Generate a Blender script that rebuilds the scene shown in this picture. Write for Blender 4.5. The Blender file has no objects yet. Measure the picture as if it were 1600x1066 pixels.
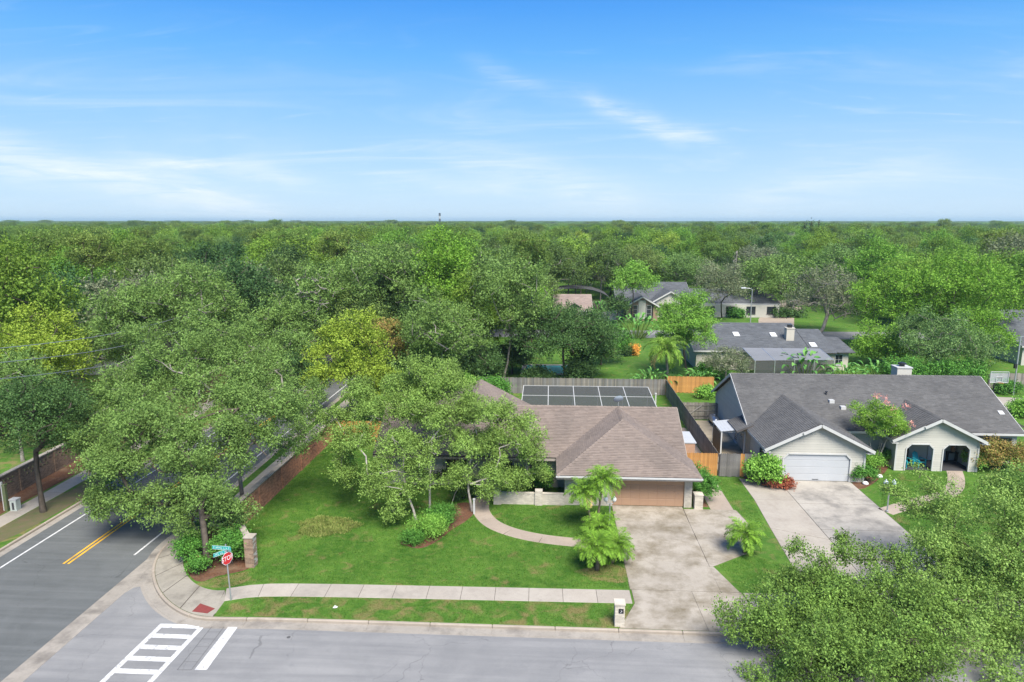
import bpy, math, random
import numpy as np
from mathutils import Vector, Matrix
sc = bpy.context.scene
COL = sc.collection
# ------------------------------------------------------------------ camera
F_PX, CAM_H, PITCH, YAW = 1067.0, 19.0, math.radians(10.0), math.radians(3.2)
cam = bpy.data.cameras.new('camera'); cam_o = bpy.data.objects.new('camera', cam); COL.objects.link(cam_o)
cam.sensor_width = 36.0; cam.lens = 36.0 * F_PX / 1600.0
cam.clip_start = 0.2; cam.clip_end = 60000
cam_o.location = (0, 0, CAM_H); cam_o.rotation_euler = (math.pi / 2 - PITCH, 0, YAW)
sc.camera = cam_o
# ------------------------------------------------------------------ sky
SUN_EL, SUN_AZ = 54.0, 158.0          # azimuth clockwise from +Y (light from the right, behind the camera)
w = bpy.data.worlds.new('World'); sc.world = w; w.use_nodes = True
nt = w.node_tree; nt.nodes.clear()
def wn(t, **k):
    n = nt.nodes.new(t)
    for a, b in k.items(): setattr(n, a, b)
    return n
out = wn('ShaderNodeOutputWorld'); bg = wn('ShaderNodeBackground')
sky = wn('ShaderNodeTexSky', sky_type='NISHITA', sun_disc=False, sun_elevation=math.radians(SUN_EL), sun_rotation=math.radians(SUN_AZ),
         altitude=0.0, air_density=1.0, dust_density=0.15, ozone_density=3.5)
hs = wn('ShaderNodeHueSaturation'); hs.inputs['Saturation'].default_value = 1.34; hs.inputs['Value'].default_value = 1.12; hs.inputs['Hue'].default_value = 0.508
tc = wn('ShaderNodeTexCoord'); sep = wn('ShaderNodeSeparateXYZ')
nt.links.new(tc.outputs['Generated'], sep.inputs[0])
def wmath(op, a, b=None, c=None):
    n = wn('ShaderNodeMath', operation=op)
    for i, v in enumerate((a, b, c)):
        if v is None: continue
        if isinstance(v, (int, float)): n.inputs[i].default_value = v
        else: nt.links.new(v, n.inputs[i])
    return n.outputs[0]
zc = wmath('MAXIMUM', sep.outputs['Z'], 0.02)
px = wmath('DIVIDE', sep.outputs['X'], wmath('ADD', zc, 0.12)); py = wmath('DIVIDE', sep.outputs['Y'], wmath('ADD', zc, 0.12))
comb = wn('ShaderNodeCombineXYZ'); nt.links.new(px, comb.inputs[0]); nt.links.new(py, comb.inputs[1])
def cloud_layer(rot, scale, stretch, lo, hi, seed, dist=1.2, detail=8, rough=.62):
    mp = wn('ShaderNodeMapping'); mp.inputs['Rotation'].default_value = (0, 0, math.radians(rot)); mp.inputs['Scale'].default_value = (scale, scale * stretch, 1); mp.inputs['Location'].default_value = (seed, seed * .37, seed * .11)
    nt.links.new(comb.outputs[0], mp.inputs[0])
    nz = wn('ShaderNodeTexNoise'); nz.inputs['Scale'].default_value = 1.0; nz.inputs['Detail'].default_value = detail; nz.inputs['Roughness'].default_value = rough; nz.inputs['Distortion'].default_value = dist
    nt.links.new(mp.outputs[0], nz.inputs['Vector'])
    mr = wn('ShaderNodeMapRange'); mr.inputs['From Min'].default_value = lo; mr.inputs['From Max'].default_value = hi; mr.interpolation_type = 'SMOOTHSTEP'
    nt.links.new(nz.outputs['Fac'], mr.inputs['Value'])
    return mr.outputs[0]
c1 = cloud_layer(28, 0.55, 2.6, .50, .82, 3.1)
c2 = cloud_layer(-20, 1.2, 3.4, .56, .86, 8.7, dist=1.8)
c3 = cloud_layer(10, 0.22, 1.5, .40, .80, 5.4, dist=.6, detail=5)
cl = wmath('ADD', wmath('MULTIPLY', c1, .4), wmath('MULTIPLY', c2, .35)); cl = wmath('ADD', cl, wmath('MULTIPLY', c3, .30))
fade = wn('ShaderNodeMapRange'); fade.inputs['From Min'].default_value = .27; fade.inputs['From Max'].default_value = .10; nt.links.new(sep.outputs['Z'], fade.inputs['Value'])
low = wn('ShaderNodeMapRange'); low.inputs['From Min'].default_value = .0; low.inputs['From Max'].default_value = .05; nt.links.new(sep.outputs['Z'], low.inputs['Value'])
cl = wmath('MULTIPLY', wmath('MULTIPLY', cl, low.outputs[0]), wmath('ADD', wmath('MULTIPLY', fade.outputs[0], .85), .08)); # cirrus streaks: (azimuth0, elevation0, azimuth1, elevation1, half-width, strength)
az_ = wmath('ARCTAN2', sep.outputs['X'], sep.outputs['Y']); el_ = wmath('ARCSINE', sep.outputs['Z'])
ae = wn('ShaderNodeCombineXYZ'); nt.links.new(az_, ae.inputs[0]); nt.links.new(el_, ae.inputs[1])
wz = wn('ShaderNodeTexNoise'); wz.inputs['Scale'].default_value = 7.0; wz.inputs['Detail'].default_value = 6; nt.links.new(ae.outputs[0], wz.inputs['Vector'])
el_w = wmath('ADD', el_, wmath('MULTIPLY', wmath('SUBTRACT', wz.outputs['Fac'], .5), .055))
mp_ = wn('ShaderNodeMapping'); mp_.inputs['Rotation'].default_value = (0, 0, math.radians(17)); mp_.inputs['Scale'].default_value = (9, 85, 1); nt.links.new(ae.outputs[0], mp_.inputs[0])
fz = wn('ShaderNodeTexNoise'); fz.inputs['Scale'].default_value = 1.0; fz.inputs['Detail'].default_value = 9; fz.inputs['Roughness'].default_value = .65; fz.inputs['Distortion'].default_value = .8; nt.links.new(mp_.outputs[0], fz.inputs['Vector'])
fib = wn('ShaderNodeMapRange'); fib.inputs['From Min'].default_value = .34; fib.inputs['From Max'].default_value = .66; nt.links.new(fz.outputs['Fac'], fib.inputs['Value'])
for a0, e0, a1, e1, hw_, amt in ((-.78, .098, -.36, .004, .020, .95), (.03, .176, .24, .092, .012, .58), (-.56, .078, -.33, .056, .010, .6), (-.16, .105, .16, .004, .030, .5), (.24, .02, .50, .075, .026, .45), (-.12, .212, .02, .165, .012, .3), (.55, .165, .75, .135, .018, .3), (-.26, .062, -.06, .05, .012, .35)):
    L_ = math.hypot(a1 - a0, e1 - e0); dx_, dy_ = (a1 - a0) / L_, (e1 - e0) / L_
    al = wmath('ADD', wmath('MULTIPLY', wmath('SUBTRACT', az_, a0), dx_), wmath('MULTIPLY', wmath('SUBTRACT', el_w, e0), dy_))
    pe = wmath('ADD', wmath('MULTIPLY', wmath('SUBTRACT', az_, a0), -dy_), wmath('MULTIPLY', wmath('SUBTRACT', el_w, e0), dx_))
    g_ = wmath('EXPONENT', wmath('MULTIPLY', wmath('POWER', wmath('DIVIDE', pe, hw_), 2.0), -1.0))
    t_ = wmath('DIVIDE', wmath('SUBTRACT', al, L_ / 2), L_ / 2); e_ = wmath('EXPONENT', wmath('MULTIPLY', wmath('POWER', wmath('ABSOLUTE', t_), 4.0), -1.2))
    cl = wmath('ADD', cl, wmath('MULTIPLY', wmath('MULTIPLY', wmath('MULTIPLY', g_, e_), amt), wmath('ADD', wmath('MULTIPLY', fib.outputs[0], .8), .12)))
cl = wmath('MINIMUM', cl, .92)
mix = wn('ShaderNodeMix', data_type='RGBA'); mix.inputs[7].default_value = (6.0, 6.4, 6.7, 1)
nt.links.new(sky.outputs[0], hs.inputs['Color']); nt.links.new(cl, mix.inputs[0]); nt.links.new(hs.outputs[0], mix.inputs[6])
# humid air whitens the low sky: its colour by elevation, blended over the Nishita sky and fading out higher up
rp = wn('ShaderNodeValToRGB'); cr = rp.color_ramp; cr.elements[0].position = 0.0; cr.elements[0].color = (.58, .775, 1.0, 1); cr.elements[1].position = 1.0; cr.elements[1].color = (.075, .37, .97, 1)
for p_, c_ in ((.18, (.51, .735, 1.0, 1)), (.48, (.335, .63, 1.0, 1)), (.76, (.165, .50, .99, 1))): e_ = cr.elements.new(p_); e_.color = c_
nt.links.new(wmath('DIVIDE', sep.outputs['Z'], .285), rp.inputs[0])
sc_v = wn('ShaderNodeVectorMath', operation='SCALE'); sc_v.inputs[3].default_value = 6.15; nt.links.new(rp.outputs[0], sc_v.inputs[0])
hzf = wn('ShaderNodeMapRange'); hzf.inputs['From Min'].default_value = .60; hzf.inputs['From Max'].default_value = .22; hzf.inputs['To Max'].default_value = .9; nt.links.new(sep.outputs['Z'], hzf.inputs['Value'])
hmix = wn('ShaderNodeMix', data_type='RGBA'); nt.links.new(hzf.outputs[0], hmix.inputs[0]); nt.links.new(hs.outputs[0], hmix.inputs[6]); nt.links.new(sc_v.outputs[0], hmix.inputs[7]); nt.links.new(hmix.outputs[2], mix.inputs[6])
nt.links.new(mix.outputs[2], bg.inputs[0]); bg.inputs[1].default_value = 0.088
nt.links.new(bg.outputs[0], out.inputs[0])
# ------------------------------------------------------------------ sun
sl = bpy.data.lights.new('sun', 'SUN'); sl.energy = 4.6; sl.angle = math.radians(34); sl.color = (1, .94, .84)
so = bpy.data.objects.new('sun', sl); COL.objects.link(so)
sd = Vector((math.sin(math.radians(SUN_AZ)) * math.cos(math.radians(SUN_EL)), math.cos(math.radians(SUN_AZ)) * math.cos(math.radians(SUN_EL)), math.sin(math.radians(SUN_EL))))
so.rotation_euler = sd.to_track_quat('Z', 'Y').to_euler(); so.location = (60, -40, 90)
# ------------------------------------------------------------------ exposure
sc.view_settings.view_transform = 'Standard'; sc.view_settings.look = 'None'; sc.view_settings.gamma = 1.0; sc.view_settings.exposure = 0.90
sc.view_settings.use_curve_mapping = False
sc.render.engine = 'CYCLES'
sc.cycles.max_bounces = 7; sc.cycles.diffuse_bounces = 3; sc.cycles.transparent_max_bounces = 12; sc.cycles.transmission_bounces = 5; sc.cycles.volume_bounces = 0

# ================================================================== helpers
def ray(u, v):
    x = (u - 800) / F_PX; y = -(v - 533) / F_PX
    df = math.cos(PITCH) + y * math.sin(PITCH); dz = -math.sin(PITCH) + y * math.cos(PITCH)
    return x * math.cos(YAW) - df * math.sin(YAW), x * math.sin(YAW) + df * math.cos(YAW), dz
def P(u, v, z=0.0):            # photo pixel -> the point of that ray at height z
    X, Y, dz = ray(u, v); t = (z - CAM_H) / dz
    return X * t, Y * t
def DY(u, v, y):               # photo pixel -> the point of that ray at depth y
    X, Y, dz = ray(u, v); t = y / Y
    return X * t, y, CAM_H + dz * t
def proj(X, Y, Z):
    x = X * math.cos(YAW) + Y * math.sin(YAW); f = -X * math.sin(YAW) + Y * math.cos(YAW); z = Z - CAM_H
    d = f * math.cos(PITCH) - z * math.sin(PITCH)
    if d < 1: return None
    return 800 + F_PX * x / d, 533 - F_PX * (f * math.sin(PITCH) + z * math.cos(PITCH)) / d
def tag(o, label=None, cat=None, group=None, kind=None):
    if label: o['label'] = label
    if cat: o['category'] = cat
    if group: o['group'] = group
    if kind: o['kind'] = kind
    return o
def thing(name, label, cat, loc=(0, 0, 0), group=None):
    o = bpy.data.objects.new(name, None); COL.objects.link(o); o.location = loc; o.empty_display_size = .3
    return tag(o, label, cat, group)
def origin(p):
    v = Vector((0, 0, 0))
    while p is not None: v = v + p.location; p = p.parent
    return v
def link(name, me, parent=None, loc=(0, 0, 0), rotz=0.0):
    o = bpy.data.objects.new(name, me); COL.objects.link(o); o.parent = parent; o.location = loc
    if rotz: o.rotation_euler = (0, 0, rotz)
    return o
def copy_tree(o, parent=None):
    c = o.copy(); COL.objects.link(c); c.parent = parent
    for ch in list(o.children): copy_tree(ch, c)
    return c
class MB:
    def __init__(s): s.v = []; s.f = []; s.smooth = False
    def add(s, vs, fs):
        n = len(s.v); s.v += [tuple(p) for p in vs]; s.f += [tuple(i + n for i in f) for f in fs]; return s
    def box(s, a, b):
        x0, y0, z0 = a; x1, y1, z1 = b
        return s.add([(x0, y0, z0), (x1, y0, z0), (x1, y1, z0), (x0, y1, z0), (x0, y0, z1), (x1, y0, z1), (x1, y1, z1), (x0, y1, z1)],
                     [(0, 3, 2, 1), (4, 5, 6, 7), (0, 1, 5, 4), (1, 2, 6, 5), (2, 3, 7, 6), (3, 0, 4, 7)])
    def obox(s, o, ux, uy, uz):     # oriented box: corner + three edge vectors
        o, ux, uy, uz = map(Vector, (o, ux, uy, uz))
        p = [o, o + ux, o + ux + uy, o + uy]; p += [q + uz for q in p]
        f = [(0, 3, 2, 1), (4, 5, 6, 7), (0, 1, 5, 4), (1, 2, 6, 5), (2, 3, 7, 6), (3, 0, 4, 7)]
        if ux.cross(uy).dot(uz) < 0: f = [tuple(reversed(q)) for q in f]
        return s.add(p, f)
    def bar(s, p, q, w, h=None, up=(0, 0, 1)):   # box beam from p to q
        h = h or w; p, q = Vector(p), Vector(q); d = (q - p); L = d.length
        if L < 1e-6: return s
        d /= L; side = d.cross(Vector(up))
        if side.length < 1e-3: side = Vector((1, 0, 0))
        side.normalize(); u2 = side.cross(d)
        return s.obox(p - side * w / 2 - u2 * h / 2, d * L, side * w, u2 * h)
    def prism(s, poly, z0, z1):     # vertical prism, poly counter-clockwise
        n = len(poly); a = sum(poly[i][0] * poly[(i + 1) % n][1] - poly[(i + 1) % n][0] * poly[i][1] for i in range(n))
        if a < 0: poly = poly[::-1]
        return s.add([(x, y, z0) for x, y in poly] + [(x, y, z1) for x, y in poly],
                     [tuple(range(n))[::-1], tuple(range(n, 2 * n))] + [(i, (i + 1) % n, n + (i + 1) % n, n + i) for i in range(n)])
    def extr(s, poly, d):           # polygon of 3D points extruded by vector d
        n = len(poly); d = Vector(d); P3 = [Vector(p) for p in poly]
        nm = sum(((P3[i]).cross(P3[(i + 1) % n]) for i in range(n)), Vector())
        if nm.dot(d) < 0: P3 = P3[::-1]
        return s.add(P3 + [p + d for p in P3], [tuple(range(n))[::-1], tuple(range(n, 2 * n))] + [(i, (i + 1) % n, n + (i + 1) % n, n + i) for i in range(n)])
    def tube(s, pts, rad, n=8, cap=True):
        pts = [Vector(p) for p in pts]; m = len(pts)
        if isinstance(rad, (int, float)): rad = [rad] * m
        vs = []; prev = None
        for i, p in enumerate(pts):
            d = (pts[min(i + 1, m - 1)] - pts[max(i - 1, 0)]).normalized()
            a = d.orthogonal().normalized() if prev is None else (prev - d * prev.dot(d)).normalized()
            prev = a; b = d.cross(a)
            for k in range(n):
                t = 2 * math.pi * k / n; vs.append(p + (a * math.cos(t) + b * math.sin(t)) * rad[i])
        fs = [(i * n + k, i * n + (k + 1) % n, (i + 1) * n + (k + 1) % n, (i + 1) * n + k) for i in range(m - 1) for k in range(n)]
        if cap: fs += [tuple(range(n))[::-1], tuple(range((m - 1) * n, m * n))]
        return s.add(vs, fs)
    def lathe(s, c, prof, n=14):    # prof: list of (r, z)
        vs = [(c[0] + r * math.cos(2 * math.pi * k / n), c[1] + r * math.sin(2 * math.pi * k / n), c[2] + z) for r, z in prof for k in range(n)]
        m = len(prof)
        return s.add(vs, [(i * n + k, i * n + (k + 1) % n, (i + 1) * n + (k + 1) % n, (i + 1) * n + k) for i in range(m - 1) for k in range(n)] + [tuple(range(n))[::-1], tuple(range((m - 1) * n, m * n))])
    def mesh(s, name, mat, off=(0, 0, 0)):
        me = bpy.data.meshes.new(name); me.from_pydata([(x - off[0], y - off[1], z - off[2]) for x, y, z in s.v], [], s.f); me.update()
        if mat: me.materials.append(mat)
        if s.smooth:
            me.polygons.foreach_set('use_smooth', [True] * len(me.polygons))
        return me
    def build(s, name, mat, parent=None, kind=None):
        o = link(name, s.mesh(name, mat, origin(parent)), parent)
        if kind: o['kind'] = kind
        return o
def bevel(o, w=.02, seg=2):
    m = o.modifiers.new('bevel', 'BEVEL'); m.width = w; m.segments = seg; m.limit_method = 'ANGLE'; return o
def npmesh(name, V, Q, mat, smooth=False):
    me = bpy.data.meshes.new(name); nq = len(Q); k = Q.shape[1]
    me.vertices.add(len(V)); me.vertices.foreach_set('co', np.ascontiguousarray(V, dtype=np.float32).ravel())
    me.loops.add(nq * k); me.loops.foreach_set('vertex_index', np.ascontiguousarray(Q, dtype=np.int32).ravel())
    me.polygons.add(nq); me.polygons.foreach_set('loop_start', np.arange(0, nq * k, k, dtype=np.int32))
    me.update(calc_edges=True)
    if smooth: me.polygons.foreach_set('use_smooth', np.ones(nq, dtype=bool))
    if mat: me.materials.append(mat)
    return me
# ------------------------------------------------------------------ materials
class NT:
    def __init__(s, name):
        s.m = bpy.data.materials.new(name); s.m.use_nodes = True; s.t = s.m.node_tree; s.t.nodes.clear()
        s.o = s.n('ShaderNodeOutputMaterial')
    def n(s, t, **k):
        nd = s.t.nodes.new(t)
        for a, b in k.items(): setattr(nd, a, b)
        return nd
    def set(s, inp, v):
        if hasattr(v, 'is_output'): s.t.links.new(v, inp)
        else: inp.default_value = v
    def math(s, op, *a, clamp=False):
        nd = s.n('ShaderNodeMath', operation=op); nd.use_clamp = clamp
        for i, v in enumerate(a): s.set(nd.inputs[i], v)
        return nd.outputs[0]
    def mix(s, f, a, b, mode='MIX'):
        nd = s.n('ShaderNodeMix', data_type='RGBA', blend_type=mode); s.set(nd.inputs[0], f)
        s.set(nd.inputs[6], a if hasattr(a, 'is_output') else (*a[:3], 1)); s.set(nd.inputs[7], b if hasattr(b, 'is_output') else (*b[:3], 1))
        return nd.outputs[2]
    def noise(s, vec, scale, detail=5, rough=.55, dist=0.0):
        nd = s.n('ShaderNodeTexNoise'); nd.inputs['Scale'].default_value = scale; nd.inputs['Detail'].default_value = detail; nd.inputs['Roughness'].default_value = rough; nd.inputs['Distortion'].default_value = dist
        s.t.links.new(vec, nd.inputs['Vector']); return nd.outputs['Fac']
    def rng(s, v, a, b, c=0.0, d=1.0):
        nd = s.n('ShaderNodeMapRange'); s.set(nd.inputs[0], v)
        for i, q in enumerate((a, b, c, d)): nd.inputs[i + 1].default_value = q
        return nd.outputs[0]
    def pos(s): return s.n('ShaderNodeNewGeometry').outputs['Position']
    def obj(s): return s.n('ShaderNodeTexCoord').outputs['Object']
    def island(s): return s.n('ShaderNodeNewGeometry').outputs['Random Per Island']
    def orand(s): return s.n('ShaderNodeObjectInfo').outputs['Random']
    def bump(s, h, strength, dist=.02):
        nd = s.n('ShaderNodeBump'); nd.inputs['Strength'].default_value = strength; nd.inputs['Distance'].default_value = dist; s.t.links.new(h, nd.inputs['Height']); return nd.outputs[0]
    def pbr(s, col, rough=.8, spec=.3, metal=0.0, normal=None):
        b = s.n('ShaderNodeBsdfPrincipled'); s.set(b.inputs['Base Color'], col if hasattr(col, 'is_output') else (*col[:3], 1)); s.set(b.inputs['Roughness'], rough)
        b.inputs['Specular IOR Level'].default_value = spec; b.inputs['Metallic'].default_value = metal
        if normal is not None: s.t.links.new(normal, b.inputs['Normal'])
        s.t.links.new(b.outputs[0], s.o.inputs[0]); return b
def M(name, c1, c2=None, scale=4.0, rough=.8, spec=.3, metal=0.0, bump=0.0, bscale=None, island=0.0, orand=0.0, big=None, world=True, c3=None):
    """plain surface: two colours mixed by noise, optional large stains (big=(scale, colour, lo, hi)), per-piece variation and fine relief"""
    s = NT(name); vec = s.pos() if world else s.obj()
    c2 = c2 or tuple(x * .82 for x in c1)
    col = s.mix(s.rng(s.noise(vec, scale, 6, .6), .3, .7), c1, c2)
    if big: col = s.mix(s.rng(s.noise(vec, big[0], 5, .6, .4), big[2], big[3]), col, big[1])
    v = None
    if island: v = s.rng(s.island(), 0, 1, 1 - island, 1 + island)
    if orand:
        r = s.rng(s.orand(), 0, 1, 1 - orand, 1 + orand); v = r if v is None else s.math('MULTIPLY', v, r)
    if v is not None:
        hv = s.n('ShaderNodeHueSaturation'); s.set(hv.inputs['Value'], v); s.t.links.new(col, hv.inputs['Color']); col = hv.outputs[0]
    nm = s.bump(s.noise(vec, bscale or scale * 6, 6, .65), bump) if bump else None
    s.pbr(col, rough, spec, metal, nm); return s.m
LEAF_GAIN = 1.62
def leaf_mat(name, c1, c2, orand=.0, trans=.24, rough=.55, patch=(0.5, .25), c3=None, p3=.0):
    s = NT(name); r = s.island(); c1 = tuple(min(.8, x * LEAF_GAIN) for x in c1); c2 = tuple(min(.8, x * LEAF_GAIN) for x in c2)
    col = s.mix(s.math('POWER', r, 1.2), c1, c2)
    if c3: col = s.mix(s.math('GREATER_THAN', r, 1 - p3), col, c3)
    v = s.rng(s.noise(s.pos(), patch[0], 3, .6), .3, .7, 1 - patch[1], 1 + patch[1])
    if orand: v = s.math('MULTIPLY', v, s.rng(s.orand(), 0, 1, 1 - orand, 1 + orand))
    hv = s.n('ShaderNodeHueSaturation'); s.set(hv.inputs['Value'], v); s.t.links.new(col, hv.inputs['Color'])
    if orand: s.set(hv.inputs['Hue'], s.rng(s.math('FRACT', s.math('MULTIPLY', s.orand(), 7.31)), 0, 1, .482, .510))
    col = hv.outputs[0]
    b = s.pbr(col, rough, .12); tr = s.n('ShaderNodeBsdfTranslucent'); s.t.links.new(col, tr.inputs[0])
    mx = s.n('ShaderNodeMixShader'); mx.inputs[0].default_value = trans
    s.t.links.new(b.outputs[0], mx.inputs[1]); s.t.links.new(tr.outputs[0], mx.inputs[2]); s.t.links.new(mx.outputs[0], s.o.inputs[0])
    return s.m
# ================================================================== plants: generators
def unit(a): return a / np.maximum(np.linalg.norm(a, axis=-1, keepdims=True), 1e-9)
def leaf_quads(rng, pos, d, nrm, length, width):
    """diamond leaves: pos (N,3) base, d direction, nrm rough normal"""
    side = unit(np.cross(d, nrm)); L = length[:, None]; W = width[:, None]
    fold = unit(np.cross(side, d)) * (L * .10)
    V = np.stack([pos, pos + d * L * .5 + side * W + fold, pos + d * L, pos + d * L * .5 - side * W + fold], 1).reshape(-1, 3)
    return V
def crown_verts(rng, lobes, nleaf, leaf, per=9, spread=.55, droop=0.0, aspect=.27, sub=13, up=.35, fill=.45, subr=(.22, .38)):
    """leaves gathered in sprigs on sub-clumps of the lobes; lobes (K,6): centre, radii"""
    lobes = np.asarray(lobes, float); K = len(lobes)
    cs = []; rs = []
    for l in lobes:
        m = sub
        d = rng.normal(size=(m, 3)); d[:, 2] = d[:, 2] * .8 + .25; d = unit(d)
        f = rng.uniform(.45, .95, (m, 1))
        cs.append(l[:3] + d * f * l[3:6]); r = rng.uniform(subr[0], subr[1], (m, 1)); rs.append(r * l[3:6])
    C = np.concatenate(cs); Rr = np.concatenate(rs)
    wgt = (Rr[:, 0] * Rr[:, 1] + Rr[:, 2] * Rr[:, 0]); wgt = wgt / wgt.sum()
    S = max(1, nleaf // per); idx = rng.choice(len(C), S, p=wgt)
    d = rng.normal(size=(S, 3)); d[:, 2] += .25; d = unit(d)
    rad = fill + (1 - fill) * np.sqrt(rng.random((S, 1)))
    p = C[idx] + d * rad * Rr[idx]
    sd = unit(d * .8 + np.array([0, 0, up - droop]) + rng.normal(size=(S, 3)) * .45)
    Ls = leaf * rng.uniform(2.0, 4.5, S)
    t = np.tile(np.linspace(0, 1, per), (S, 1)) + rng.uniform(-.06, .06, (S, per))
    pos = p[:, None, :] + sd[:, None, :] * (t * Ls[:, None])[:, :, None] + rng.normal(size=(S, per, 3)) * leaf * spread
    ld = unit(sd[:, None, :] * .7 + rng.normal(size=(S, per, 3)) * .7 + np.array([0, 0, -.15 - droop]))
    nr = unit(d[:, None, :] * 1.0 + rng.normal(size=(S, per, 3)) * .36 + np.array([0, 0, .45]))
    N = S * per
    ln = leaf * rng.uniform(.55, 1.5, N)
    return leaf_quads(rng, pos.reshape(-1, 3), ld.reshape(-1, 3), nr.reshape(-1, 3), ln, ln * aspect * rng.uniform(.8, 1.2, N))
def quads_of(V): return np.arange(len(V), dtype=np.int32).reshape(-1, 4)
def branch_mesh(rng, stems, lobes, r_tip, sides=6, wob=.08, extra=3, expo=2.5, mat=None, name='trunk'):
    """stems: list of polylines (list of xyz). Every lobe is joined to the nearest suitable node; radii grow toward the base."""
    pts = []; par = []
    for st in stems:
        prev = -1
        for q in st: pts.append(np.array(q, float)); par.append(prev); prev = len(pts) - 1
    nst = len(pts); base = np.array(stems[0][0], float)
    tops = {i for i in range(nst)} - {p for p in par}
    order = sorted(range(len(lobes)), key=lambda i: np.linalg.norm(np.array(lobes[i][:3]) - pts[max(tops)]))
    for i in order:
        tgt = np.array(lobes[i][:3], float); R = np.array(lobes[i][3:6])
        best = None
        for j, q in enumerate(pts):
            if par[j] == -1: continue
            dd = np.linalg.norm(tgt - q) * (1.0 if q[2] < tgt[2] + .4 else 1.6)
            if j in range(nst) and j not in tops: dd *= 1.25
            if best is None or dd < best[0]: best = (dd, j)
        j = best[1]; q = pts[j]; L = np.linalg.norm(tgt - q); m = max(2, int(L / 1.1)); prev = j
        bend = rng.normal(size=3) * wob * L; bend[2] += .06 * L
        for k in range(1, m + 1):
            t = k / m; pts.append(q + (tgt - q) * t + bend * math.sin(math.pi * t) + rng.normal(size=3) * wob * .35 * min(L, 3) * (t < 1)); par.append(prev); prev = len(pts) - 1
        for e in range(extra):
            dv = unit(rng.normal(size=3) + np.array([0, 0, .3])); a = pts[prev]; mid = a + dv * R * .45 + rng.normal(size=3) * .1; end = a + dv * R * .95
            pts.append(mid); par.append(prev); pts.append(end); par.append(len(pts) - 2)
    n = len(pts); ch = [[] for _ in range(n)]
    for i, p in enumerate(par):
        if p >= 0: ch[p].append(i)
    rad = [0.0] * n
    for i in range(n - 1, -1, -1):
        rad[i] = r_tip if not ch[i] else max(sum(rad[c] ** expo for c in ch[i]) ** (1 / expo), r_tip)
    V = []; Q = []
    ang = np.linspace(0, 2 * math.pi, sides, endpoint=False)
    def ring(c, d, r):
        a = np.cross(d, [0, 0, 1.0]); 
        if np.linalg.norm(a) < 1e-3: a = np.array([1.0, 0, 0])
        a = a / np.linalg.norm(a); b = np.cross(d, a); k = len(V)
        for t in ang: V.append(c + (a * math.cos(t) + b * math.sin(t)) * r)
        return k
    for i in range(n):
        p = par[i]
        if p < 0: continue
        d = pts[i] - pts[p]; L = np.linalg.norm(d)
        if L < 1e-4: continue
        d = d / L; r0 = rad[p] if (par[p] >= 0 and rad[p] < rad[i] * 1.35) or i < nst else rad[i] * 1.15
        if par[p] < 0: r0 = rad[i] * 1.45       # root flare
        k0 = ring(pts[p] - d * .02, d, r0); k1 = ring(pts[i] + d * .02, d, rad[i])
        for k in range(sides): Q.append((k0 + k, k0 + (k + 1) % sides, k1 + (k + 1) % sides, k1 + k))
    return npmesh(name, np.array(V), np.array(Q, dtype=np.int32), mat, smooth=True), rad[0]
def envelope_lobes(rng, n, c, R, lr=(.24, .38), zmin=-.35, flat=.75, shell=(.55, .85)):
    c = np.array(c, float); R = np.array(R, float); L = []
    k = 0
    g = math.pi * (3 - math.sqrt(5))
    for i in range(n):
        z = 1 - (1 - zmin) * (i + .5) / n; r = math.sqrt(max(0, 1 - z * z)); th = g * i + rng.uniform(-.4, .4)
        d = np.array([r * math.cos(th), r * math.sin(th), z]) + rng.normal(size=3) * .12
        f = rng.uniform(*shell); rr = rng.uniform(*lr) * R[:2].mean()
        L.append((*(c + d * f * R), rr, rr, rr * flat))
    for i in range(max(1, n // 6)):
        rr = rng.uniform(*lr) * R[:2].mean(); L.append((*(c + rng.normal(size=3) * .18 * R), rr, rr, rr * flat))
    return L
class TreeProto: pass
def tree_meshes(name, rng, stems, lobes, nleaf, leaf, lmat, bmat, r_tip=.03, sides=6, extra=2, wob=.08, expo=2.5, **kw):
    t = TreeProto()
    V = crown_verts(rng, lobes, nleaf, leaf, **kw)
    t.crown = npmesh(name + '_crown', V, quads_of(V), lmat)
    t.trunk, t.r = branch_mesh(rng, stems, lobes, r_tip, sides, extra=extra, wob=wob, expo=expo, mat=bmat, name=name + '_trunk')
    return t
def place_tree(t, name, label, loc, rotz=0.0, scale=(1, 1, 1), group=None, cat='tree'):
    r = thing(name, label, cat, loc, group); r.rotation_euler = (0, 0, rotz); r.scale = scale
    link('trunk', t.trunk, r); link('crown', t.crown, r)
    return r
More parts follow.
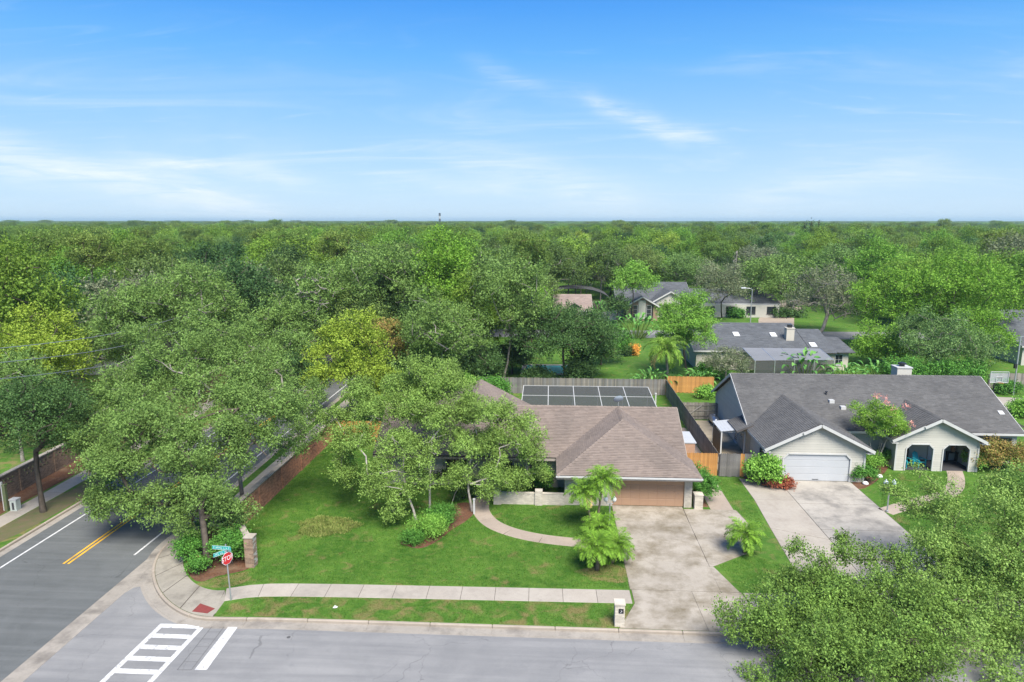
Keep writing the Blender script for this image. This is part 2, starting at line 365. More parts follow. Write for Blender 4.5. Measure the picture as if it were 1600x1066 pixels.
def palm_meshes(rng, trunk_pts, r0, r1, nf, L, ll, mats, droop=.9, elev=(-.5, 1.25), pairs=34, lw=.035, dead=0, curl=1.0):
    """feather palm: trunk tube, arching fronds with paired leaflets"""
    tm = MB(); tm.smooth = True
    n = len(trunk_pts); rr = [r0 + (r1 - r0) * i / (n - 1) for i in range(n)]; rr[0] *= 1.25
    tm.tube(trunk_pts, rr, 9)
    top = np.array(trunk_pts[-1], float); t = TreeProto(); t.fronds = []
    for i in range(nf):
        az = 2.399 * i + rng.uniform(-.25, .25); e0 = elev[1] + (elev[0] - elev[1]) * ((i + .5) / nf) ** .8 + rng.uniform(-.12, .12)
        Li = L * rng.uniform(.82, 1.1); m = 12; p = top.copy(); pts = [p.copy()]; e = e0
        h = np.array([math.cos(az), math.sin(az), 0])
        for k in range(m):
            d = h * math.cos(e) + np.array([0, 0, math.sin(e)]); p = p + d * Li / m; pts.append(p.copy()); e -= droop / m * (0.35 + 1.5 * k / m) * curl
        rm = MB(); VL = []; rm.tube(pts[::3] + [pts[-1]], [.022 * L / 1.6 * (1 - .8 * k / 5) for k in range(len(pts[::3]) + 1)], 4, cap=False)
        pts = np.array(pts); ts = np.linspace(.12, .99, pairs) * m
        k = np.minimum(ts.astype(int), m - 1); fr = (ts - k)[:, None]; c = pts[k] * (1 - fr) + pts[k + 1] * fr; dr = unit(pts[k + 1] - pts[k])
        side = unit(np.cross(dr, [0, 0, 1.0])); upv = np.cross(side, dr)
        prof = np.sin(np.clip((ts / m), .02, 1) ** .75 * math.pi * .93 + .12) * .8 + .25
        for sg in (-1, 1):
            d = unit(side * sg * .8 + dr * .62 + upv * rng.uniform(-.25, .35, (pairs, 1)) + np.array([0, 0, -.25]) + rng.normal(size=(pairs, 3)) * .12)
            ln = ll * prof * rng.uniform(.8, 1.15, pairs)
            V = leaf_quads(rng, c, d, upv, ln, np.full(pairs, lw))
            VL.append(V)
        V = np.concatenate(VL); n0 = len(V); Qr = np.array(rm.f, dtype=np.int32) + n0; dry = dead and i >= nf - dead
        me = npmesh('frond', np.concatenate([V, np.array([tuple(p) for p in rm.v])]), np.concatenate([quads_of(V), Qr]), mats[3] if dry else mats[2]); me.materials.append(mats[1])
        me.polygons.foreach_set('material_index', np.concatenate([np.zeros(n0 // 4, dtype=np.int32), np.ones(len(Qr), dtype=np.int32)])); t.fronds.append(('dry_frond' if dry else 'frond', me))
    t.trunk = tm.mesh('palm_trunk', mats[0])
    return t
def place_palm(t, name, label, loc, rotz=0.0, s=1.0, group=None):
    r = thing(name, label, 'palm', loc, group); r.rotation_euler = (0, 0, rotz); r.scale = (s, s, s)
    link('trunk', t.trunk, r)
    for nm, me in t.fronds: link(nm, me, r)
    return r
def paddle_meshes(rng, n, h, ll, lw, mats, spread=.5, lean=.9):
    """banana-like clump: big paddle leaves on long stalks"""
    V = []; Q = []; st = MB()
    for i in range(n):
        az = 2.399 * i + rng.uniform(-.3, .3); rad = spread * math.sqrt((i + .5) / n); b = np.array([rad * math.cos(az), rad * math.sin(az), 0])
        e = 1.45 - lean * ((i + .5) / n) + rng.uniform(-.15, .15); hh = h * rng.uniform(.55, 1.0); hd = np.array([math.cos(az), math.sin(az), 0])
        d = hd * math.cos(e) + np.array([0, 0, math.sin(e)]); tip = b + d * hh
        st.tube([b, b + d * hh * .55, tip], [.035, .028, .015], 5, cap=False)
        L = ll * rng.uniform(.75, 1.1); W = lw * rng.uniform(.8, 1.1); m = 7; p = tip - d * L * .15; ee = e; k0 = len(V)
        sd = np.cross(hd, [0, 0, 1.0]) + rng.normal(size=3) * .25; sd = sd / np.linalg.norm(sd)
        for k in range(m + 1):
            t = k / m; wv = W * math.sin(math.pi * min(.97, t * .93 + .04)) ** .7
            up = np.array([0, 0, 1.0]); V += [p - sd * wv + up * wv * .3, p.copy(), p + sd * wv + up * wv * .3]
            dd = hd * math.cos(ee) + up * math.sin(ee); p = p + dd * L / m; ee -= .22 * (1 + t)
        for k in range(m):
            a = k0 + 3 * k; Q += [(a, a + 1, a + 4, a + 3), (a + 1, a + 2, a + 5, a + 4)]
    t = TreeProto(); t.leaves = npmesh('paddle_leaves', np.array(V), np.array(Q, dtype=np.int32), mats[0]); t.stems = st.mesh('paddle_stems', mats[1]); return t
def place_paddle(t, name, label, loc, rotz=0.0, s=1.0, group=None):
    r = thing(name, label, 'plant', loc, group); r.rotation_euler = (0, 0, rotz); r.scale = (s, s, s)
    link('leaves', t.leaves, r); link('stems', t.stems, r); return r
def bush(name, label, loc, R, n, leaf, lmat, bmat, seed, nl=9, zmin=-.3, group=None, aspect=.38, flowers=None, cat='shrub', **kw):
    rng = np.random.default_rng(seed); r = thing(name, label, cat, loc, group)
    lob = envelope_lobes(rng, nl, (0, 0, R[2] * .55), (R[0], R[1], R[2] * .55), lr=(.32, .5), zmin=zmin, shell=(.35, .7))
    V = crown_verts(rng, lob, n, leaf, aspect=aspect, **kw); V[:, 2] = np.maximum(V[:, 2], .01)
    link('foliage', npmesh('foliage', V, quads_of(V), lmat), r)
    st = MB()
    for i in range(7):
        l = lob[(i * 3) % len(lob)]; st.tube([(rng.uniform(-.08, .08), rng.uniform(-.08, .08), 0), (l[0] * .5, l[1] * .5, l[2] * .55), (l[0], l[1], l[2])], [.03, .022, .01], 5, cap=False)
    link('stems', st.mesh('stems', bmat), r)
    if flowers:
        fm, nf, fs = flowers; pick = [lob[i] for i in rng.choice(len(lob), min(6, len(lob)), replace=False)]
        V = crown_verts(rng, [(*(np.array(l[:3]) + np.array([0, 0, l[5] * .35])), l[3] * .75, l[4] * .75, l[5] * .8) for l in pick], nf, fs, aspect=.5, fill=.85)
        link('flowers', npmesh('flowers', V, quads_of(V), fm), r)
    return r
# ------------------------------------------------------------------ plant materials
bark_grey = M('bark_grey', (.30, .28, .25), (.14, .125, .105), scale=3, bump=.6, bscale=9, rough=.95, spec=.1, world=False)
bark_dark = M('bark_dark', (.12, .10, .08), (.06, .05, .04), scale=3, bump=.6, bscale=9, rough=.95, spec=.1, world=False)
bark_pale = M('bark_pale', (.40, .37, .33), (.22, .20, .17), scale=4, bump=.5, bscale=12, rough=.9, spec=.1, world=False)
bark_pine = M('bark_pine', (.20, .13, .09), (.09, .06, .045), scale=4, bump=.6, bscale=9, rough=.95, spec=.1, world=False)
lf_oak = leaf_mat('leaf_oak', (.080, .138, .032), (.135, .212, .055), patch=(.7, .3))
lf_oak_lawn = leaf_mat('leaf_oak_lawn', (.105, .165, .036), (.170, .265, .06), patch=(.7, .28))
lf_fore = leaf_mat('leaf_fore', (.065, .115, .022), (.145, .235, .05), patch=(.8, .3))
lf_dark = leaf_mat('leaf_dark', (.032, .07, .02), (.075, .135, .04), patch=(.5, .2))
lf_yellow = leaf_mat('leaf_yellow', (.125, .19, .02), (.215, .28, .04), patch=(.6, .2))
lf_bright = leaf_mat('leaf_bright', (.075, .165, .016), (.15, .265, .035), patch=(.5, .2))
lf_grey = leaf_mat('leaf_grey', (.08, .105, .05), (.15, .17, .095), patch=(.5, .2))
lf_cypress = leaf_mat('leaf_cypress', (.085, .185, .025), (.165, .29, .05), patch=(.5, .2))
lf_pine = leaf_mat('leaf_pine', (.06, .11, .02), (.13, .19, .045), orand=.15, patch=(.4, .2))
lf_w_oak = leaf_mat('leaf_wood_oak', (.058, .10, .026), (.105, .16, .044), orand=.36, patch=(.1, .2))
lf_w_bright = leaf_mat('leaf_wood_bright', (.06, .128, .015), (.125, .21, .032), orand=.36, patch=(.1, .2))
lf_w_dark = leaf_mat('leaf_wood_dark', (.024, .058, .018), (.06, .115, .035), orand=.36, patch=(.1, .2))
lf_w_yellow = leaf_mat('leaf_wood_yellow', (.10, .17, .022), (.19, .26, .045), orand=.2, patch=(.1, .2))
lf_palm = leaf_mat('leaf_palm', (.075, .16, .015), (.155, .27, .035), patch=(1.2, .15))
lf_queen = leaf_mat('leaf_queen', (.075, .155, .018), (.16, .25, .04), patch=(1.2, .15))
lf_dry = leaf_mat('leaf_dry', (.38, .24, .10), (.50, .36, .18))
lf_paddle = leaf_mat('leaf_paddle', (.05, .14, .03), (.12, .26, .06), patch=(1, .2))
lf_hedge = leaf_mat('leaf_hedge', (.04, .12, .02), (.10, .23, .04), patch=(1.2, .2))
lf_hedge_lt = leaf_mat('leaf_hedge_light', (.09, .20, .03), (.19, .34, .06), patch=(1.2, .2))
lf_red = leaf_mat('leaf_red', (.18, .05, .03), (.30, .11, .06), patch=(1.5, .2))
lf_autumn = leaf_mat('leaf_autumn', (.12, .15, .03), (.26, .16, .06), patch=(.9, .25))
fl_pink = leaf_mat('flower_pink', (.75, .18, .16), (.85, .30, .25)); fl_orange = leaf_mat('flower_orange', (.75, .20, .04), (.85, .30, .06))
stalk_green = M('stalk_green', (.16, .24, .05), (.10, .15, .03), world=False)
# ================================================================== ground, roads, pavements
def grass_nodes(s, dry=.0):
    vec = s.pos()
    n1 = s.noise(vec, .35, 4, .6, .5); n2 = s.noise(vec, 2.2, 5, .65, .3); n3 = s.noise(vec, 14, 4, .7); n4 = s.noise(vec, .9, 3, .55, .8)
    c = s.mix(s.rng(n1, .32, .68), (.043, .118, .014), (.086, .185, .026))
    c = s.mix(s.math('MULTIPLY', s.rng(n2, .45, .72), .6), c, (.15, .235, .045))
    c = s.mix(s.math('MULTIPLY', s.rng(n4, .575 - dry, .76 - dry), .75), c, (.22, .17, .075))
    return c, n3, vec
def grass_mat(name, dry, blades=False):
    s = NT(name); c, n3, vec = grass_nodes(s, dry)
    v = s.rng(n3, .25, .75, .62, 1.32)
    if blades: v = s.math('MULTIPLY', v, s.rng(s.island(), 0, 1, .7, 1.35))
    hv = s.n('ShaderNodeHueSaturation'); s.set(hv.inputs['Value'], v); s.t.links.new(c, hv.inputs['Color'])
    b = s.pbr(hv.outputs[0], .75, .12, 0, None if blades else s.bump(s.noise(vec, 22, 5, .75), .9, .05))
    if blades:
        tr = s.n('ShaderNodeBsdfTranslucent'); s.t.links.new(hv.outputs[0], tr.inputs[0]); mx = s.n('ShaderNodeMixShader'); mx.inputs[0].default_value = .3
        s.t.links.new(b.outputs[0], mx.inputs[1]); s.t.links.new(tr.outputs[0], mx.inputs[2]); s.t.links.new(mx.outputs[0], s.o.inputs[0])
    return s.m
g_lawn = grass_mat('grass_lawn', 0.0); g_verge = grass_mat('grass_verge', .11); b_lawn = grass_mat('blades_lawn', 0.0, True); b_verge = grass_mat('blades_verge', .11, True)
g_dry = grass_mat('grass_dry', .2)
m_wood = M('woodland_soil', (.030, .050, .018), (.045, .038, .022), scale=.05, bump=.4, bscale=.5, rough=.95, spec=.05)
m_mulch = M('mulch', (.17, .085, .05), (.07, .04, .028), scale=9, bump=1.0, bscale=24, rough=.95, spec=.05, big=(.8, (.20, .14, .09), .5, .75))
def asphalt(name, c1, c2, grit, crack, cw, cs, stain):
    s = NT(name); vec = s.pos()
    c = s.mix(s.rng(s.noise(vec, .35, 5, .6, .6), .3, .7), c1, c2)
    c = s.mix(s.math('MULTIPLY', s.rng(s.noise(vec, 1.6, 6, .7, .8), .55, .8), .5), c, stain)
    mp = s.n('ShaderNodeMapping'); mp.inputs['Scale'].default_value = (.12, 2.2, 1); s.t.links.new(vec, mp.inputs[0])
    c = s.mix(s.math('MULTIPLY', s.rng(s.noise(mp.outputs[0], 1.0, 5, .6), .42, .72), .6), c, stain)
    g = s.noise(vec, 60, 3, .8); hv = s.n('ShaderNodeHueSaturation'); s.set(hv.inputs['Value'], s.rng(g, .2, .8, 1 - grit, 1 + grit)); s.t.links.new(c, hv.inputs['Color']); c = hv.outputs[0]
    wv = s.n('ShaderNodeVectorMath', operation='MULTIPLY_ADD'); nz = s.n('ShaderNodeTexNoise'); nz.inputs['Scale'].default_value = 1.1; nz.inputs['Detail'].default_value = 7; s.t.links.new(vec, nz.inputs['Vector'])
    s.t.links.new(nz.outputs['Color'], wv.inputs[0]); wv.inputs[1].default_value = (1.3, 1.3, 0); s.t.links.new(vec, wv.inputs[2])
    vo = s.n('ShaderNodeTexVoronoi', feature='DISTANCE_TO_EDGE'); vo.inputs['Scale'].default_value = cs; s.t.links.new(wv.outputs[0], vo.inputs['Vector'])
    k = s.math('LESS_THAN', vo.outputs['Distance'], cw); k = s.math('MULTIPLY', k, s.math('GREATER_THAN', s.noise(vec, .3, 2, .5), .48))
    c = s.mix(s.math('MULTIPLY', k, crack), c, (.03, .03, .03))
    s.pbr(c, .88, .25, 0, s.bump(g, .5, .01)); return s.m
m_street = asphalt('asphalt_pale', (.245, .243, .238), (.185, .186, .186), .2, .32, .0024, .24, (.145, .147, .151))
m_avenue = asphalt('asphalt_dark', (.112, .119, .118), (.086, .092, .091), .32, .3, .003, .25, (.145, .151, .15))
def concrete(name, c1, c2, stain, s_amt=.8, lo=.52, hi=.75, joint=None, orand=.05):
    s = NT(name); vec = s.pos(); c1, c2, stain = [tuple(x * .72 for x in q) for q in (c1, c2, stain)]
    c = s.mix(s.rng(s.noise(vec, .6, 6, .65, .4), .3, .7), c1, c2)
    c = s.mix(s.math('MULTIPLY', s.rng(s.noise(vec, .55, 8, .68, .15), lo, hi), s_amt), c, stain)
    c = s.mix(s.math('MULTIPLY', s.rng(s.noise(vec, 3.5, 5, .7), .5, .8), .35), c, stain)
    g = s.noise(vec, 45, 4, .75); hv = s.n('ShaderNodeHueSaturation'); s.set(hv.inputs['Value'], s.math('MULTIPLY', s.rng(g, .2, .8, .9, 1.1), s.rng(s.orand(), 0, 1, 1 - orand, 1 + orand))); s.t.links.new(c, hv.inputs['Color'])
    s.pbr(hv.outputs[0], .85, .25, 0, s.bump(g, .4, .01)); return s.m
m_walk = concrete('concrete_walk', (.52, .47, .40), (.44, .39, .33), (.24, .22, .19), .5)
m_path = concrete('concrete_path', (.50, .41, .33), (.42, .35, .285), (.26, .20, .15), .45)
m_kerb = concrete('concrete_kerb', (.50, .43, .35), (.42, .36, .29), (.22, .18, .15), .6)
m_drive = concrete('concrete_drive', (.50, .45, .375), (.42, .375, .31), (.20, .165, .105), .95, .44, .68)
m_drive2 = concrete('concrete_drive_white', (.53, .49, .425), (.45, .415, .36), (.18, .17, .155), .85, .46, .70)
m_paver = concrete('concrete_old', (.50, .455, .385), (.43, .385, .325), (.25, .205, .165), .6)
m_gutter = concrete('concrete_gutter', (.44, .40, .345), (.37, .335, .285), (.15, .135, .12), .8, .48, .7)
m_corner = concrete('concrete_corner', (.42, .385, .32), (.36, .33, .27), (.19, .17, .14), .8, .48, .7)
paint_w = M('paint_white', (.60, .60, .59), (.47, .47, .46), scale=5, rough=.75, big=(7.0, (.27, .27, .27), .54, .66))
paint_y = M('paint_yellow', (.72, .40, .03), (.58, .32, .03), scale=2.0, rough=.7, big=(1.1, (.25, .16, .05), .58, .75))
m_tactile = M('tactile_red', (.22, .045, .04), (.16, .04, .035), scale=6, rough=.8)

m_joint = M('joint_filler', (.10, .085, .065), (.07, .06, .05), rough=.95)
ZR = -.13                                    # road level; lots stand one kerb higher
MB().prism([(-30000, -2000), (30000, -2000), (30000, 40000), (-30000, 40000)], -1.2, -.30).build('ground', m_wood, kind='structure')
MB().prism([(-60, -30), (120, -30), (120, 60), (-60, 60)], -.25, ZR - .004).build('road_concrete_apron', m_gutter, kind='structure')
kc = [P(u, v) for u, v in ((287, 828), (266, 843), (247, 862), (236, 886), (239, 912), (253, 936), (278, 955), (308, 966), (345, 967))]
XK = kc[0][0]; YK = 29.53
kerb_line = [(XK, y) for y in np.arange(140, 41, -3.0)] + [(XK, 40.3)] + kc + [(x, YK) for x in np.arange(-13.3, 90, 3.0)]
def offset(line, d):
    o = []
    for i, p in enumerate(line):
        a = Vector(line[max(i - 1, 0)]); b = Vector(line[min(i + 1, len(line) - 1)]); t = (b - a).normalized(); n = Vector((-t.y, t.x)); o.append((p[0] + n.x * d, p[1] + n.y * d))
    return o
def smooth_line(line, it=2):
    for _ in range(it):
        q = [line[0]]
        for a, b in zip(line[:-1], line[1:]): q += [(a[0] * .75 + b[0] * .25, a[1] * .75 + b[1] * .25), (a[0] * .25 + b[0] * .75, a[1] * .25 + b[1] * .75)]
        line = q + [line[-1]]
    return line
corner = smooth_line([(XK, 40.3)] + kc + [(-13.3, YK)], 2)
kin = offset(corner, .16)                     # inner edge of kerb (towards the lot: left of travel)
lotA = [(XK + .1, 420)] + kin + [(420, YK + .12), (420, 420)]
MB().prism(lotA, -.29, 0.0).build('lawn', g_lawn, kind='structure')
MB().prism([(-32.15, -20), (-32.15, 420), (-420, 420), (-420, -20)], -.29, 0.0).build('lawn_across_avenue', g_verge, kind='structure')
# dark avenue and pale side street
av = MB().prism([(-31.55, -20), (-22.95, -20), (-22.95, 420), (-31.55, 420)], ZR - .1, ZR).build('avenue', m_avenue, kind='structure')
gl = offset(corner, -.62)
st_poly = [(-22.0, -10), (-22.0, 31.6)] + [(-21.85, 32.15), (-21.5, 32.3)] + [p for p in gl if p[1] < 32.4 and p[0] > -21.6] + [(200, YK - .5), (200, -10)]
street = MB().prism(st_poly, ZR - .1, ZR + .002).build('street', m_street, kind='structure')
def mark(poly, parent, mat, name, z=ZR + .006): return MB().add([(x, y, z) for x, y in poly], [tuple(range(len(poly)))]).build(name, mat, parent)
def rect(x0, y0, x1, y1): return [(x0, y0), (x1, y0), (x1, y1), (x0, y1)]
mark(rect(-30.62, -20, -30.50, 160), av, paint_w, 'edge_line')
for x0, x1 in ((-27.42, -27.29), (-27.15, -27.02)): mark(rect(x0, 34.4, x1, 160), av, paint_y, 'centre_line')
mark(rect(-24.02, 35.6, -23.90, 160), av, paint_w, 'edge_line')
for y in np.arange(8, 420, 30): pass
# crosswalk, stop bar, saw-cut loop
cwl = lambda y: -18.45 - (29.4 - y) * .045; cwr = lambda y: -16.45 - (29.4 - y) * .045
def slant(f, w, y0, y1): return [(f(y0), y0), (f(y0) + w, y0), (f(y1) + w, y1), (f(y1), y1)]
mark(slant(lambda y: cwl(y) - .12, .24, 19, 29.05), street, paint_w, 'crosswalk_line'); mark(slant(lambda y: cwr(y) - .12, .24, 19, 28.85), street, paint_w, 'crosswalk_line')
for v in (977, 993, 1011, 1029.5, 1050, 1074, 1100):
    y = P(230, v, ZR)[1]
    mark([(cwl(y) + .125, y - .16), (cwr(y) - .125, y - .16), (cwr(y) - .125, y + .16), (cwl(y) + .125, y + .16)], street, paint_w, 'crosswalk_bar')
mark([P(358, 978, ZR), P(304, 1047, ZR), P(323, 1047, ZR), P(373, 978, ZR)], street, paint_w, 'stop_bar')
m_cut = M('sealant', (.10, .10, .10), (.07, .07, .07), rough=.8)
def cutline(a, b, w=.025):
    a, b = Vector(a), Vector(b); n = (b - a).normalized(); n = Vector((-n.y, n.x)) * w / 2
    mark([a + n, a - n, b - n, b + n], street, m_cut, 'saw_cut')
cut = [P(333, 977, ZR), P(352, 977, ZR), P(299, 1047, ZR), P(277, 1047, ZR)]
for i in range(4): cutline(cut[i], cut[(i + 1) % 4])
for k in range(1, 6):
    f = k / 6; cutline(Vector(cut[0]).lerp(Vector(cut[3]), f), Vector(cut[1]).lerp(Vector(cut[2]), f), .018)
MB().tube([P(451, 996, ZR) + (ZR + .004,), P(451, 996, ZR) + (ZR + .012,)], .09, 10).build('manhole_cover', m_cut, street)

def chunks(line, step):
    """resample a polyline and cut it in pieces of about step metres: list of polylines"""
    L = [Vector(p) for p in line]; acc = [0.0]
    for a, b in zip(L[:-1], L[1:]): acc.append(acc[-1] + (b - a).length)
    def at(s):
        s = min(max(s, 0), acc[-1])
        for i in range(len(L) - 1):
            if s <= acc[i + 1] + 1e-9: return L[i].lerp(L[i + 1], (s - acc[i]) / max(acc[i + 1] - acc[i], 1e-9))
        return L[-1]
    n = max(1, round(acc[-1] / step)); out_ = []
    for k in range(n):
        s0, s1 = acc[-1] * k / n + .007, acc[-1] * (k + 1) / n - .007
        ss = [s0] + [a for a in acc if s0 + .15 < a < s1 - .15] + [s1]; out_.append([at(s) for s in ss])
    return out_
def ribbon(poly, d0, d1, z0, z1):
    a = offset(poly, d0); b = offset(poly, d1); m = MB(); n = len(poly)
    vs = [(*p, z0) for p in a] + [(*p, z1) for p in a] + [(*p, z1) for p in b] + [(*p, z0) for p in b]; fs = []
    for i in range(n - 1):
        for r in range(4):
            q = (r + 1) % 4; fs.append((r * n + i, r * n + i + 1, q * n + i + 1, q * n + i))
    fs += [(0, n, 2 * n, 3 * n), (n - 1, 4 * n - 1, 3 * n - 1, 2 * n - 1)]
    fs = [tuple(reversed(f)) for f in fs] if d1 > d0 else fs
    return m.add(vs, fs)
def paved(name, line, d0, d1, z1, step, mat, piece, z0=-.22, bev=.012, kind='structure'):
    root = thing(name, None, None); root['kind'] = kind
    if z1 > 0 and 'kerb' not in name: ribbon([tuple(p) for p in line], d0 + .02, d1 - .02, -.15, .005).build('bedding', m_joint, root)
    for c in chunks(line, step): bevel(ribbon([(p.x, p.y) for p in c], d0, d1, z0, z1).build(piece, mat, root), bev, 1)
    return root
full = smooth_line([(XK, 150)] + [(XK, 60), (XK, 40.3)] + kc + [(-13.3, YK), (0, YK), (90, YK)], 2)
paved('kerb', full, 0.0, .16, .018, 3.0, m_kerb, 'kerb_stone', bev=.03)
paved('gutter', full, -.48, -.004, ZR + .012, 3.0, m_gutter, 'gutter_slab', bev=.004)
paved('kerb_across_avenue', [(-32.0, 160), (-32.0, 15)], -.16, 0.0, .018, 3.0, m_kerb, 'kerb_stone', bev=.03)
paved('gutter_across_avenue', [(-31.99, 160), (-31.99, 15)], 0.004, .45, ZR + .012, 3.0, m_gutter, 'gutter_slab', bev=.004)
# valley gutter between avenue and street
paved('valley_gutter', [(-22.47, 33.2), (-22.47, 5)], -.46, .46, ZR + .007, 3.5, m_gutter, 'gutter_slab', bev=.004)
# corner apron of pavement and the walk along the street
inner = smooth_line([P(u, v) for u, v in ((312, 822), (297, 845), (287, 868), (286, 886), (295, 904), (312, 917), (334, 923), (352, 922.5))], 2)
outer = offset(corner, .165)
i0 = min(range(len(outer)), key=lambda i: abs(outer[i][1] - inner[0][1]) + abs(outer[i][0] - XK)); i1 = min(range(len(outer)), key=lambda i: (outer[i][0] + 16.3) ** 2 + (outer[i][1] - 29.6) ** 2)
ow = outer[i0:i1 + 1]
cw_root = thing('corner_pavement', None, None); cw_root['kind'] = 'structure'
def at_frac(L, f):
    L = [Vector(p) for p in L]; acc = [0]
    for a, b in zip(L[:-1], L[1:]): acc.append(acc[-1] + (b - a).length)
    s = f * acc[-1]
    for i in range(len(L) - 1):
        if s <= acc[i + 1] + 1e-9: return L[i].lerp(L[i + 1], (s - acc[i]) / max(1e-9, acc[i + 1] - acc[i]))
    return L[-1]
NS = 6
MB().prism(list(ow) + list(inner)[::-1], -.1, .005).build('bedding', m_joint, cw_root)
for k in range(NS):
    fs = [k / NS + .0022 + (1 / NS - .0044) * j / 5 for j in range(6)]
    poly = [tuple(at_frac(ow, f)) for f in fs] + [tuple(at_frac(inner, f)) for f in fs][::-1]
    bevel(MB().prism(poly, -.2, .012).build('slab', m_corner, cw_root), .012, 1)
tp = [P(u, v) for u, v in ((300, 956), (324, 959), (336, 951.5), (313, 943.5))]
tac = MB().prism(tp, 0, .020)
tac.build('tactile_paving', m_tactile, cw_root)
td = MB(); a, b, c_, d_ = [Vector(p) for p in (tp[0], tp[1], tp[2], tp[3])]
for i in range(1, 10):
    for j in range(1, 10):
        q = a.lerp(b, i / 10).lerp(d_.lerp(c_, i / 10), j / 10); td.lathe((q.x, q.y, .019), [(.022, 0), (.014, .007)], 6)
td.build('tactile_domes', m_tactile, cw_root)['kind'] = 'stuff'
# landing between apron and the walk
bevel(MB().prism([P(330, 964.5), tuple(inner[-1]), P(352, 938), P(338, 957)], -.2, .010).build('slab', m_corner, cw_root), .01, 1)
wl = smooth_line([P(352, 929.5), P(400, 922.3), P(470, 921.8), P(700, 926.3), P(986, 932.7)], 1)
paved('sidewalk', wl, -.63, .63, .014, 1.75, m_walk, 'slab')
paved('sidewalk_beyond_driveway', [(10.15, 32.55), (13.7, 32.7)], -.63, .63, .014, 1.75, m_walk, 'slab')
paved('sidewalk_under_tree', [(22.6, 32.9), (60, 33.6)], -.63, .63, .014, 1.75, m_walk, 'slab')
paved('sidewalk_behind_brick_wall', [(-21.3, 39.2), (-21.3, 90)], -.62, .62, .014, 1.75, m_walk, 'slab')
paved('sidewalk_across_avenue', [(-35.1, 30), (-35.0, 43.5), (-35.3, 60), (-35.6, 100)], -.66, .66, .014, 1.75, m_walk, 'slab')
# driveways
def slabs(name, polys, mat, z=.012):
    r = thing(name, None, None); r['kind'] = 'structure'
    bd = MB()
    for p in polys:
        cx_ = sum(q[0] for q in p) / len(p); cy_ = sum(q[1] for q in p) / len(p); bd.add([(cx_ + (x - cx_) * 1.012, cy_ + (y - cy_) * 1.012, .0045) for x, y in p], [tuple(range(len(p)))])
    bd.build('bedding', m_joint, r)
    for p in polys: bevel(MB().prism(p, -.2, z).build('slab', mat, r), .007, 1)
    return r
g = .005
ys = [43.95, 41.6, 39.0, 36.4, 33.22]
dl = [[(4.33, ys[i + 1] + g), (9.0 - g, ys[i + 1] + g), (9.02 - g, ys[i] - g), (4.33, ys[i] - g)] for i in range(4)]
dl += [[(4.40, 33.2), (4.42, 31.9), (3.45, 29.72), (7.6 - g, 29.72), (7.5 - g, 33.2)], [(7.5 + g, 33.2), (7.6 + g, 29.72), (11.6, 29.72), (10.15, 31.9), (10.05, 33.2)]]
dl += [[(9.0 + g, 33.22 + g), (9.12, 36.0), (9.0 + g, 36.0)][:3], [(9.0 + g, 33.24), (10.05, 33.24), (9.5, 35.9), (9.0 + g, 35.9)]]
dl = dl[:6] + [[(9.0 + g, 33.24), (9.98, 33.24), (9.25, 35.85), (9.0 + g, 35.85)], [(9.02 + g, 35.87), (9.2, 35.87), (11.5, 37.5), (12.0, 39.0 - g), (9.02 + g, 39.0 - g)], [(9.02 + g, 39.0 + g), (12.05, 39.0 + g), (12.7, 41.6 - g), (9.02 + g, 41.6 - g)], [(9.02 + g, 41.6 + g), (12.75, 41.6 + g), (12.5, 43.6), (9.05 + g, 43.6)]]
slabs('driveway', dl, m_drive)
slabs('side_path_to_gate', [[(10.85, a), (12.35, a), (12.35, b), (10.85, b)] for a, b in ((43.62, 45.6), (45.62, 47.6), (47.62, 49.55))], m_path)
g2 = []
for (x0, x1) in ((17.05, 22.25),):
    for a, b in ((49.2, 45.0), (44.97, 41.0), (40.97, 37.0), (36.97, 33.4)): g2.append([(x0, b), (x1, b), (x1, a), (x0, a)])
g2.append([(16.7, 29.72), (24.0, 29.72), (22.3, 33.37), (17.05, 33.37)])
slabs('white_driveway', g2, m_drive2)
slabs('old_driveway_strip', [[(14.25, 45.5), (17.02, 45.5), (17.02, 48.6), (14.25, 49.4)], [(13.95, 41.0), (17.02, 39.6), (17.02, 45.48), (14.25, 45.48)], [(13.7, 36.6), (17.02, 35.2), (17.02, 39.57), (13.95, 40.97)], [(13.7, 33.4), (17.02, 33.4), (17.02, 35.17), (13.7, 36.57)]], m_paver)
# curved garden path
gp = smooth_line([P(u, v) for u, v in ((757, 770), (751, 786), (751, 800), (764, 816), (785, 827), (815, 836), (850, 842.5), (890, 847), (930, 850), (962, 852))], 2)
paved('garden_path', gp, -.56, .56, .012, 2.3, m_path, 'slab', bev=.01)
np2 = smooth_line([(22.3, 43.9), P(1440, 782), P(1472, 776), P(1492, 765), P(1495, 748), P(1490, 732)], 2)
paved('porch_path', np2, -.55, .55, .012, 2.0, m_path, 'slab', bev=.01)
MB().prism([P(344, 963), P(362, 943), P(400, 933.5), P(470, 932.5), P(700, 937), P(990, 944.5), (3.5, 29.72), (-15.4, 29.72)], -.1, .003).build('verge', g_verge, kind='structure')
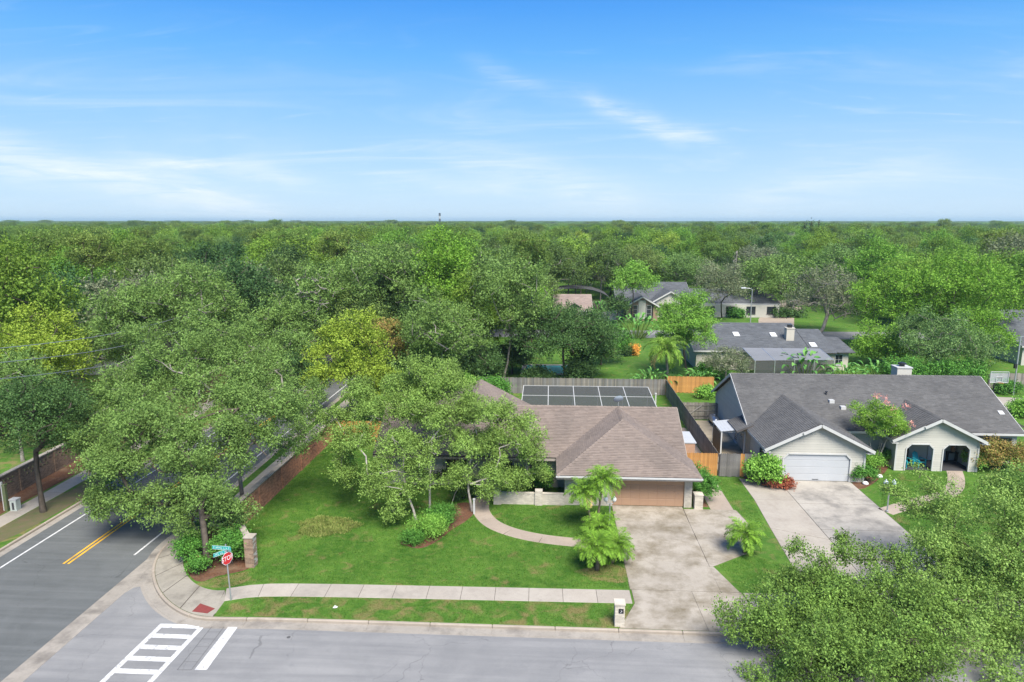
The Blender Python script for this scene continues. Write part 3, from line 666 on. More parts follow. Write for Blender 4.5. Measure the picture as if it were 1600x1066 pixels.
# beds of mulch
def bed(name, px, mat=m_mulch, z=.006):
    p = smooth_line([P(u, v) for u, v in px] + [P(*px[0])], 2)[:-1]
    return MB().prism(p, -.1, z).build(name, mat, kind='structure')
bed('oak_bed', ((626, 850), (632, 832), (650, 812), (690, 793), (735, 782), (744, 800), (728, 815), (705, 828), (686, 845), (655, 860)))
bed('corner_bed', ((288, 868), (300, 846), (330, 810), (372, 838), (396, 870), (402, 882), (380, 893), (340, 900), (312, 912), (294, 900)))
bed('palm_bed', ((895, 893), (930, 884), (960, 880), (984, 893), (985, 910), (950, 912)), g_dry)
bed('worn_patch', ((300, 915), (330, 905), (372, 896), (398, 890), (392, 908), (350, 920)), g_dry)
bed('porch_bed', ((1330, 752), (1375, 720), (1392, 728), (1368, 755), (1340, 768)))
bed('garage_bed', ((1160, 740), (1215, 728), (1222, 752), (1232, 765), (1196, 768), (1165, 756)))
MB().prism([(-38, 20), (-35.8, 20), (-36.0, 60), (-36.3, 110), (-42, 110), (-38.2, 45)], -.1, .008).build('wall_bed', m_mulch, kind='structure')
MB().prism([tuple(p) for p in smooth_line([(-34.3, 36.5), (-33.2, 35.2), (-32.4, 38), (-32.3, 42), (-32.5, 46), (-33.4, 48), (-34.3, 44), (-34.3, 36.5)], 2)[:-1]], -.1, .006).build('bare_soil_under_street_tree', M('soil', (.13, .10, .06), (.085, .10, .035), scale=1.5, bump=.6), kind='structure')
m_dirt = M('yard_dirt', (.40, .34, .25), (.28, .24, .17), scale=1.2, bump=.5, rough=.95, big=(.6, (.20, .2, .12), .55, .75))
MB().prism([(13.1, 50), (16.2, 50), (16.2, 64.5), (13.1, 64.5)], -.1, .007).build('side_yard', m_dirt, kind='structure')
MB().prism([(9.9, 50), (12.7, 50), (12.7, 62), (9.9, 62)], -.1, .007).build('side_passage', m_path, kind='structure')
MB().prism([(10.1, 44), (10.8, 44), (10.8, 49.5), (10.1, 49.5)], -.1, .006).build('hedge_bed', m_mulch, kind='structure')
# pool deck and the second street behind
MB().prism([(-3, 57), (9.8, 57), (9.8, 66.5), (-3, 66.5)], -.1, .009).build('pool_deck', m_walk, kind='structure')
MB().prism([(-70, 110.5), (140, 113.5), (140, 121.0), (-70, 118.5)], -.1, .010).build('back_street', m_street, kind='structure')
MB().prism([(36.5, 120), (42.5, 120), (48, 136), (56, 154), (51.5, 157), (45, 146), (40.5, 134)], -.1, .014).build('rising_driveway', m_path, kind='structure')
MB().prism([(2, 119), (8, 119), (7, 127), (3, 127)], -.1, .016).build('far_driveway', m_path, kind='structure')
MB().prism([(23, 119), (29, 119), (27, 134), (23, 134)], -.1, .016).build('far_driveway.001', m_path, kind='structure')
MB().prism([(44, 70), (56, 70), (56, 74), (46, 76), (43, 80)], -.1, .010).build('basketball_pad', m_walk, kind='structure')
# ------------------------------------------------------------------ grass blades (uncountable)
def blades(name, poly_list, holes, density, h, mat, seed, label):
    rng = np.random.default_rng(seed); allp = []
    for poly in poly_list:
        A = np.array(poly); x0, y0 = A.min(0); x1, y1 = A.max(0); n = int((x1 - x0) * (y1 - y0) * density)
        q = np.stack([rng.uniform(x0, x1, n), rng.uniform(y0, y1, n)], 1); allp.append(q[inside(q, A)])
    q = np.concatenate(allp)
    for hpoly in holes: q = q[~inside(q, np.array(hpoly))]
    n = len(q); az = rng.uniform(0, 2 * math.pi, n); lean = rng.uniform(.2, .9, n); hh = h * rng.uniform(.6, 1.3, n)
    base = np.concatenate([q, np.full((n, 1), .002)], 1); d = np.stack([np.cos(az) * np.sin(lean), np.sin(az) * np.sin(lean), np.cos(lean)], 1)
    s_ = np.stack([-np.sin(az), np.cos(az), np.zeros(n)], 1) * (.014 * rng.uniform(.7, 1.6, n))[:, None]
    V = np.stack([base - s_, base + s_, base + d * hh[:, None]], 1).reshape(-1, 3)
    o = link(name, npmesh(name, V, np.arange(len(V), dtype=np.int32).reshape(-1, 3), mat)); return tag(o, label, 'grass', None, 'stuff')
def inside(q, A):
    r = np.zeros(len(q), bool); j = len(A) - 1
    for i in range(len(A)):
        c = ((A[i, 1] > q[:, 1]) != (A[j, 1] > q[:, 1])) & (q[:, 0] < (A[j, 0] - A[i, 0]) * (q[:, 1] - A[i, 1]) / (A[j, 1] - A[i, 1] + 1e-12) + A[i, 0]); r ^= c; j = i
    return r
obed = [P(u, v) for u, v in ((626, 850), (632, 832), (650, 812), (690, 793), (735, 782), (744, 800), (728, 815), (705, 828), (686, 845), (655, 860))]
gpath = offset(gp, -.6) + offset(gp, .6)[::-1]
cbed = [P(u, v) for u, v in ((288, 868), (300, 846), (330, 810), (372, 838), (396, 870), (402, 882), (380, 893), (340, 900), (312, 912), (294, 900))]
wtop = [P(355, 921), P(400, 912.5), P(470, 912), P(986, 921.5)]
blades('grass_blades', [[P(300, 905)] + wtop[:0] + [P(352, 919.5), P(400, 911), P(470, 910.5), P(985, 920), (4.25, 43.6), (-4, 43.6), (-12, 46), (-18.8, 56), (-18.9, 39), (-16.4, 34.2)]], [obed, gpath, cbed], 330, .055, b_lawn, 3, 'front lawn grass between the brick wall and driveway')
blades('verge_grass_blades', [[P(346, 961), P(362, 944), P(400, 934), P(470, 933), P(990, 945), (3.6, 29.75), (-15.2, 29.75)]], [], 330, .05, b_verge, 4, 'patchy grass strip between sidewalk and kerb')
blades('neighbour_grass_blades', [[(22.35, 43.2), (30, 48), (33, 50), (33, 38), (40, 33.8), (22.4, 33.8)], [(22.35, 44.6), (25.5, 51.2), (31, 51.6), (30.8, 49), (29, 47.2)], [(9.6, 36), (11.6, 37.4), (13.6, 36), (13.6, 33.4), (10.1, 33.4)], [(12.45, 43.6), (13.6, 40.2), (14.1, 45.5), (14.1, 49), (12.45, 49.4)]], [], 250, .05, b_lawn, 5, 'bright neighbouring lawn grass beside the white driveway')
# ================================================================== buildings: generators
def roof_mat(name, c1, c2, stain, var=.07):
    s = NT(name); vec = s.pos(); r = s.island(); kk = .76 if 'brown' in name or 'tan' in name else .8; c1, c2, stain = [tuple(x * kk for x in q) for q in (c1, c2, stain)]
    c = s.mix(r, c1, c2); mp = s.n('ShaderNodeMapping'); mp.inputs['Scale'].default_value = (.9, .9, .25); s.t.links.new(vec, mp.inputs[0])
    c = s.mix(s.math('MULTIPLY', s.rng(s.noise(mp.outputs[0], .55, 6, .65, .5), .42, .72), .8), c, stain)
    g_ = s.noise(vec, 55, 3, .8); hv = s.n('ShaderNodeHueSaturation'); s.set(hv.inputs['Value'], s.math('MULTIPLY', s.rng(g_, .2, .8, .85, 1.15), s.rng(s.math('FRACT', s.math('MULTIPLY', r, 13.7)), 0, 1, 1 - var, 1 + var))); s.t.links.new(c, hv.inputs['Color'])
    s.pbr(hv.outputs[0], .9, .2, 0, s.bump(g_, .4, .01)); return s.m
r_brown = roof_mat('shingle_brown', (.285, .231, .195), (.25, .202, .172), (.18, .15, .13))
r_grey = roof_mat('shingle_grey', (.158, .155, .150), (.132, .130, .127), (.095, .094, .094))
r_slate = roof_mat('shingle_slate', (.145, .155, .165), (.115, .122, .132), (.10, .105, .11), .1)
r_tan = roof_mat('shingle_tan', (.40, .31, .27), (.33, .26, .23), (.28, .22, .19), .1)
m_deck = M('roof_deck', (.10, .09, .085), rough=.9); m_white = M('trim_white', (.50, .50, .485), (.44, .44, .425), scale=2, rough=.5, spec=.4)
m_fascia = M('fascia_brown', (.34, .30, .26), (.28, .25, .22), rough=.6)
m_cream = M('stucco_cream', (.50, .465, .39), (.44, .41, .345), scale=1.2, bump=.25, bscale=30, rough=.9, big=(.5, (.36, .33, .27), .55, .8))
m_siding = M('siding_grey', (.47, .455, .40), (.43, .415, .365), scale=1.0, rough=.7, island=.05)
m_wbrick = M('brick_white', (.54, .49, .41), (.43, .39, .32), scale=3, rough=.85, island=.12, bump=.3)
m_mortar = M('mortar', (.50, .46, .40), (.40, .37, .32), rough=.95)
m_rbrick = M('brick_red', (.46, .22, .13), (.35, .165, .10), scale=3, rough=.9, island=.28, bump=.35, big=(.7, (.20, .10, .07), .55, .8))
m_bbrick = M('brick_buff', (.30, .21, .145), (.22, .15, .105), scale=3, rough=.9, island=.25, bump=.35)
m_cap = M('coping', (.42, .37, .31), (.27, .24, .2), scale=2, rough=.9, bump=.3, big=(1.0, (.14, .13, .10), .5, .75))
m_gdoor = M('garage_brown', (.42, .265, .165), (.385, .24, .155), scale=1.2, rough=.55, spec=.35)
m_gwhite = M('garage_white', (.43, .445, .46), (.40, .415, .43), scale=1.0, rough=.45, spec=.4)
m_black = M('black_metal', (.02, .02, .022), rough=.4, spec=.5); m_dkgrey = M('dark_grey', (.06, .06, .065), rough=.6)
m_alu = M('aluminium', (.55, .56, .57), (.42, .43, .44), scale=3, rough=.38, metal=.8)
m_galv = M('galvanised', (.45, .47, .48), (.36, .38, .39), scale=5, rough=.45, metal=.6)
def glass_mat(name, c=(.02, .025, .03)):
    s = NT(name); s.pbr(c, .08, .8); return s.m
m_glass = glass_mat('window_glass'); m_glass_b = glass_mat('window_glass_blue', (.05, .07, .09))
def screen_mat(name, col, alpha):
    s = NT(name); d = s.n('ShaderNodeBsdfDiffuse'); d.inputs[0].default_value = (*col, 1); t = s.n('ShaderNodeBsdfTransparent'); mx = s.n('ShaderNodeMixShader')
    v = s.rng(s.noise(s.pos(), .7, 4, .6), .3, .7, alpha - .06, alpha + .06); s.set(mx.inputs[0], v)
    s.t.links.new(t.outputs[0], mx.inputs[1]); s.t.links.new(d.outputs[0], mx.inputs[2]); s.t.links.new(mx.outputs[0], s.o.inputs[0]); return s.m
m_screen = screen_mat('insect_screen', (.075, .08, .077), .78); m_screen_lt = screen_mat('insect_screen_pale', (.20, .21, .23), .85)

def poly2(poly):
    Pn = [Vector(p) for p in poly]; n = sum((Pn[i].cross(Pn[(i + 1) % len(Pn)]) for i in range(len(Pn))), Vector()).normalized()
    if n.z < 0: n = -n
    u = Vector((0, 0, 1)).cross(n).normalized(); w_ = n.cross(u)
    if w_.z < 0: u = -u; w_ = n.cross(u)
    o = Pn[0]; return o, u, w_, n, [((p - o).dot(u), (p - o).dot(w_)) for p in Pn]
def span(p2, b):
    xs = []
    for i in range(len(p2)):
        (x0, y0), (x1, y1) = p2[i], p2[(i + 1) % len(p2)]
        if (y0 - b) * (y1 - b) <= 0 and abs(y1 - y0) > 1e-9: xs.append(x0 + (x1 - x0) * (b - y0) / (y1 - y0))
    return (min(xs), max(xs)) if len(xs) > 1 else None
def shingle(mb, poly, rnd, expo=.15, tab=.31, lift=.024):
    """real overlapping shingle courses clipped to one convex roof plane"""
    o, u, w_, n, p2 = poly2(poly); b0 = min(q[1] for q in p2); b1 = max(q[1] for q in p2); b = b0
    while b < b1 - .01:
        bt = min(b + expo, b1 - 1e-4); lo = span(p2, b + 1e-4); hi = span(p2, bt)
        if lo and hi:
            x = min(lo[0], hi[0]) - rnd.uniform(0, tab)
            while x < max(lo[1], hi[1]):
                tw = tab * rnd.uniform(.75, 1.25); a0 = max(x, lo[0]); a1 = min(x + tw, lo[1]); c0 = max(x, hi[0]); c1 = min(x + tw, hi[1])
                x += tw
                if a1 <= a0 and c1 <= c0: continue
                a0 = min(max(a0, lo[0]), lo[1]); a1 = max(min(a1, lo[1]), a0); c0 = min(max(c0, hi[0]), hi[1]); c1 = max(min(c1, hi[1]), c0)
                if a1 - a0 < .005: a0 = a1 = (c0 if abs(c0 - a0) < abs(c1 - a0) else c1); a0 -= .002; a1 += .002
                if c1 - c0 < .005: cm = min(max((a0 + a1) / 2, hi[0]), hi[1]); c0, c1 = cm - .002, cm + .002
                h = lift * rnd.uniform(.7, 1.4); f = lambda a, bb, z: o + u * a + w_ * bb + n * z
                mb.add([f(a0, b, h), f(a1, b, h), f(c1, bt, .004), f(c0, bt, .004), f(a0, b, -.004), f(a1, b, -.004)], [(0, 1, 2, 3), (4, 5, 1, 0)])
        b += expo
def ridge_caps(mb, p, q, rnd, wdt=.17, drop=.09, step=.3):
    p, q = Vector(p), Vector(q); d = q - p; L = d.length; d /= L; s_ = d.cross(Vector((0, 0, 1))).normalized(); up = s_.cross(d); k = 0.0
    while k < L:
        a = p + d * k; b = p + d * min(k + step, L); h0 = .045 * rnd.uniform(.85, 1.15); h1 = .025
        mb.add([a - s_ * wdt - up * (drop - h0), a + up * h0, a + s_ * wdt - up * (drop - h0), b - s_ * wdt - up * (drop - h1), b + up * h1, b + s_ * wdt - up * (drop - h1)], [(0, 1, 4, 3), (1, 2, 5, 4), (0, 2, 1)]); k += step
def roof(root, planes, caps, mat, seed, expo=.15, tab=.31, decks=True, cap_drop=.09):
    rnd = random.Random(seed); d = MB()
    for pl in planes:
        o, u, w_, n, p2 = poly2(pl); d.extr([Vector(p) - n * .006 for p in pl], -n * .11)
    r = d.build('roof', m_deck, root); s_ = MB()
    for pl in planes: shingle(s_, pl, rnd, expo, tab)
    s_.build('shingles', mat, r, 'stuff')
    c = MB()
    for a, b in caps: ridge_caps(c, a, b, rnd, drop=cap_drop)
    if caps: c.build('ridge_caps', mat, r, 'stuff')
    return r
def siding(mb, outline, openings, o, ux, nrm, course=.19):
    """lap boards on a vertical wall: outline/openings are polygons in (s, z); o origin, ux direction along the wall, nrm outward"""
    o, ux, nrm = Vector(o), Vector(ux), Vector(nrm); z = min(p[1] for p in outline); zt = max(p[1] for p in outline)
    def ivs(zz):
        sp = span(outline, zz)
        if not sp: return []
        L = [sp]
        for op in openings:
            q = span(op, zz)
            if not q: continue
            N = []
            for a, b in L:
                if q[0] > a: N.append((a, min(b, q[0])))
                if q[1] < b: N.append((max(a, q[1]), b))
            L = [(a, b) for a, b in N if b - a > .002]
        return L
    while z < zt - .01:
        z1 = min(z + course, zt - 1e-3); A, B = ivs(z + 1e-3), ivs(z1)
        if len(A) != len(B): A = B = ivs((z + z1) / 2)
        for (a0, a1), (b0, b1) in zip(A, B):
            p = [o + ux * a0 + Vector((0, 0, z)) + nrm * .018, o + ux * a1 + Vector((0, 0, z)) + nrm * .018, o + ux * b1 + Vector((0, 0, z1)) + nrm * .004, o + ux * b0 + Vector((0, 0, z1)) + nrm * .004,
                 o + ux * a0 + Vector((0, 0, z)) - nrm * .01, o + ux * a1 + Vector((0, 0, z)) - nrm * .01]
            f = [(0, 1, 2, 3), (4, 5, 1, 0)]
            if (p[1] - p[0]).cross(p[2] - p[0]).dot(nrm) < 0: f = [tuple(reversed(q)) for q in f]
            mb.add(p, f)
        z += course
def bricks(mb, core, o, ux, nrm, L, H, T, rnd, bw=.21, bh=.075, holes=None, stag=True, z0=0.0):
    """running-bond bricks, full wall thickness; holes=(z0,z1): honeycomb band with every second brick left out"""
    o, ux, nrm = Vector(o), Vector(ux).normalized(), Vector(nrm).normalized(); j = .011; row = 0; z = z0
    while z < H - bh * .5:
        zz = min(z + bh, H); hc = holes and holes[0] <= z + .01 and zz <= holes[1] + .01
        x = -(bw / 2 if row % 2 else 0); k = 0
        while x < L - .02:
            a, b = max(x, 0) + j / 2, min(x + bw, L) - j / 2
            if b - a > .03 and not (hc and (row // 2) % 2 == 0 and (k % 2 == (row // 4) % 2) and .3 < x < L - .5):
                e = rnd.uniform(-.004, .004); mb.obox(o + ux * a + Vector((0, 0, z + j / 2)) - nrm * (T + e), ux * (b - a), nrm * (T + 2 * e), Vector((0, 0, zz - z - j)))
            x += bw; k += 1
        z += bh; row += 1
    if core is not None:
        segs = [(z0, H)] if not holes else [(z0, holes[0]), (holes[1], H)]
        for a, b in segs: core.obox(o + Vector((0, 0, a)) - nrm * (T - .012), ux * L, nrm * (T - .024), Vector((0, 0, b - a)))
def window(root, o, ux, nrm, wdt, h, z, frame=m_white, pane=m_glass, nx=2, nz=2, depth=.05, name='window', fw=.07, sill=True):
    o, ux, nrm = Vector(o), Vector(ux).normalized(), Vector(nrm).normalized(); up = Vector((0, 0, 1)); b = o + up * z
    f = MB()
    f.obox(b + nrm * .001, ux * fw, nrm * depth, up * h); f.obox(b + ux * (wdt - fw) + nrm * .001, ux * fw, nrm * depth, up * h)
    f.obox(b + ux * fw + up * (h - fw) + nrm * .001, ux * (wdt - 2 * fw), nrm * (depth - .003), up * fw); f.obox(b + ux * fw + nrm * .001, ux * (wdt - 2 * fw), nrm * (depth - .003), up * fw)
    for i in range(1, nx): f.obox(b + ux * (wdt * i / nx - .015) + up * fw + nrm * .003, ux * .03, nrm * (depth * .7), up * (h - 2 * fw))
    for i in range(1, nz): f.obox(b + ux * fw + up * (h * i / nz - .015) + nrm * .003, ux * (wdt - 2 * fw), nrm * (depth * .6), up * .03)
    fr = f.build(name, frame, root)
    MB().obox(b + ux * fw * .5 + up * fw * .5 + nrm * .0005, ux * (wdt - fw), nrm * .012, up * (h - fw)).build('pane', pane, fr)
    if sill: MB().obox(b - ux * .05 + nrm * .001 - up * .06, ux * (wdt + .1), nrm * (depth + .05), up * .058).build('sill', frame, fr)
    return fr
def fence(name, label, p0, p1, h, mat, pw=.142, side=1, group=None, zb=.03, jag=.03, seed=0, mats=None, top='flat', rail_mat=None):
    """board fence: each picket, rail and post a part of its own"""
    rnd = random.Random(seed); p0, p1 = Vector((*p0, 0)), Vector((*p1, 0)); d = p1 - p0; L = d.length; d /= L; n = Vector((-d.y, d.x, 0)) * side
    r = thing(name, label, 'fence', tuple((p0 + p1) / 2), group); base = (p0 + p1) / 2; rm = rail_mat or mat
    ang = math.atan2(d.y, d.x); np_ = int(L / (pw + .006)); st_ = L / np_
    me = {}
    for m_ in (mats or [mat]):
        me[m_.name] = MB().add([(-pw / 2, -.009, 0), (pw / 2, -.009, 0), (pw / 2, .009, 0), (-pw / 2, .009, 0), (-pw / 2, -.009, h - .04), (pw / 2, -.009, h - .04), (pw / 2, .009, h - .04), (-pw / 2, .009, h - .04), (-pw / 4, -.009, h), (pw / 4, -.009, h), (pw / 4, .009, h), (-pw / 4, .009, h)],
            [(0, 3, 2, 1), (0, 1, 5, 4), (2, 3, 7, 6), (1, 2, 6, 5), (3, 0, 4, 7), (4, 5, 9, 8), (6, 7, 11, 10), (5, 6, 10, 9), (7, 4, 8, 11), (8, 9, 10, 11)]).mesh('picket', m_)
    for k in range(np_):
        p = p0 + d * st_ * (k + .5) + n * rnd.uniform(.010, .016) - base; m_ = rnd.choice(mats) if mats else mat
        link('picket', me[m_.name], r, (p.x, p.y, zb + rnd.uniform(-jag, jag)), ang + rnd.uniform(-.01, .01))
    for z in (.35, h * .52, h - .3): MB().obox(p0 - n * .04 + Vector((0, 0, z)), d * L, n * .038, Vector((0, 0, .085))).build('rail', rm, r)
    k = max(1, round(L / 2.4))
    for i in range(k + 1):
        q = p0 + d * (L * i / k); MB().obox(q - d * .045 - n * .135, d * .09, n * .09, Vector((0, 0, h - .06))).build('post', rm, r)
    return r
m_fgrey = M('fence_grey', (.26, .235, .205), (.15, .135, .115), scale=2, rough=.92, orand=.28, bump=.4, bscale=14, world=False)
m_fgrey2 = M('fence_pale', (.34, .32, .29), (.24, .225, .20), scale=2, rough=.92, orand=.25, bump=.4, bscale=14, world=False)
m_forange = M('fence_cedar', (.48, .245, .075), (.36, .17, .05), scale=2, rough=.8, orand=.18, bump=.35, bscale=14, world=False)
m_fmix = M('fence_weathered', (.20, .19, .18), (.13, .125, .12), scale=2, rough=.92, orand=.3, bump=.4, bscale=14, world=False)
# ================================================================== the corner house with the brown roof
rnd = random.Random(5)
H1 = thing('house', 'single-storey house with brown shingle hip roof and brown garage door', 'house', (2, 49, 0))
ze, zr = 2.5, 5.0
ap = (5.275, 47.5, zr)
planes = [[(.55, 42.8, ze), (10, 42.8, ze), ap], [(.55, 46.2, ze), (.55, 42.8, ze), ap, (5.275, 50.9, zr)], [(10, 42.8, ze), (10, 46.2, ze), (5.275, 50.9, zr), ap],
          [(-12.6, 46.2, ze), (.55, 46.2, ze), (5.275, 50.9, zr), (-12.6, 50.9, zr)], [(9.72, 46.48, 2.65), (9.72, 50.9, zr), (5.275, 50.9, zr)],
          [(-12.6, 50.9, zr), (9.72, 50.9, zr), (9.72, 55.6, ze), (-12.6, 55.6, ze)],
          [(-6.1, 51.2, 4.98), (-6.1, 59.5, 4.98), (-1.2, 59.5, 2.45), (-1.2, 51.2, 2.45)], [(-6.1, 51.2, 4.98), (-6.1, 59.5, 4.98), (-11.0, 59.5, 2.45), (-11.0, 51.2, 2.45)]]
roof(H1, planes, [((.55, 42.8, ze), ap), ((10, 42.8, ze), ap), (ap, (5.275, 50.9, zr)), ((-12.6, 50.9, zr), (9.72, 50.9, zr)), ((-6.1, 51.2, 4.98), (-6.1, 59.5, 4.98))], r_brown, 11)
fa = MB()
for a, b in (((.55, 42.8), (10, 42.8)), ((10, 42.8), (10, 46.2)), ((.55, 46.2), (.55, 42.8)), ((-12.6, 46.2), (.55, 46.2)), ((9.72, 55.6), (-12.6, 55.6))): fa.bar((*a, ze - .17), (*b, ze - .17), .03, .17)
for a, b in (((9.74, 46.5, 2.55), (9.74, 50.9, 4.88)), ((9.74, 50.9, 4.88), (9.74, 55.6, 2.38)), ((-6.1, 59.52, 4.86), (-1.2, 59.52, 2.33))): fa.bar(a, b, .03, .17)
fa.build('fascia', m_fascia, H1)
gt = MB(); gt.box((.5, 42.70, ze - .13), (10.05, 42.795, ze - .03)); gt.build('gutter', m_white, H1)
sf = MB(); sf.box((.6, 42.85, ze - .25), (9.95, 43.78, ze - .225)); sf.build('soffit', m_cream, H1)
wl_ = MB()
wl_.box((1.12, 44.0, 0), (1.27, 47.2, 2.4)); wl_.box((9.45, 44.0, 0), (9.6, 55.0, 2.4)); wl_.box((-12.1, 46.95, 0), (1.12, 47.1, 2.42)); wl_.box((-12.1, 55.0, 0), (9.6, 55.15, 2.42)); wl_.box((-12.1, 47.1, 0), (-11.95, 55.0, 2.42))
wl_.box((-10.6, 55.15, 0), (-10.45, 59.1, 2.42)); wl_.box((-1.75, 55.15, 0), (-1.6, 59.1, 2.42)); wl_.extr([(-10.6, 59.1, 0), (-1.6, 59.1, 0), (-1.6, 59.1, 2.4), (-6.1, 59.1, 4.8), (-10.6, 59.1, 2.4)], (0, .15, 0))
wl_.extr([(9.46, 47.2, 2.4), (9.46, 54.9, 2.4), (9.46, 50.95, 4.7)], (.14, 0, 0))
wl_.build('wall', m_cream, H1)
gb, gc = MB(), MB()
bricks(gb, gc, (1.12, 43.85, 0), (1, 0, 0), (0, -1, 0), 3.2, 2.25, .15, rnd); bricks(gb, gc, (9.12, 43.85, 0), (1, 0, 0), (0, -1, 0), .5, 2.25, .15, rnd); 
gfw = gb.build('garage_front_bricks', m_wbrick, H1, 'stuff'); gc.build('mortar', m_mortar, gfw)
MB().box((4.32, 43.86, 2.08), (9.12, 44.0, 2.26)).build('lintel', m_cream, H1)
MB().box((4.25, 43.83, 0), (4.325, 43.99, 2.13)).box((9.115, 43.83, 0), (9.19, 43.99, 2.13)).box((4.325, 43.835, 2.06), (9.115, 43.985, 2.125)).build('door_casing', m_cream, H1)
gd = MB().box((4.33, 43.965, 0.02), (9.11, 44.02, 2.06)).build('garage_door', m_gdoor, H1)
pw_, ph_ = 4.76 / 8, 2.02 / 4
pm = MB().add([(0, 0, 0), (pw_ - .03, 0, 0), (pw_ - .03, 0, ph_ - .03), (0, 0, ph_ - .03), (.03, -.011, .03), (pw_ - .06, -.011, .03), (pw_ - .06, -.011, ph_ - .06), (.03, -.011, ph_ - .06)], [(0, 1, 5, 4), (1, 2, 6, 5), (2, 3, 7, 6), (3, 0, 4, 7), (4, 5, 6, 7)]).mesh('panel', m_gdoor)
for i in range(8):
    for j in range(4): link('panel', pm, gd, tuple(Vector((4.345 + i * pw_, 43.963, .035 + j * ph_)) - origin(gd)))
for x, wd in ((-10.6, 1.6), (-7.4, 1.5), (-4.3, 1.7)): window(H1, (x, 46.95, 0), (1, 0, 0), (0, -1, 0), wd, 1.3, .85, nx=2, nz=2, frame=m_dkgrey)
dr = MB().box((-1.3, 46.88, .03), (-.35, 46.95, 2.1)).build('door', m_dkgrey, H1); MB().tube([(-.5, 46.87, 1.0), (-.5, 46.82, 1.0)], .035, 8).build('handle', m_galv, dr)
window(H1, (9.6, 49, 0), (0, 1, 0), (1, 0, 0), 1.2, 1.0, 1.1)
for x, y, h in ((-2.5, 52.6, .5), (7.6, 52.2, .45), (-8, 49.5, .4)): MB().tube([(x, y, 3.9), (x, y, 4.1 + h)], .05, 8).build('vent_pipe', m_galv, H1)
# low white wall along the front garden
LW = thing('garden_wall', 'low white brick garden wall with square piers beside curved path', 'wall', (-1.2, 43.6, 0))
lb, lc = MB(), MB()
for x0, x1 in ((-3.2, -.88), (-.38, 1.12)): bricks(lb, lc, (x0, 43.75, 0), (1, 0, 0), (0, -1, 0), x1 - x0, .78, .2, rnd)
b_ = lb.build('bricks', m_wbrick, LW, 'stuff'); lc.build('mortar', m_mortar, b_)
for x in (-3.7, -.88):
    pb, pc = MB(), MB(); bricks(pb, pc, (x, 43.62, 0), (1, 0, 0), (0, -1, 0), .5, 1.05, .42, rnd); p_ = pb.build('pier', m_wbrick, LW, 'stuff'); pc.build('mortar', m_mortar, p_)
for x0, x1 in ((-3.2, -.88), (-.38, 1.12)): MB().box((x0 + .005, 43.73, .782), (x1 - .005, 43.97, .83)).build('coping', m_wbrick, LW)
def brick_pillar(name, label, x, y, w_, h, mat, cap=m_cap, cat='pillar'):
    r = thing(name, label, cat, (x, y, 0)); a, c = MB(), MB(); bricks(a, c, (x - w_ / 2, y - w_ / 2, 0), (1, 0, 0), (0, -1, 0), w_, h, w_, rnd, bw=w_ / 2)
    bricks(a, None, (x + w_ / 2 + .001, y - w_ / 2, 0), (0, 1, 0), (1, 0, 0), w_, h, .06, rnd, bw=w_ / 2); bricks(a, None, (x - w_ / 2 - .001, y + w_ / 2, 0), (0, -1, 0), (-1, 0, 0), w_, h, .06, rnd, bw=w_ / 2)
    b = a.build('bricks', mat, r, 'stuff'); c.build('mortar', m_mortar, b)
    MB().box((x - w_ / 2 - .03, y - w_ / 2 - .03, h), (x + w_ / 2 + .03, y + w_ / 2 + .03, h + .06)).build('cap', cap, r)
    return r
# ================================================================== neighbour's house: grey roof, pale lap siding
H2 = thing('house', 'long single-storey house with grey shingle roof, pale lap siding and white garage door', 'house', (26, 57, 0))
yr, zr2, k2 = 59.8, 5.75, .5
planes = [[(15.95, 53.5, 2.6), (37.2, 53.5, 2.6), (37.2, yr, zr2), (15.95, yr, zr2)], [(15.95, yr, zr2), (37.2, yr, zr2), (37.2, 66.1, 2.6), (15.95, 66.1, 2.6)],
          [(15.85, 53.5, 2.6), (15.85, 48.75, 2.6), (19.7, 48.75, 4.525), (19.7, 57.35, 4.525)], [(19.7, 48.75, 4.525), (23.55, 48.75, 2.6), (23.55, 53.5, 2.6), (19.7, 57.35, 4.525)],
          [(26.2, 53.5, 2.6), (26.2, 51.4, 2.6), (29.6, 51.4, 4.3), (29.6, 56.9, 4.3)], [(29.6, 51.4, 4.3), (33.0, 51.4, 2.6), (33.0, 53.5, 2.6), (29.6, 56.9, 4.3)],
          [(15.0, 53.4, 2.42), (16.3, 53.4, 2.95), (16.3, 56.4, 2.95), (15.0, 56.4, 2.42)], [(37.2, 55.2, 3.2), (38.6, 55.6, 2.5), (38.6, 63.5, 2.5), (37.2, 63.9, 3.2)]]
roof(H2, planes, [((15.95, yr, zr2), (37.2, yr, zr2)), ((19.7, 48.75, 4.525), (19.7, 57.35, 4.525)), ((29.6, 51.4, 4.3), (29.6, 56.9, 4.3))], r_grey, 12)
tr = MB()
def rake(a, b, off): tr.bar((a[0], a[1] + off, a[2] - .12), (b[0], b[1] + off, b[2] - .12), .04, .22)
rake((15.8, 48.72, 2.57), (18.55, 48.72, 3.95), 0); rake((18.45, 48.72, 3.9), (19.7, 48.72, 4.525), -.09); rake((19.7, 48.72, 4.525), (23.6, 48.72, 2.57), -.09)
rake((26.15, 51.37, 2.57), (28.5, 51.37, 3.75), 0); rake((28.4, 51.37, 3.7), (29.6, 51.37, 4.3), -.09); rake((29.6, 51.37, 4.3), (33.05, 51.37, 2.57), -.09)
for x in (15.92, 37.23): tr.bar((x, 53.4, 2.45), (x, yr, zr2 - .12), .04, .22); tr.bar((x, yr, zr2 - .12), (x, 66.15, 2.45), .04, .22)
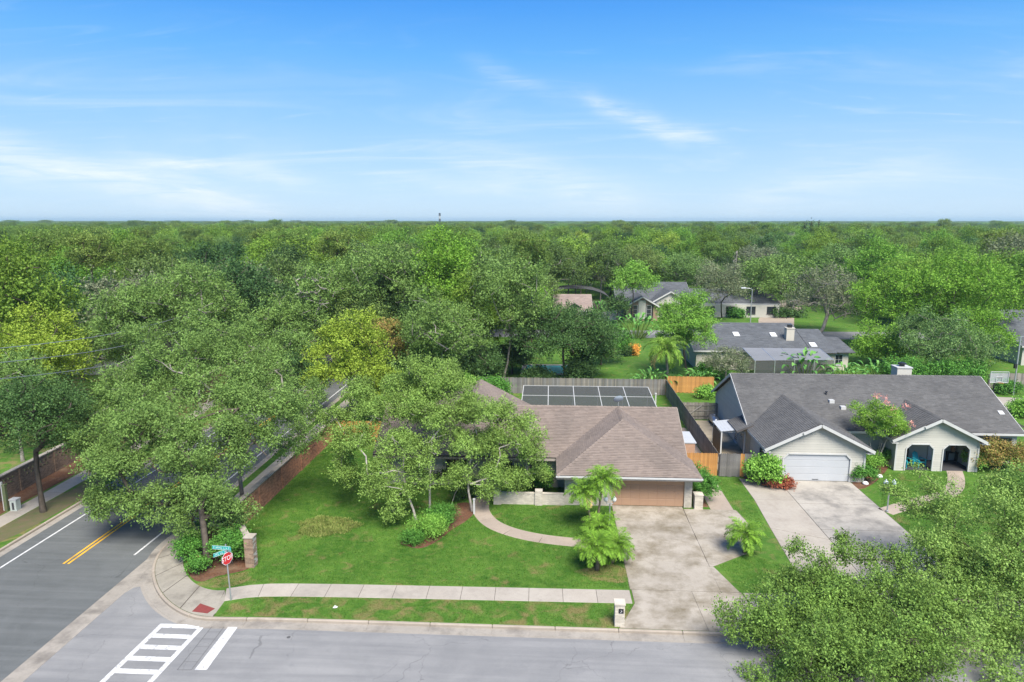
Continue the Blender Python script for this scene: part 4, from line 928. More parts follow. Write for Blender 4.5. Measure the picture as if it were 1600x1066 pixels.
tr.bar((23.56, 48.8, 2.48), (23.56, 53.5, 2.48), .04, .18); tr.bar((15.83, 48.8, 2.48), (15.83, 53.4, 2.48), .04, .18); tr.bar((33.0, 53.47, 2.48), (37.2, 53.47, 2.48), .04, .18); tr.bar((23.6, 53.47, 2.48), (26.2, 53.47, 2.48), .04, .18); tr.bar((33.01, 51.45, 2.48), (33.01, 53.4, 2.48), .04, .18); tr.bar((26.18, 51.45, 2.48), (26.18, 53.4, 2.48), .04, .18)
for x0, x1 in ((15.75, 16.25), (23.1, 23.65)): tr.box((x0, 48.70, 2.30), (x1, 49.12, 2.345))
for x0, x1 in ((26.1, 26.6), (32.75, 33.3)): tr.box((x0, 51.35, 2.30), (x1, 51.78, 2.345))
tr.build('fascia', m_white, H2)
ch = .36
door_op = [(1.02, -.1), (5.88, -.1), (5.88, 2.12 - ch), (5.88 - ch, 2.12), (1.02 + ch, 2.12), (1.02, 2.12 - ch)]
sd_ = MB(); wc = MB()
gpoly = [(0, 0), (6.85, 0), (6.85, 2.5), (3.425, 4.22), (0, 2.5)]
siding(sd_, gpoly, [door_op], (16.27, 49.15, 0), (1, 0, 0), (0, -1, 0))
def wall_with(opening, outline, o, ux, nrm, t):
    """solid wall strips around an opening (x range, top)"""
    x0, x1, zt = opening
    o, ux, nrm = Vector(o), Vector(ux), Vector(nrm); f = lambda s, z: o + ux * s + Vector((0, 0, z)) - nrm * .012
    xm = max(p[0] for p in outline); top = [p for p in outline]
    wc.extr([f(0, 0), f(x0, 0), f(x0, 2.45), f(0, 2.45)], -nrm * t); wc.extr([f(x1, 0), f(xm, 0), f(xm, 2.45), f(x1, 2.45)], -nrm * t); wc.extr([f(x0, zt), f(x1, zt), f(x1, 2.45), f(x0, 2.45)], -nrm * t)
    wc.extr([f(0, 2.45), f(xm, 2.45), f(xm / 2, max(p[1] for p in outline) - .03)], -nrm * t)
    for (sx, dx) in ((x0, 1), (x1, -1)): wc.extr([f(sx, zt), f(sx + dx * ch, zt), f(sx, zt - ch)], -nrm * t)
wall_with((1.02, 5.88, 2.12), gpoly, (16.27, 49.15, 0), (1, 0, 0), (0, -1, 0), .12)
siding(sd_, [(0, 0), (4.6, 0), (4.6, 2.5), (0, 2.5)], [], (16.25, 53.85, 0), (0, -1, 0), (-1, 0, 0)); siding(sd_, [(0, 0), (4.6, 0), (4.6, 2.5), (0, 2.5)], [], (23.13, 49.25, 0), (0, 1, 0), (1, 0, 0))
wc.box((16.262, 49.3, 0), (16.38, 53.9, 2.45)); wc.box((23.0, 49.3, 0), (23.118, 53.9, 2.45))
gside = [(0, 0), (11.8, 0), (11.8, 2.5), (5.9, 5.45), (0, 2.5)]
siding(sd_, gside, [], (16.25, 65.75, 0), (0, -1, 0), (-1, 0, 0)); wc.extr([(16.262, 65.7, 0), (16.262, 53.95, 0), (16.262, 53.95, 2.45), (16.262, 59.8, 5.38), (16.262, 65.7, 2.45)], (.12, 0, 0))
wc.box((23.12, 53.9, 0), (26.7, 54.02, 2.45)); wc.box((32.6, 53.9, 0), (36.8, 54.02, 2.45)); wc.box((26.7, 54.3, 0), (32.6, 54.42, 2.45)); wc.box((36.8, 53.9, 0), (36.92, 65.7, 2.45)); wc.box((16.4, 65.6, 0), (36.8, 65.72, 2.45))
siding(sd_, [(0, 0), (3.5, 0), (3.5, 2.5), (0, 2.5)], [], (23.13, 53.89, 0), (1, 0, 0), (0, -1, 0)); siding(sd_, [(0, 0), (4.15, 0), (4.15, 2.5), (0, 2.5)], [], (32.65, 53.89, 0), (1, 0, 0), (0, -1, 0))
pp = [(0, 0), (6.1, 0), (6.1, 2.5), (3.05, 4.03), (0, 2.5)]; ops = []
for a, b in ((.75, 2.8), (3.5, 5.5)): ops.append([(a, -.1), (b, -.1), (b, 2.15 - ch), (b - ch, 2.15), (a + ch, 2.15), (a, 2.15 - ch)])
siding(sd_, pp, ops, (26.65, 51.8, 0), (1, 0, 0), (0, -1, 0))
fp = lambda s, z: Vector((26.65 + s, 51.812, z))
for a, b in ((0, .75), (2.8, 3.5), (5.5, 6.1)): wc.extr([fp(a, 0), fp(b, 0), fp(b, 2.45), fp(a, 2.45)], (0, .14, 0))
for a, b in ((.75, 2.8), (3.5, 5.5)):
    wc.extr([fp(a, 2.15), fp(b, 2.15), fp(b, 2.45), fp(a, 2.45)], (0, .14, 0))
    for sx, dx in ((a, 1), (b, -1)): wc.extr([fp(sx, 2.15), fp(sx + dx * ch, 2.15), fp(sx, 2.15 - ch)], (0, .14, 0))
wc.extr([fp(0, 2.45), fp(6.1, 2.45), fp(3.05, 4.0)], (0, .14, 0))
wc.box((26.66, 51.96, 0), (26.78, 54.3, 2.45)); wc.box((32.62, 51.96, 0), (32.74, 54.3, 2.45))
siding(sd_, [(0, 0), (2.1, 0), (2.1, 2.5), (0, 2.5)], [], (32.75, 51.82, 0), (0, 1, 0), (1, 0, 0))
wc.build('wall', m_siding, H2); sd_.build('siding', m_siding, H2, 'stuff')
MB().box((26.8, 51.9, 0), (32.6, 54.28, .05)).build('porch_floor', m_dkgrey, H2)
MB().box((26.8, 51.96, 2.46), (32.6, 54.28, 2.5)).build('porch_ceiling', m_siding, H2)
def trim_arch(x, a, b, zt, y, wd=.11):
    tm = MB(); pts = [(x + a, y, 0.02), (x + a, y, zt - ch), (x + a + ch, y, zt), (x + b - ch, y, zt), (x + b, y, zt - ch), (x + b, y, 0.02)]
    for p, q in zip(pts[:-1], pts[1:]): tm.bar(p, q, .05, wd, up=(1, 0, .3) if abs(p[0] - q[0]) < .01 else (0, 0, 1))
    tm.build('arch_trim', m_white, H2)
trim_arch(16.27, 1.02, 5.88, 2.12, 49.11)
for a, b in ((.75, 2.8), (3.5, 5.5)): trim_arch(26.65, a, b, 2.15, 51.76, .09)
for x, y in ((16.25, 49.1), (23.13, 49.1), (26.66, 51.75), (32.75, 51.75)): MB().box((x - .06, y - .02, 0.02), (x + .06, y + .045, 2.35)).build('corner_board', m_white, H2)
g2d = MB().box((17.2, 49.225, .02), (22.25, 49.27, 2.2)).build('garage_door', m_gwhite, H2)
for j in range(4):
    m_ = MB().box((17.28, 49.19, .03 + j * .53), (22.17, 49.224, .03 + j * .53 + .515)); bevel(m_.build('section', m_gwhite, g2d), .012, 1)
    for q in (.17, .34): pass
MB().box((19.5, 49.17, .12), (19.95, 49.19, .16)).build('handle', m_dkgrey, g2d)
window(H2, (27.0, 54.29, 0), (1, 0, 0), (0, -1, 0), 1.3, 1.35, .75, nx=3, nz=3, frame=m_white); window(H2, (33.2, 53.87, 0), (1, 0, 0), (0, -1, 0), 1.6, 1.35, .75, nx=4, nz=3, frame=m_dkgrey); window(H2, (35.0, 53.87, 0), (1, 0, 0), (0, -1, 0), 1.5, 1.35, .75, nx=4, nz=3, frame=m_dkgrey)
MB().box((28.4, 54.22, .06), (28.9, 54.29, 2.15)).build('dark_sidelight', m_glass, H2)
d2 = MB().box((30.4, 54.2, .06), (31.3, 54.29, 2.12)).build('door', m_white, H2); MB().box((30.62, 54.19, 1.2), (31.08, 54.205, 1.95)).build('pane', m_glass, d2); MB().tube([(31.2, 54.2, 1.0), (31.2, 54.14, 1.0)], .035, 8).build('handle', m_galv, d2)
MB().box((31.55, 54.1, 0.05), (31.72, 54.28, 2.44)).build('pilaster', m_white, H2)
window(H2, (16.25, 58.4, 0), (0, -1, 0), (-1, 0, 0), .95, 2.0, .08, name='side_door', nx=1, nz=2); window(H2, (16.25, 56.6, 0), (0, -1, 0), (-1, 0, 0), .8, .95, 1.0, nx=1, nz=2)
window(H2, (16.24, 51.2, 0), (0, -1, 0), (-1, 0, 0), .8, 1.0, .9, nx=2, nz=2, frame=m_dkgrey)
x_, y_, z_ = DY(1410, 578, 61.0)
cm = MB().box((x_ - .62, 60.6, 4.9), (x_ + .62, 61.7, 6.2)).build('chimney', m_siding, H2)
MB().box((x_ - .68, 60.54, 6.2), (x_ + .68, 61.76, 6.28)).build('crown', m_white, cm); MB().lathe((x_, 61.15, 6.28), [(.22, 0), (.22, .18), (.36, .2), (.36, .28), (.18, .36)], 12).build('cowl', m_black, cm)
def on_roof(u, v): # a point of the neighbour's front slope under a photo pixel
    X, Y, dz = ray(u, v); t = (2.6 - 53.5 * k2 - CAM_H) / (dz - k2 * Y); return Vector((X * t, Y * t, CAM_H + dz * t))
q = on_roof(1291, 617); MB().lathe((q.x, q.y, q.z - .05), [(.07, 0), (.07, .3), (.11, .31), (.11, .38)], 10).build('vent_pipe', m_dkgrey, H2)
for u, v in ((1299, 629), (1317, 639)):
    q = on_roof(u, v); MB().box((q.x - .2, q.y - .15, q.z - .05), (q.x + .2, q.y + .25, q.z + .22)).build('roof_vent', m_white, H2)
q = on_roof(1578, 646); MB().obox((q.x - .9, q.y - .2, q.z - .08), (.4, 0, 0), (0, .4, .2), (0, -.02, .05)).build('roof_patch', m_white, H2)
dp = MB(); dp.tube([(15.95, 48.85, 2.4), (15.95, 48.85, 2.25), (16.18, 49.02, 2.1), (16.18, 49.02, .05)], .045, 8); dp.build('downpipe', m_black, H2)
# lean-to at the side
LT = thing('lean_to', 'small white metal-roofed lean-to with posts on the side of the grey house', 'canopy', (15.1, 55.4, 0))
rf_ = MB(); 
for k in range(9):
    x0 = 13.9 + k * .255; rf_.obox((x0, 54.0, 2.18 + k * .028), (.25, 0, .028), (0, 2.9, 0), (0, 0, .035)); rf_.obox((x0 + .215, 54.0, 2.215 + k * .028), (.035, 0, .004), (0, 2.9, 0), (0, 0, .03))
rf_.build('roof', m_gwhite, LT)
for x, y in ((14.0, 54.1), (14.0, 56.8), (15.85, 54.1)): MB().box((x - .05, y - .05, 0), (x + .05, y + .05, 2.2)).build('post', m_white, LT)
MB().box((13.95, 54.16, 2.08), (15.9, 54.22, 2.17)).build('beam', m_white, LT)
MB().box((13.96, 54.2, .02), (14.02, 56.75, 1.9)).build('side_panel', M('plywood', (.30, .18, .10), (.22, .13, .07)), LT)
AC = thing('air_conditioner', 'round-topped grey air conditioning unit behind the weathered gate', 'appliance', (15.15, 51.7, 0))
MB().box((14.7, 51.25, 0), (15.6, 52.15, .08)).build('pad', m_walk, AC); MB().lathe((15.15, 51.7, .08), [(.42, 0), (.42, .72), (.44, .73), (.44, .78)], 20).build('casing', m_galv, AC)
MB().lathe((15.15, 51.7, .86), [(.37, 0), (.37, .02), (.1, .05)], 20).build('fan_grille', m_black, AC)
lv = MB()
for k in range(10): lv.lathe((15.15, 51.7, .12 + k * .068), [(.428, 0), (.428, .03)], 20)
lv.build('louvres', m_dkgrey, AC, 'stuff')
TK = thing('propane_tank', 'silver horizontal gas tank lying by the grey gate', 'tank', (15.6, 63.2, 0))
tk = MB(); tk.smooth = True; tk.tube([(15.6, 62.2, .5), (15.6, 62.26, .5), (15.6, 62.4, .5), (15.6, 64.0, .5), (15.6, 64.14, .5), (15.6, 64.2, .5)], [.12, .26, .36, .36, .26, .12], 16); tk.build('shell', m_alu, TK)
for y in (62.6, 63.8): MB().box((15.3, y - .07, 0), (15.9, y + .07, .3)).build('leg', m_dkgrey, TK)
MB().lathe((15.6, 63.2, .84), [(.12, 0), (.12, .12), (.05, .17)], 12).build('valve_dome', m_alu, TK)
# ------------------------------------------------------------------ turquoise garden chairs
m_turq = M('chair_turquoise', (.03, .36, .42), (.025, .31, .37), rough=.5, spec=.4, world=False)
def adirondack():
    r = thing('garden_chair', 'x', 'chair', (0, 0, 0), 'turquoise porch chairs')
    for k in range(5): MB().obox((-.27, -.32 + k * .115, .40 - k * .025), (.54, 0, 0), (0, .10, -.022), (0, .004, .022)).build('seat_slat', m_turq, r)
    for k in range(5):
        x = -.25 + k * .102; h = .78 - abs(k - 2) * .05; MB().obox((x, .22, .26), (.092, 0, 0), (0, .02, .008), (0, .30 * h / .78, h)).build('back_slat', m_turq, r)
    for s_ in (-1, 1):
        MB().box((s_ * .36 - .07, -.36, .58), (s_ * .36 + .07, .34, .602)).build('arm', m_turq, r); MB().box((s_ * .33 - .02, -.34, 0), (s_ * .33 + .02, -.25, .578)).build('leg', m_turq, r)
        MB().obox((s_ * .29 - .015, -.30, .32), (.03, 0, 0), (0, .85, -.30), (0, 0, .09)).build('leg', m_turq, r); MB().box((s_ * .33 - .02, .26, .16), (s_ * .33 + .02, .32, .578)).build('leg', m_turq, r)
    return r
ch1 = adirondack(); ch2 = copy_tree(ch1)
ch1.location = (27.95, 52.55, .05); ch1.rotation_euler = (0, 0, .35); ch1['label'] = 'turquoise slatted garden chair nearer the left pier of the porch arch'
ch2.location = (28.98, 52.75, .05); ch2.rotation_euler = (0, 0, .3); ch2['label'] = 'turquoise slatted garden chair on the right of the porch pair'
TB = thing('console_table', 'dark console table with vase inside the right porch arch', 'table', (31.9, 54.0, .05)); MB().box((31.75, 53.8, .78), (32.55, 54.2, .83)).build('top', m_black, TB)
for x in (31.8, 32.5): MB().box((x - .03, 53.85, .05), (x + .03, 54.15, .78)).build('leg', m_black, TB)
VS = MB(); VS.smooth = True; VS.lathe((32.2, 54.0, .83), [(.1, 0), (.17, .12), (.18, .25), (.08, .42), (.11, .48)], 14); tag(VS.build('vase', M('terracotta', (.32, .18, .12), rough=.6)), 'brown rounded vase standing on the porch table', 'vase')
# ================================================================== pool screen cage behind the corner house
CG = thing('pool_enclosure', 'flat screened pool enclosure with white frame behind the brown roof', 'enclosure', (3.5, 62, 0))
cx0, cx1, cy0, cy1 = -2.5, 9.6, 57.6, 65.4
zf, zb_ = 2.45, 3.0
ft = lambda y: zf + (zb_ - zf) * (y - cy0) / (cy1 - cy0)
xs = [cx0 + (cx1 - cx0) * i / 5 for i in range(6)]; ym = 62.4
for x in xs: MB().bar((x, cy0, ft(cy0)), (x, cy1, ft(cy1)), .06, .07).build('beam', m_white, CG); MB().box((x - .05, cy1 - .05, 0), (x + .05, cy1 + .05, zb_ - .05)).build('post', m_white, CG)
for y in (cy0, ym, cy1): MB().bar((cx0, y, ft(y) + .001), (cx1, y, ft(y) + .001), .06, .07).build('purlin', m_white, CG)
MB().bar((cx0, cy1, 1.0), (cx1, cy1, 1.0), .05, .05).build('rail', m_white, CG)
for i in range(5):
    for ya, yb in ((cy0, ym), (ym, cy1)):
        MB().add([(xs[i] + .05, ya + .03, ft(ya) + .01), (xs[i + 1] - .05, ya + .03, ft(ya) + .01), (xs[i + 1] - .05, yb - .03, ft(yb) + .01), (xs[i] + .05, yb - .03, ft(yb) + .01)], [(0, 1, 2, 3)]).build('screen', m_screen, CG)
    for za, zb2 in ((0.05, .97), (1.03, zb_ - .06)): MB().add([(xs[i] + .05, cy1, za), (xs[i + 1] - .05, cy1, za), (xs[i + 1] - .05, cy1, zb2), (xs[i] + .05, cy1, zb2)], [(0, 1, 2, 3)]).build('screen', m_screen, CG)
for x in (cx0, cx1):
    MB().add([(x, cy0, .05), (x, cy1 - .05, .05), (x, cy1 - .05, zb_ - .06), (x, cy0, zf - .05)], [(0, 1, 2, 3)]).build('screen', m_screen, CG)
m_water = NT('pool_water'); m_water.pbr(m_water.mix(m_water.rng(m_water.noise(m_water.pos(), 1.2, 4), .3, .7), (.05, .40, .46), (.09, .50, .55)), .05, .6, 0, m_water.bump(m_water.noise(m_water.pos(), 3, 3), .15)); m_water = m_water.m
MB().prism([(-1, 60), (7.5, 60), (7.5, 64), (-1, 64)], .0, .02).build('covered_pool_water', m_water, kind='structure')
# satellite dish on the ridge
SD = thing('satellite_dish', 'small pale blue satellite dish on the brown roof ridge', 'antenna', (5.3, 51.0, 4.95))
MB().tube([(5.3, 51.0, 4.95), (5.3, 51.0, 5.35)], .03, 8).build('mast', m_galv, SD)
dm = MB(); dm.smooth = True
n_ = 16; rings = [(0, .06), (.18, .05), (.32, .01), (.40, -.05)]
cc = Vector((5.3, 50.95, 5.55)); ax = Vector((-.2, .75, .6)).normalized(); au = ax.orthogonal().normalized(); av_ = ax.cross(au)
vs = [cc + (au * math.cos(2 * math.pi * k / n_) + av_ * math.sin(2 * math.pi * k / n_)) * max(r, .01) - ax * z for r, z in rings for k in range(n_)]
dm.add(vs, [(i * n_ + k, i * n_ + (k + 1) % n_, (i + 1) * n_ + (k + 1) % n_, (i + 1) * n_ + k) for i in range(3) for k in range(n_)]).build('dish', M('dish_grey', (.36, .42, .48), rough=.4), SD)
MB().tube([cc - ax * .05, cc + ax * .32 - au * .1], .015, 6).box(tuple(cc + ax * .3 - au * .1 - Vector((.04, .04, .04))), tuple(cc + ax * .3 - au * .1 + Vector((.04, .04, .04)))).build('feed_arm', m_galv, SD)
# ================================================================== fences
fence('fence', 'weathered grey board fence along the back behind the pool enclosure', (-14, 74.0), (12.75, 74.0), 1.8, m_fgrey, seed=1, side=-1, mats=[m_fgrey, m_fmix])
fence('fence', 'long weathered grey fence running between the two houses', (12.82, 74.0), (12.75, 49.9), 1.8, m_fgrey, seed=2, side=-1)
fence('fence', 'cedar fence glimpsed through the lawn oaks left of the house', (-18.6, 56.5), (-12.3, 56.5), 1.8, m_forange, seed=7, side=-1)
fence('fence', 'orange cedar board fence section behind the grey gate yard', (12.95, 75.3), (18.3, 75.3), 1.85, m_forange, seed=3, side=-1)
fence('gate_fence', 'bright orange cedar gate section at the end of the side path', (10.35, 49.75), (12.66, 49.75), 1.8, m_forange, seed=4, side=-1, jag=.015)
FW = fence('gate_fence', 'weathered dark grey gate with one orange board beside the shrub', (12.86, 49.7), (16.15, 49.7), 1.8, m_fmix, seed=5, side=-1)
pk = [o for o in FW.children if o.name.startswith('picket')]
for o in pk[10:12]:
    o.data = o.data.copy(); o.data.materials.clear(); o.data.materials.append(m_forange); o['label'] = 'newer orange replacement board'
fence('fence', 'grey board gate with diagonal brace across the side yard', (12.95, 64.75), (16.2, 64.75), 1.7, m_fgrey, seed=6, side=1)
MB().bar((13.4, 64.68, .45), (14.7, 64.68, 1.45), .03, .09).build('brace', m_fgrey2, [o for o in bpy.data.objects if o.get('label', '').startswith('grey board gate')][0])
SH = thing('storage_cabinet', 'tall tan garden cabinet with white top between house and fence', 'cabinet', (11.2, 54.5, 0))
MB().box((10.3, 52.2, 0), (11.5, 55.0, 1.75)).build('body', M('cabinet_tan', (.42, .26, .17), rough=.6), SH)
for a, b in ((52.15, 53.4), (53.42, 55.05)): MB().box((10.25, a, 1.75), (11.6, b, 1.83)).build('lid', m_gwhite, SH)
MB().box((10.3, 55.05, 0), (11.0, 56.8, 1.6)).build('low_unit', m_gwhite, SH)
MB().box((9.75, 43.55, 0), (10.35, 44.15, .02)).build('pier_footing', m_walk, LW)
brick_pillar('brick_pier', 'short white brick pier at the right corner of the garage', 10.05, 43.9, .55, .95, m_wbrick, m_wbrick)
# ================================================================== brick boundary walls
def brick_wall(name, label, line, h, mat, hole_segs, post=3.6, T=.2, hz=(.9, 1.5), loc=None):
    r = thing(name, label, 'wall', (*line[0], 0)); 
    for si, (a, b) in enumerate(zip(line[:-1], line[1:])):
        a, b = Vector((*a, 0)), Vector((*b, 0)); d = b - a; L = d.length; d /= L; n = Vector((d.y, -d.x, 0)); k = max(1, round(L / post))
        for i in range(k):
            s0, s1 = L * i / k + .14, L * (i + 1) / k - .14; m_, c_ = MB(), MB()
            bricks(m_, c_, a + d * s0 + n * T / 2, d, n, s1 - s0, h - .08, T, rnd, holes=hz if (si, i) in hole_segs else None)
            p_ = m_.build('bricks', mat, r, 'stuff'); c_.build('mortar', m_mortar, p_)
        for i in range(k + 1):
            q = a + d * (L * i / k); m_ = MB(); bricks(m_, None, q - d * .139 + n * (T / 2 + .05), d, n, .278, h - .05, T + .1, rnd, bw=.139); m_.build('pier', mat, r, 'stuff')
        c = MB(); nb = int(L / .42)
        for i in range(nb): c.obox(a + d * (L * i / nb + .004) - n * (T / 2 + .07) + Vector((0, 0, h - .045)), d * (L / nb - .008), n * (T + .14), Vector((0, 0, .07)))
        c.build('coping', m_cap, r, 'stuff')
    return r
BW = brick_wall('brick_wall', 'red-brown brick boundary wall with honeycomb panel edging the front lawn', [(-16.75, 34.7), (-19.3, 38.3), (-18.9, 64)], 1.75, m_rbrick, {(1, 0), (1, 3)}, hz=(.82, 1.50))
brick_pillar('brick_pillar', 'square brick pillar ending the boundary wall near the stop sign', -16.5, 34.55, .5, 1.75, m_bbrick)
brick_wall('brick_wall', 'buff brick wall with honeycomb openings across the avenue', [(-37.0, 33), (-37.9, 48), (-38.6, 60), (-39.5, 90)], 1.75, m_bbrick, {(0, i) for i in range(5)} | {(1, i) for i in range(4)}, hz=(.75, 1.42))
# ================================================================== houses farther back
def gable_house(name, label, x0, x1, y0, y1, ze, zr, rmat, wmat, seed, over=.45, expo=.3, tab=.6, wins=(), chim=None):
    r = thing(name, label, 'house', ((x0 + x1) / 2, (y0 + y1) / 2, 0)); ym_ = (y0 + y1) / 2; k = (zr - ze) / (ym_ - y0)
    pl = [[(x0, y0, ze), (x1, y0, ze), (x1, ym_, zr), (x0, ym_, zr)], [(x0, ym_, zr), (x1, ym_, zr), (x1, y1, ze), (x0, y1, ze)]]
    roof(r, pl, [((x0, ym_, zr), (x1, ym_, zr))], rmat, seed, expo, tab)
    w_ = MB(); a, b, c, d = x0 + over, x1 - over, y0 + over, y1 - over; zt = ze + over * k - .16
    w_.box((a, c, 0), (b, c + .15, zt)); w_.box((a, d - .15, 0), (b, d, zt))
    for x in (a, b - .15): w_.extr([(x, c + .15, 0), (x, d - .15, 0), (x, d - .15, zt), (x, ym_, zr - .2), (x, c + .15, zt)], (.15, 0, 0))
    w_.build('wall', wmat, r)
    f = MB()
    for y in (y0, y1): f.bar((x0, y, ze - .12), (x1, y, ze - .12), .04, .2)
    for x in (x0, x1): f.bar((x, y0, ze - .1), (x, ym_, zr - .1), .04, .2); f.bar((x, ym_, zr - .1), (x, y1, ze - .1), .04, .2)
    f.build('fascia', m_white, r)
    for x, wd, h, z in wins: window(r, (x, c, 0), (1, 0, 0), (0, -1, 0), wd, h, z)
    return r
def chimney(root, x, y, z0, z1, w_=.9, mat=m_cream, name='chimney'):
    c = MB().box((x - w_ / 2, y - w_ / 2, z0), (x + w_ / 2, y + w_ / 2, z1)).build(name, mat, root); MB().box((x - w_ / 2 - .06, y - w_ / 2 - .06, z1), (x + w_ / 2 + .06, y + w_ / 2 + .06, z1 + .1)).build('crown', mat, c)
    MB().box((x - .25, y - .25, z1 + .1), (x + .25, y + .25, z1 + .5)).build('cowl', m_black, c); return c
def skylight(root, x, y, zf_, k, w_=.8, l=1.1):
    s_ = MB().obox((x - w_ / 2, y - l / 2, zf_(y - l / 2) + .02), (w_, 0, 0), (0, l, l * k), (0, -.1 * k, .1)).build('skylight', m_white, root)
    MB().obox((x - w_ / 2 + .08, y - l / 2 + .08, zf_(y - l / 2 + .08) + .125), (w_ - .16, 0, 0), (0, l - .16, (l - .16) * k), (0, 0, .012)).build('pane', M('skylight_pane', (.8, .82, .85), rough=.2), s_)
H3 = gable_house('house', 'slate-grey roofed house with three skylights and a tan chimney', 18.5, 33.3, 87.4, 103.2, 2.6, 5.05, r_slate, m_cream, 21)
k3 = (5.05 - 2.6) / 7.9; z3 = lambda y: 2.6 + (y - 87.4) * k3
pl2 = [[(33.25, 86.9, 2.5), (36.3, 86.9, 2.5), (36.3, 93.5, 4.55), (33.25, 93.5, 4.55)], [(33.25, 93.5, 4.55), (36.3, 93.5, 4.55), (36.3, 100, 2.6), (33.25, 100, 2.6)], [(36.25, 87.6, 2.45), (38.9, 87.6, 2.45), (38.2, 91.8, 3.75), (36.25, 91.8, 3.75)], [(36.25, 91.8, 3.75), (38.2, 91.8, 3.75), (38.9, 96, 2.45), (36.25, 96, 2.45)]]
rr_ = MB(); rn = random.Random(3); dk = MB()
for p in pl2: shingle(rr_, p, rn, .3, .6); o_, u_, w__, n__, _ = poly2(p); dk.extr([Vector(q) - n__ * .006 for q in p], -n__ * .1)
d_ = dk.build('lower_roof', m_deck, H3); rr_.build('shingles', r_slate, d_, 'stuff')
MB().box((33, 88.2, 0), (38.3, 88.35, 2.5)).box((38.15, 88.35, 0), (38.3, 95.2, 2.5)).build('wing_wall', m_cream, H3)
window(H3, (36.6, 88.2, 0), (1, 0, 0), (0, -1, 0), 1.0, 1.4, .7)
for u, v in ((1150, 523), (1208, 524)):
    X, Y, dz = ray(u, v); t = (2.6 - 87.4 * k3 - CAM_H) / (dz - k3 * Y); skylight(H3, X * t, Y * t, z3, k3)
skylight(H3, 34.0, 88.9, lambda y: 2.5 + (y - 86.9) * .3106, .3106)
X, Y, dz = ray(1234, 532); t = (2.6 - 87.4 * k3 - CAM_H) / (dz - k3 * Y); chimney(H3, X * t, Y * t + .4, 3.0, z3(Y * t) + 1.55, 1.0, m_cream)
S3 = thing('pool_enclosure', 'pale blue-grey screened cage in front of the skylight house', 'enclosure', (29, 84, 0))
nb = 4; xs3 = [24.6 + i * 2.4 for i in range(nb + 1)]
for i in range(nb + 1): MB().bar((xs3[i], 81.6 + .25 * i, 2.45), (xs3[i], 87.2, 3.0), .07, .09).build('beam', m_alu, S3); MB().box((xs3[i] - .05, 81.55 + .25 * i, 0), (xs3[i] + .05, 81.65 + .25 * i, 2.42)).build('post', m_alu, S3)
for i in range(nb):
    a, b = 81.6 + .25 * i, 81.85 + .25 * i
    MB().add([(xs3[i] + .04, a, 2.49), (xs3[i + 1] - .04, b, 2.49), (xs3[i + 1] - .04, 87.15, 3.03), (xs3[i] + .04, 87.15, 3.03)], [(0, 1, 2, 3)]).build('roof_screen', m_screen_lt, S3)
    MB().add([(xs3[i] + .05, a, .05), (xs3[i + 1] - .05, b, .05), (xs3[i + 1] - .05, b, 2.4), (xs3[i] + .05, a, 2.4)], [(0, 1, 2, 3)]).build('wall_screen', m_screen, S3)
# brick-fronted house beyond the back street
H4 = gable_house('house', 'large house with dark roof, brick-faced front gable and tall shuttered windows', 13.2, 28.5, 136, 154, 2.6, 6.3, r_slate, m_cream, 22)
p4 = [[(14.2, 138, 2.7), (14.2, 131.2, 2.7), (17.7, 131.2, 4.7), (17.7, 142, 4.7)], [(17.7, 131.2, 4.7), (21.2, 131.2, 2.7), (21.2, 138, 2.7), (17.7, 142, 4.7)], [(19.5, 138, 3.0), (19.5, 134.5, 3.0), (23.6, 134.5, 5.4), (23.6, 143, 5.4)], [(23.6, 134.5, 5.4), (27.7, 134.5, 3.0), (27.7, 138, 3.0), (23.6, 143, 5.4)],
      [(28.3, 138.6, 2.6), (46, 138.6, 2.6), (46, 146, 4.9), (28.3, 146, 4.9)], [(28.3, 146, 4.9), (46, 146, 4.9), (46, 153, 2.6), (28.3, 153, 2.6)]]
m_, dk = MB(), MB()
for p in p4: shingle(m_, p, rn, .3, .6); o_, u_, w__, n__, _ = poly2(p); dk.extr([Vector(q) - n__ * .006 for q in p], -n__ * .1)
d_ = dk.build('gable_roof', m_deck, H4); m_.build('shingles', r_slate, d_, 'stuff')
MB().extr([(14.7, 131.7, 0), (20.7, 131.7, 0), (20.7, 131.7, 2.9), (17.7, 131.7, 4.5), (14.7, 131.7, 2.9)], (0, .2, 0)).box((14.7, 131.9, 0), (14.9, 137, 2.7)).box((20.5, 131.9, 0), (20.7, 137, 2.7)).build('brick_front', m_bbrick, H4)
MB().box((17.0, 131.62, .3), (18.4, 131.7, 3.9)).build('white_panel', m_siding, H4)
MB().extr([(20.0, 135, 2.6), (27.2, 135, 2.6), (27.2, 135, 2.9), (23.6, 135, 5.1), (20.0, 135, 2.9)], (0, .2, 0)).box((20.9, 137.2, 0), (45.4, 137.35, 2.5)) .build('front_wall', m_siding, H4)
for x in (15.9, 18.55):
    f_ = window(H4, (x, 131.7, 0), (1, 0, 0), (0, -1, 0), .95, 2.5, .5, nx=1, nz=3)
    for sx in (x - .32, x + .97): MB().box((sx, 131.63, .5), (sx + .3, 131.69, 3.0)).build('shutter', m_black, f_)
for x in (31, 35, 39, 43): window(H4, (x, 137.2, 0), (1, 0, 0), (0, -1, 0), 1.8, 1.5, .7, frame=m_dkgrey)
f_ = MB()
for a, b in (((14.2, 131.15, 2.6), (17.7, 131.15, 4.6)), ((17.7, 131.15, 4.6), (21.2, 131.15, 2.6)), ((19.5, 134.45, 2.9), (23.6, 134.45, 5.3)), ((23.6, 134.45, 5.3), (27.7, 134.45, 2.9)), ((28.3, 138.55, 2.5), (46, 138.55, 2.5))): f_.bar(a, b, .05, .25)
f_.build('gable_fascia', m_white, H4)
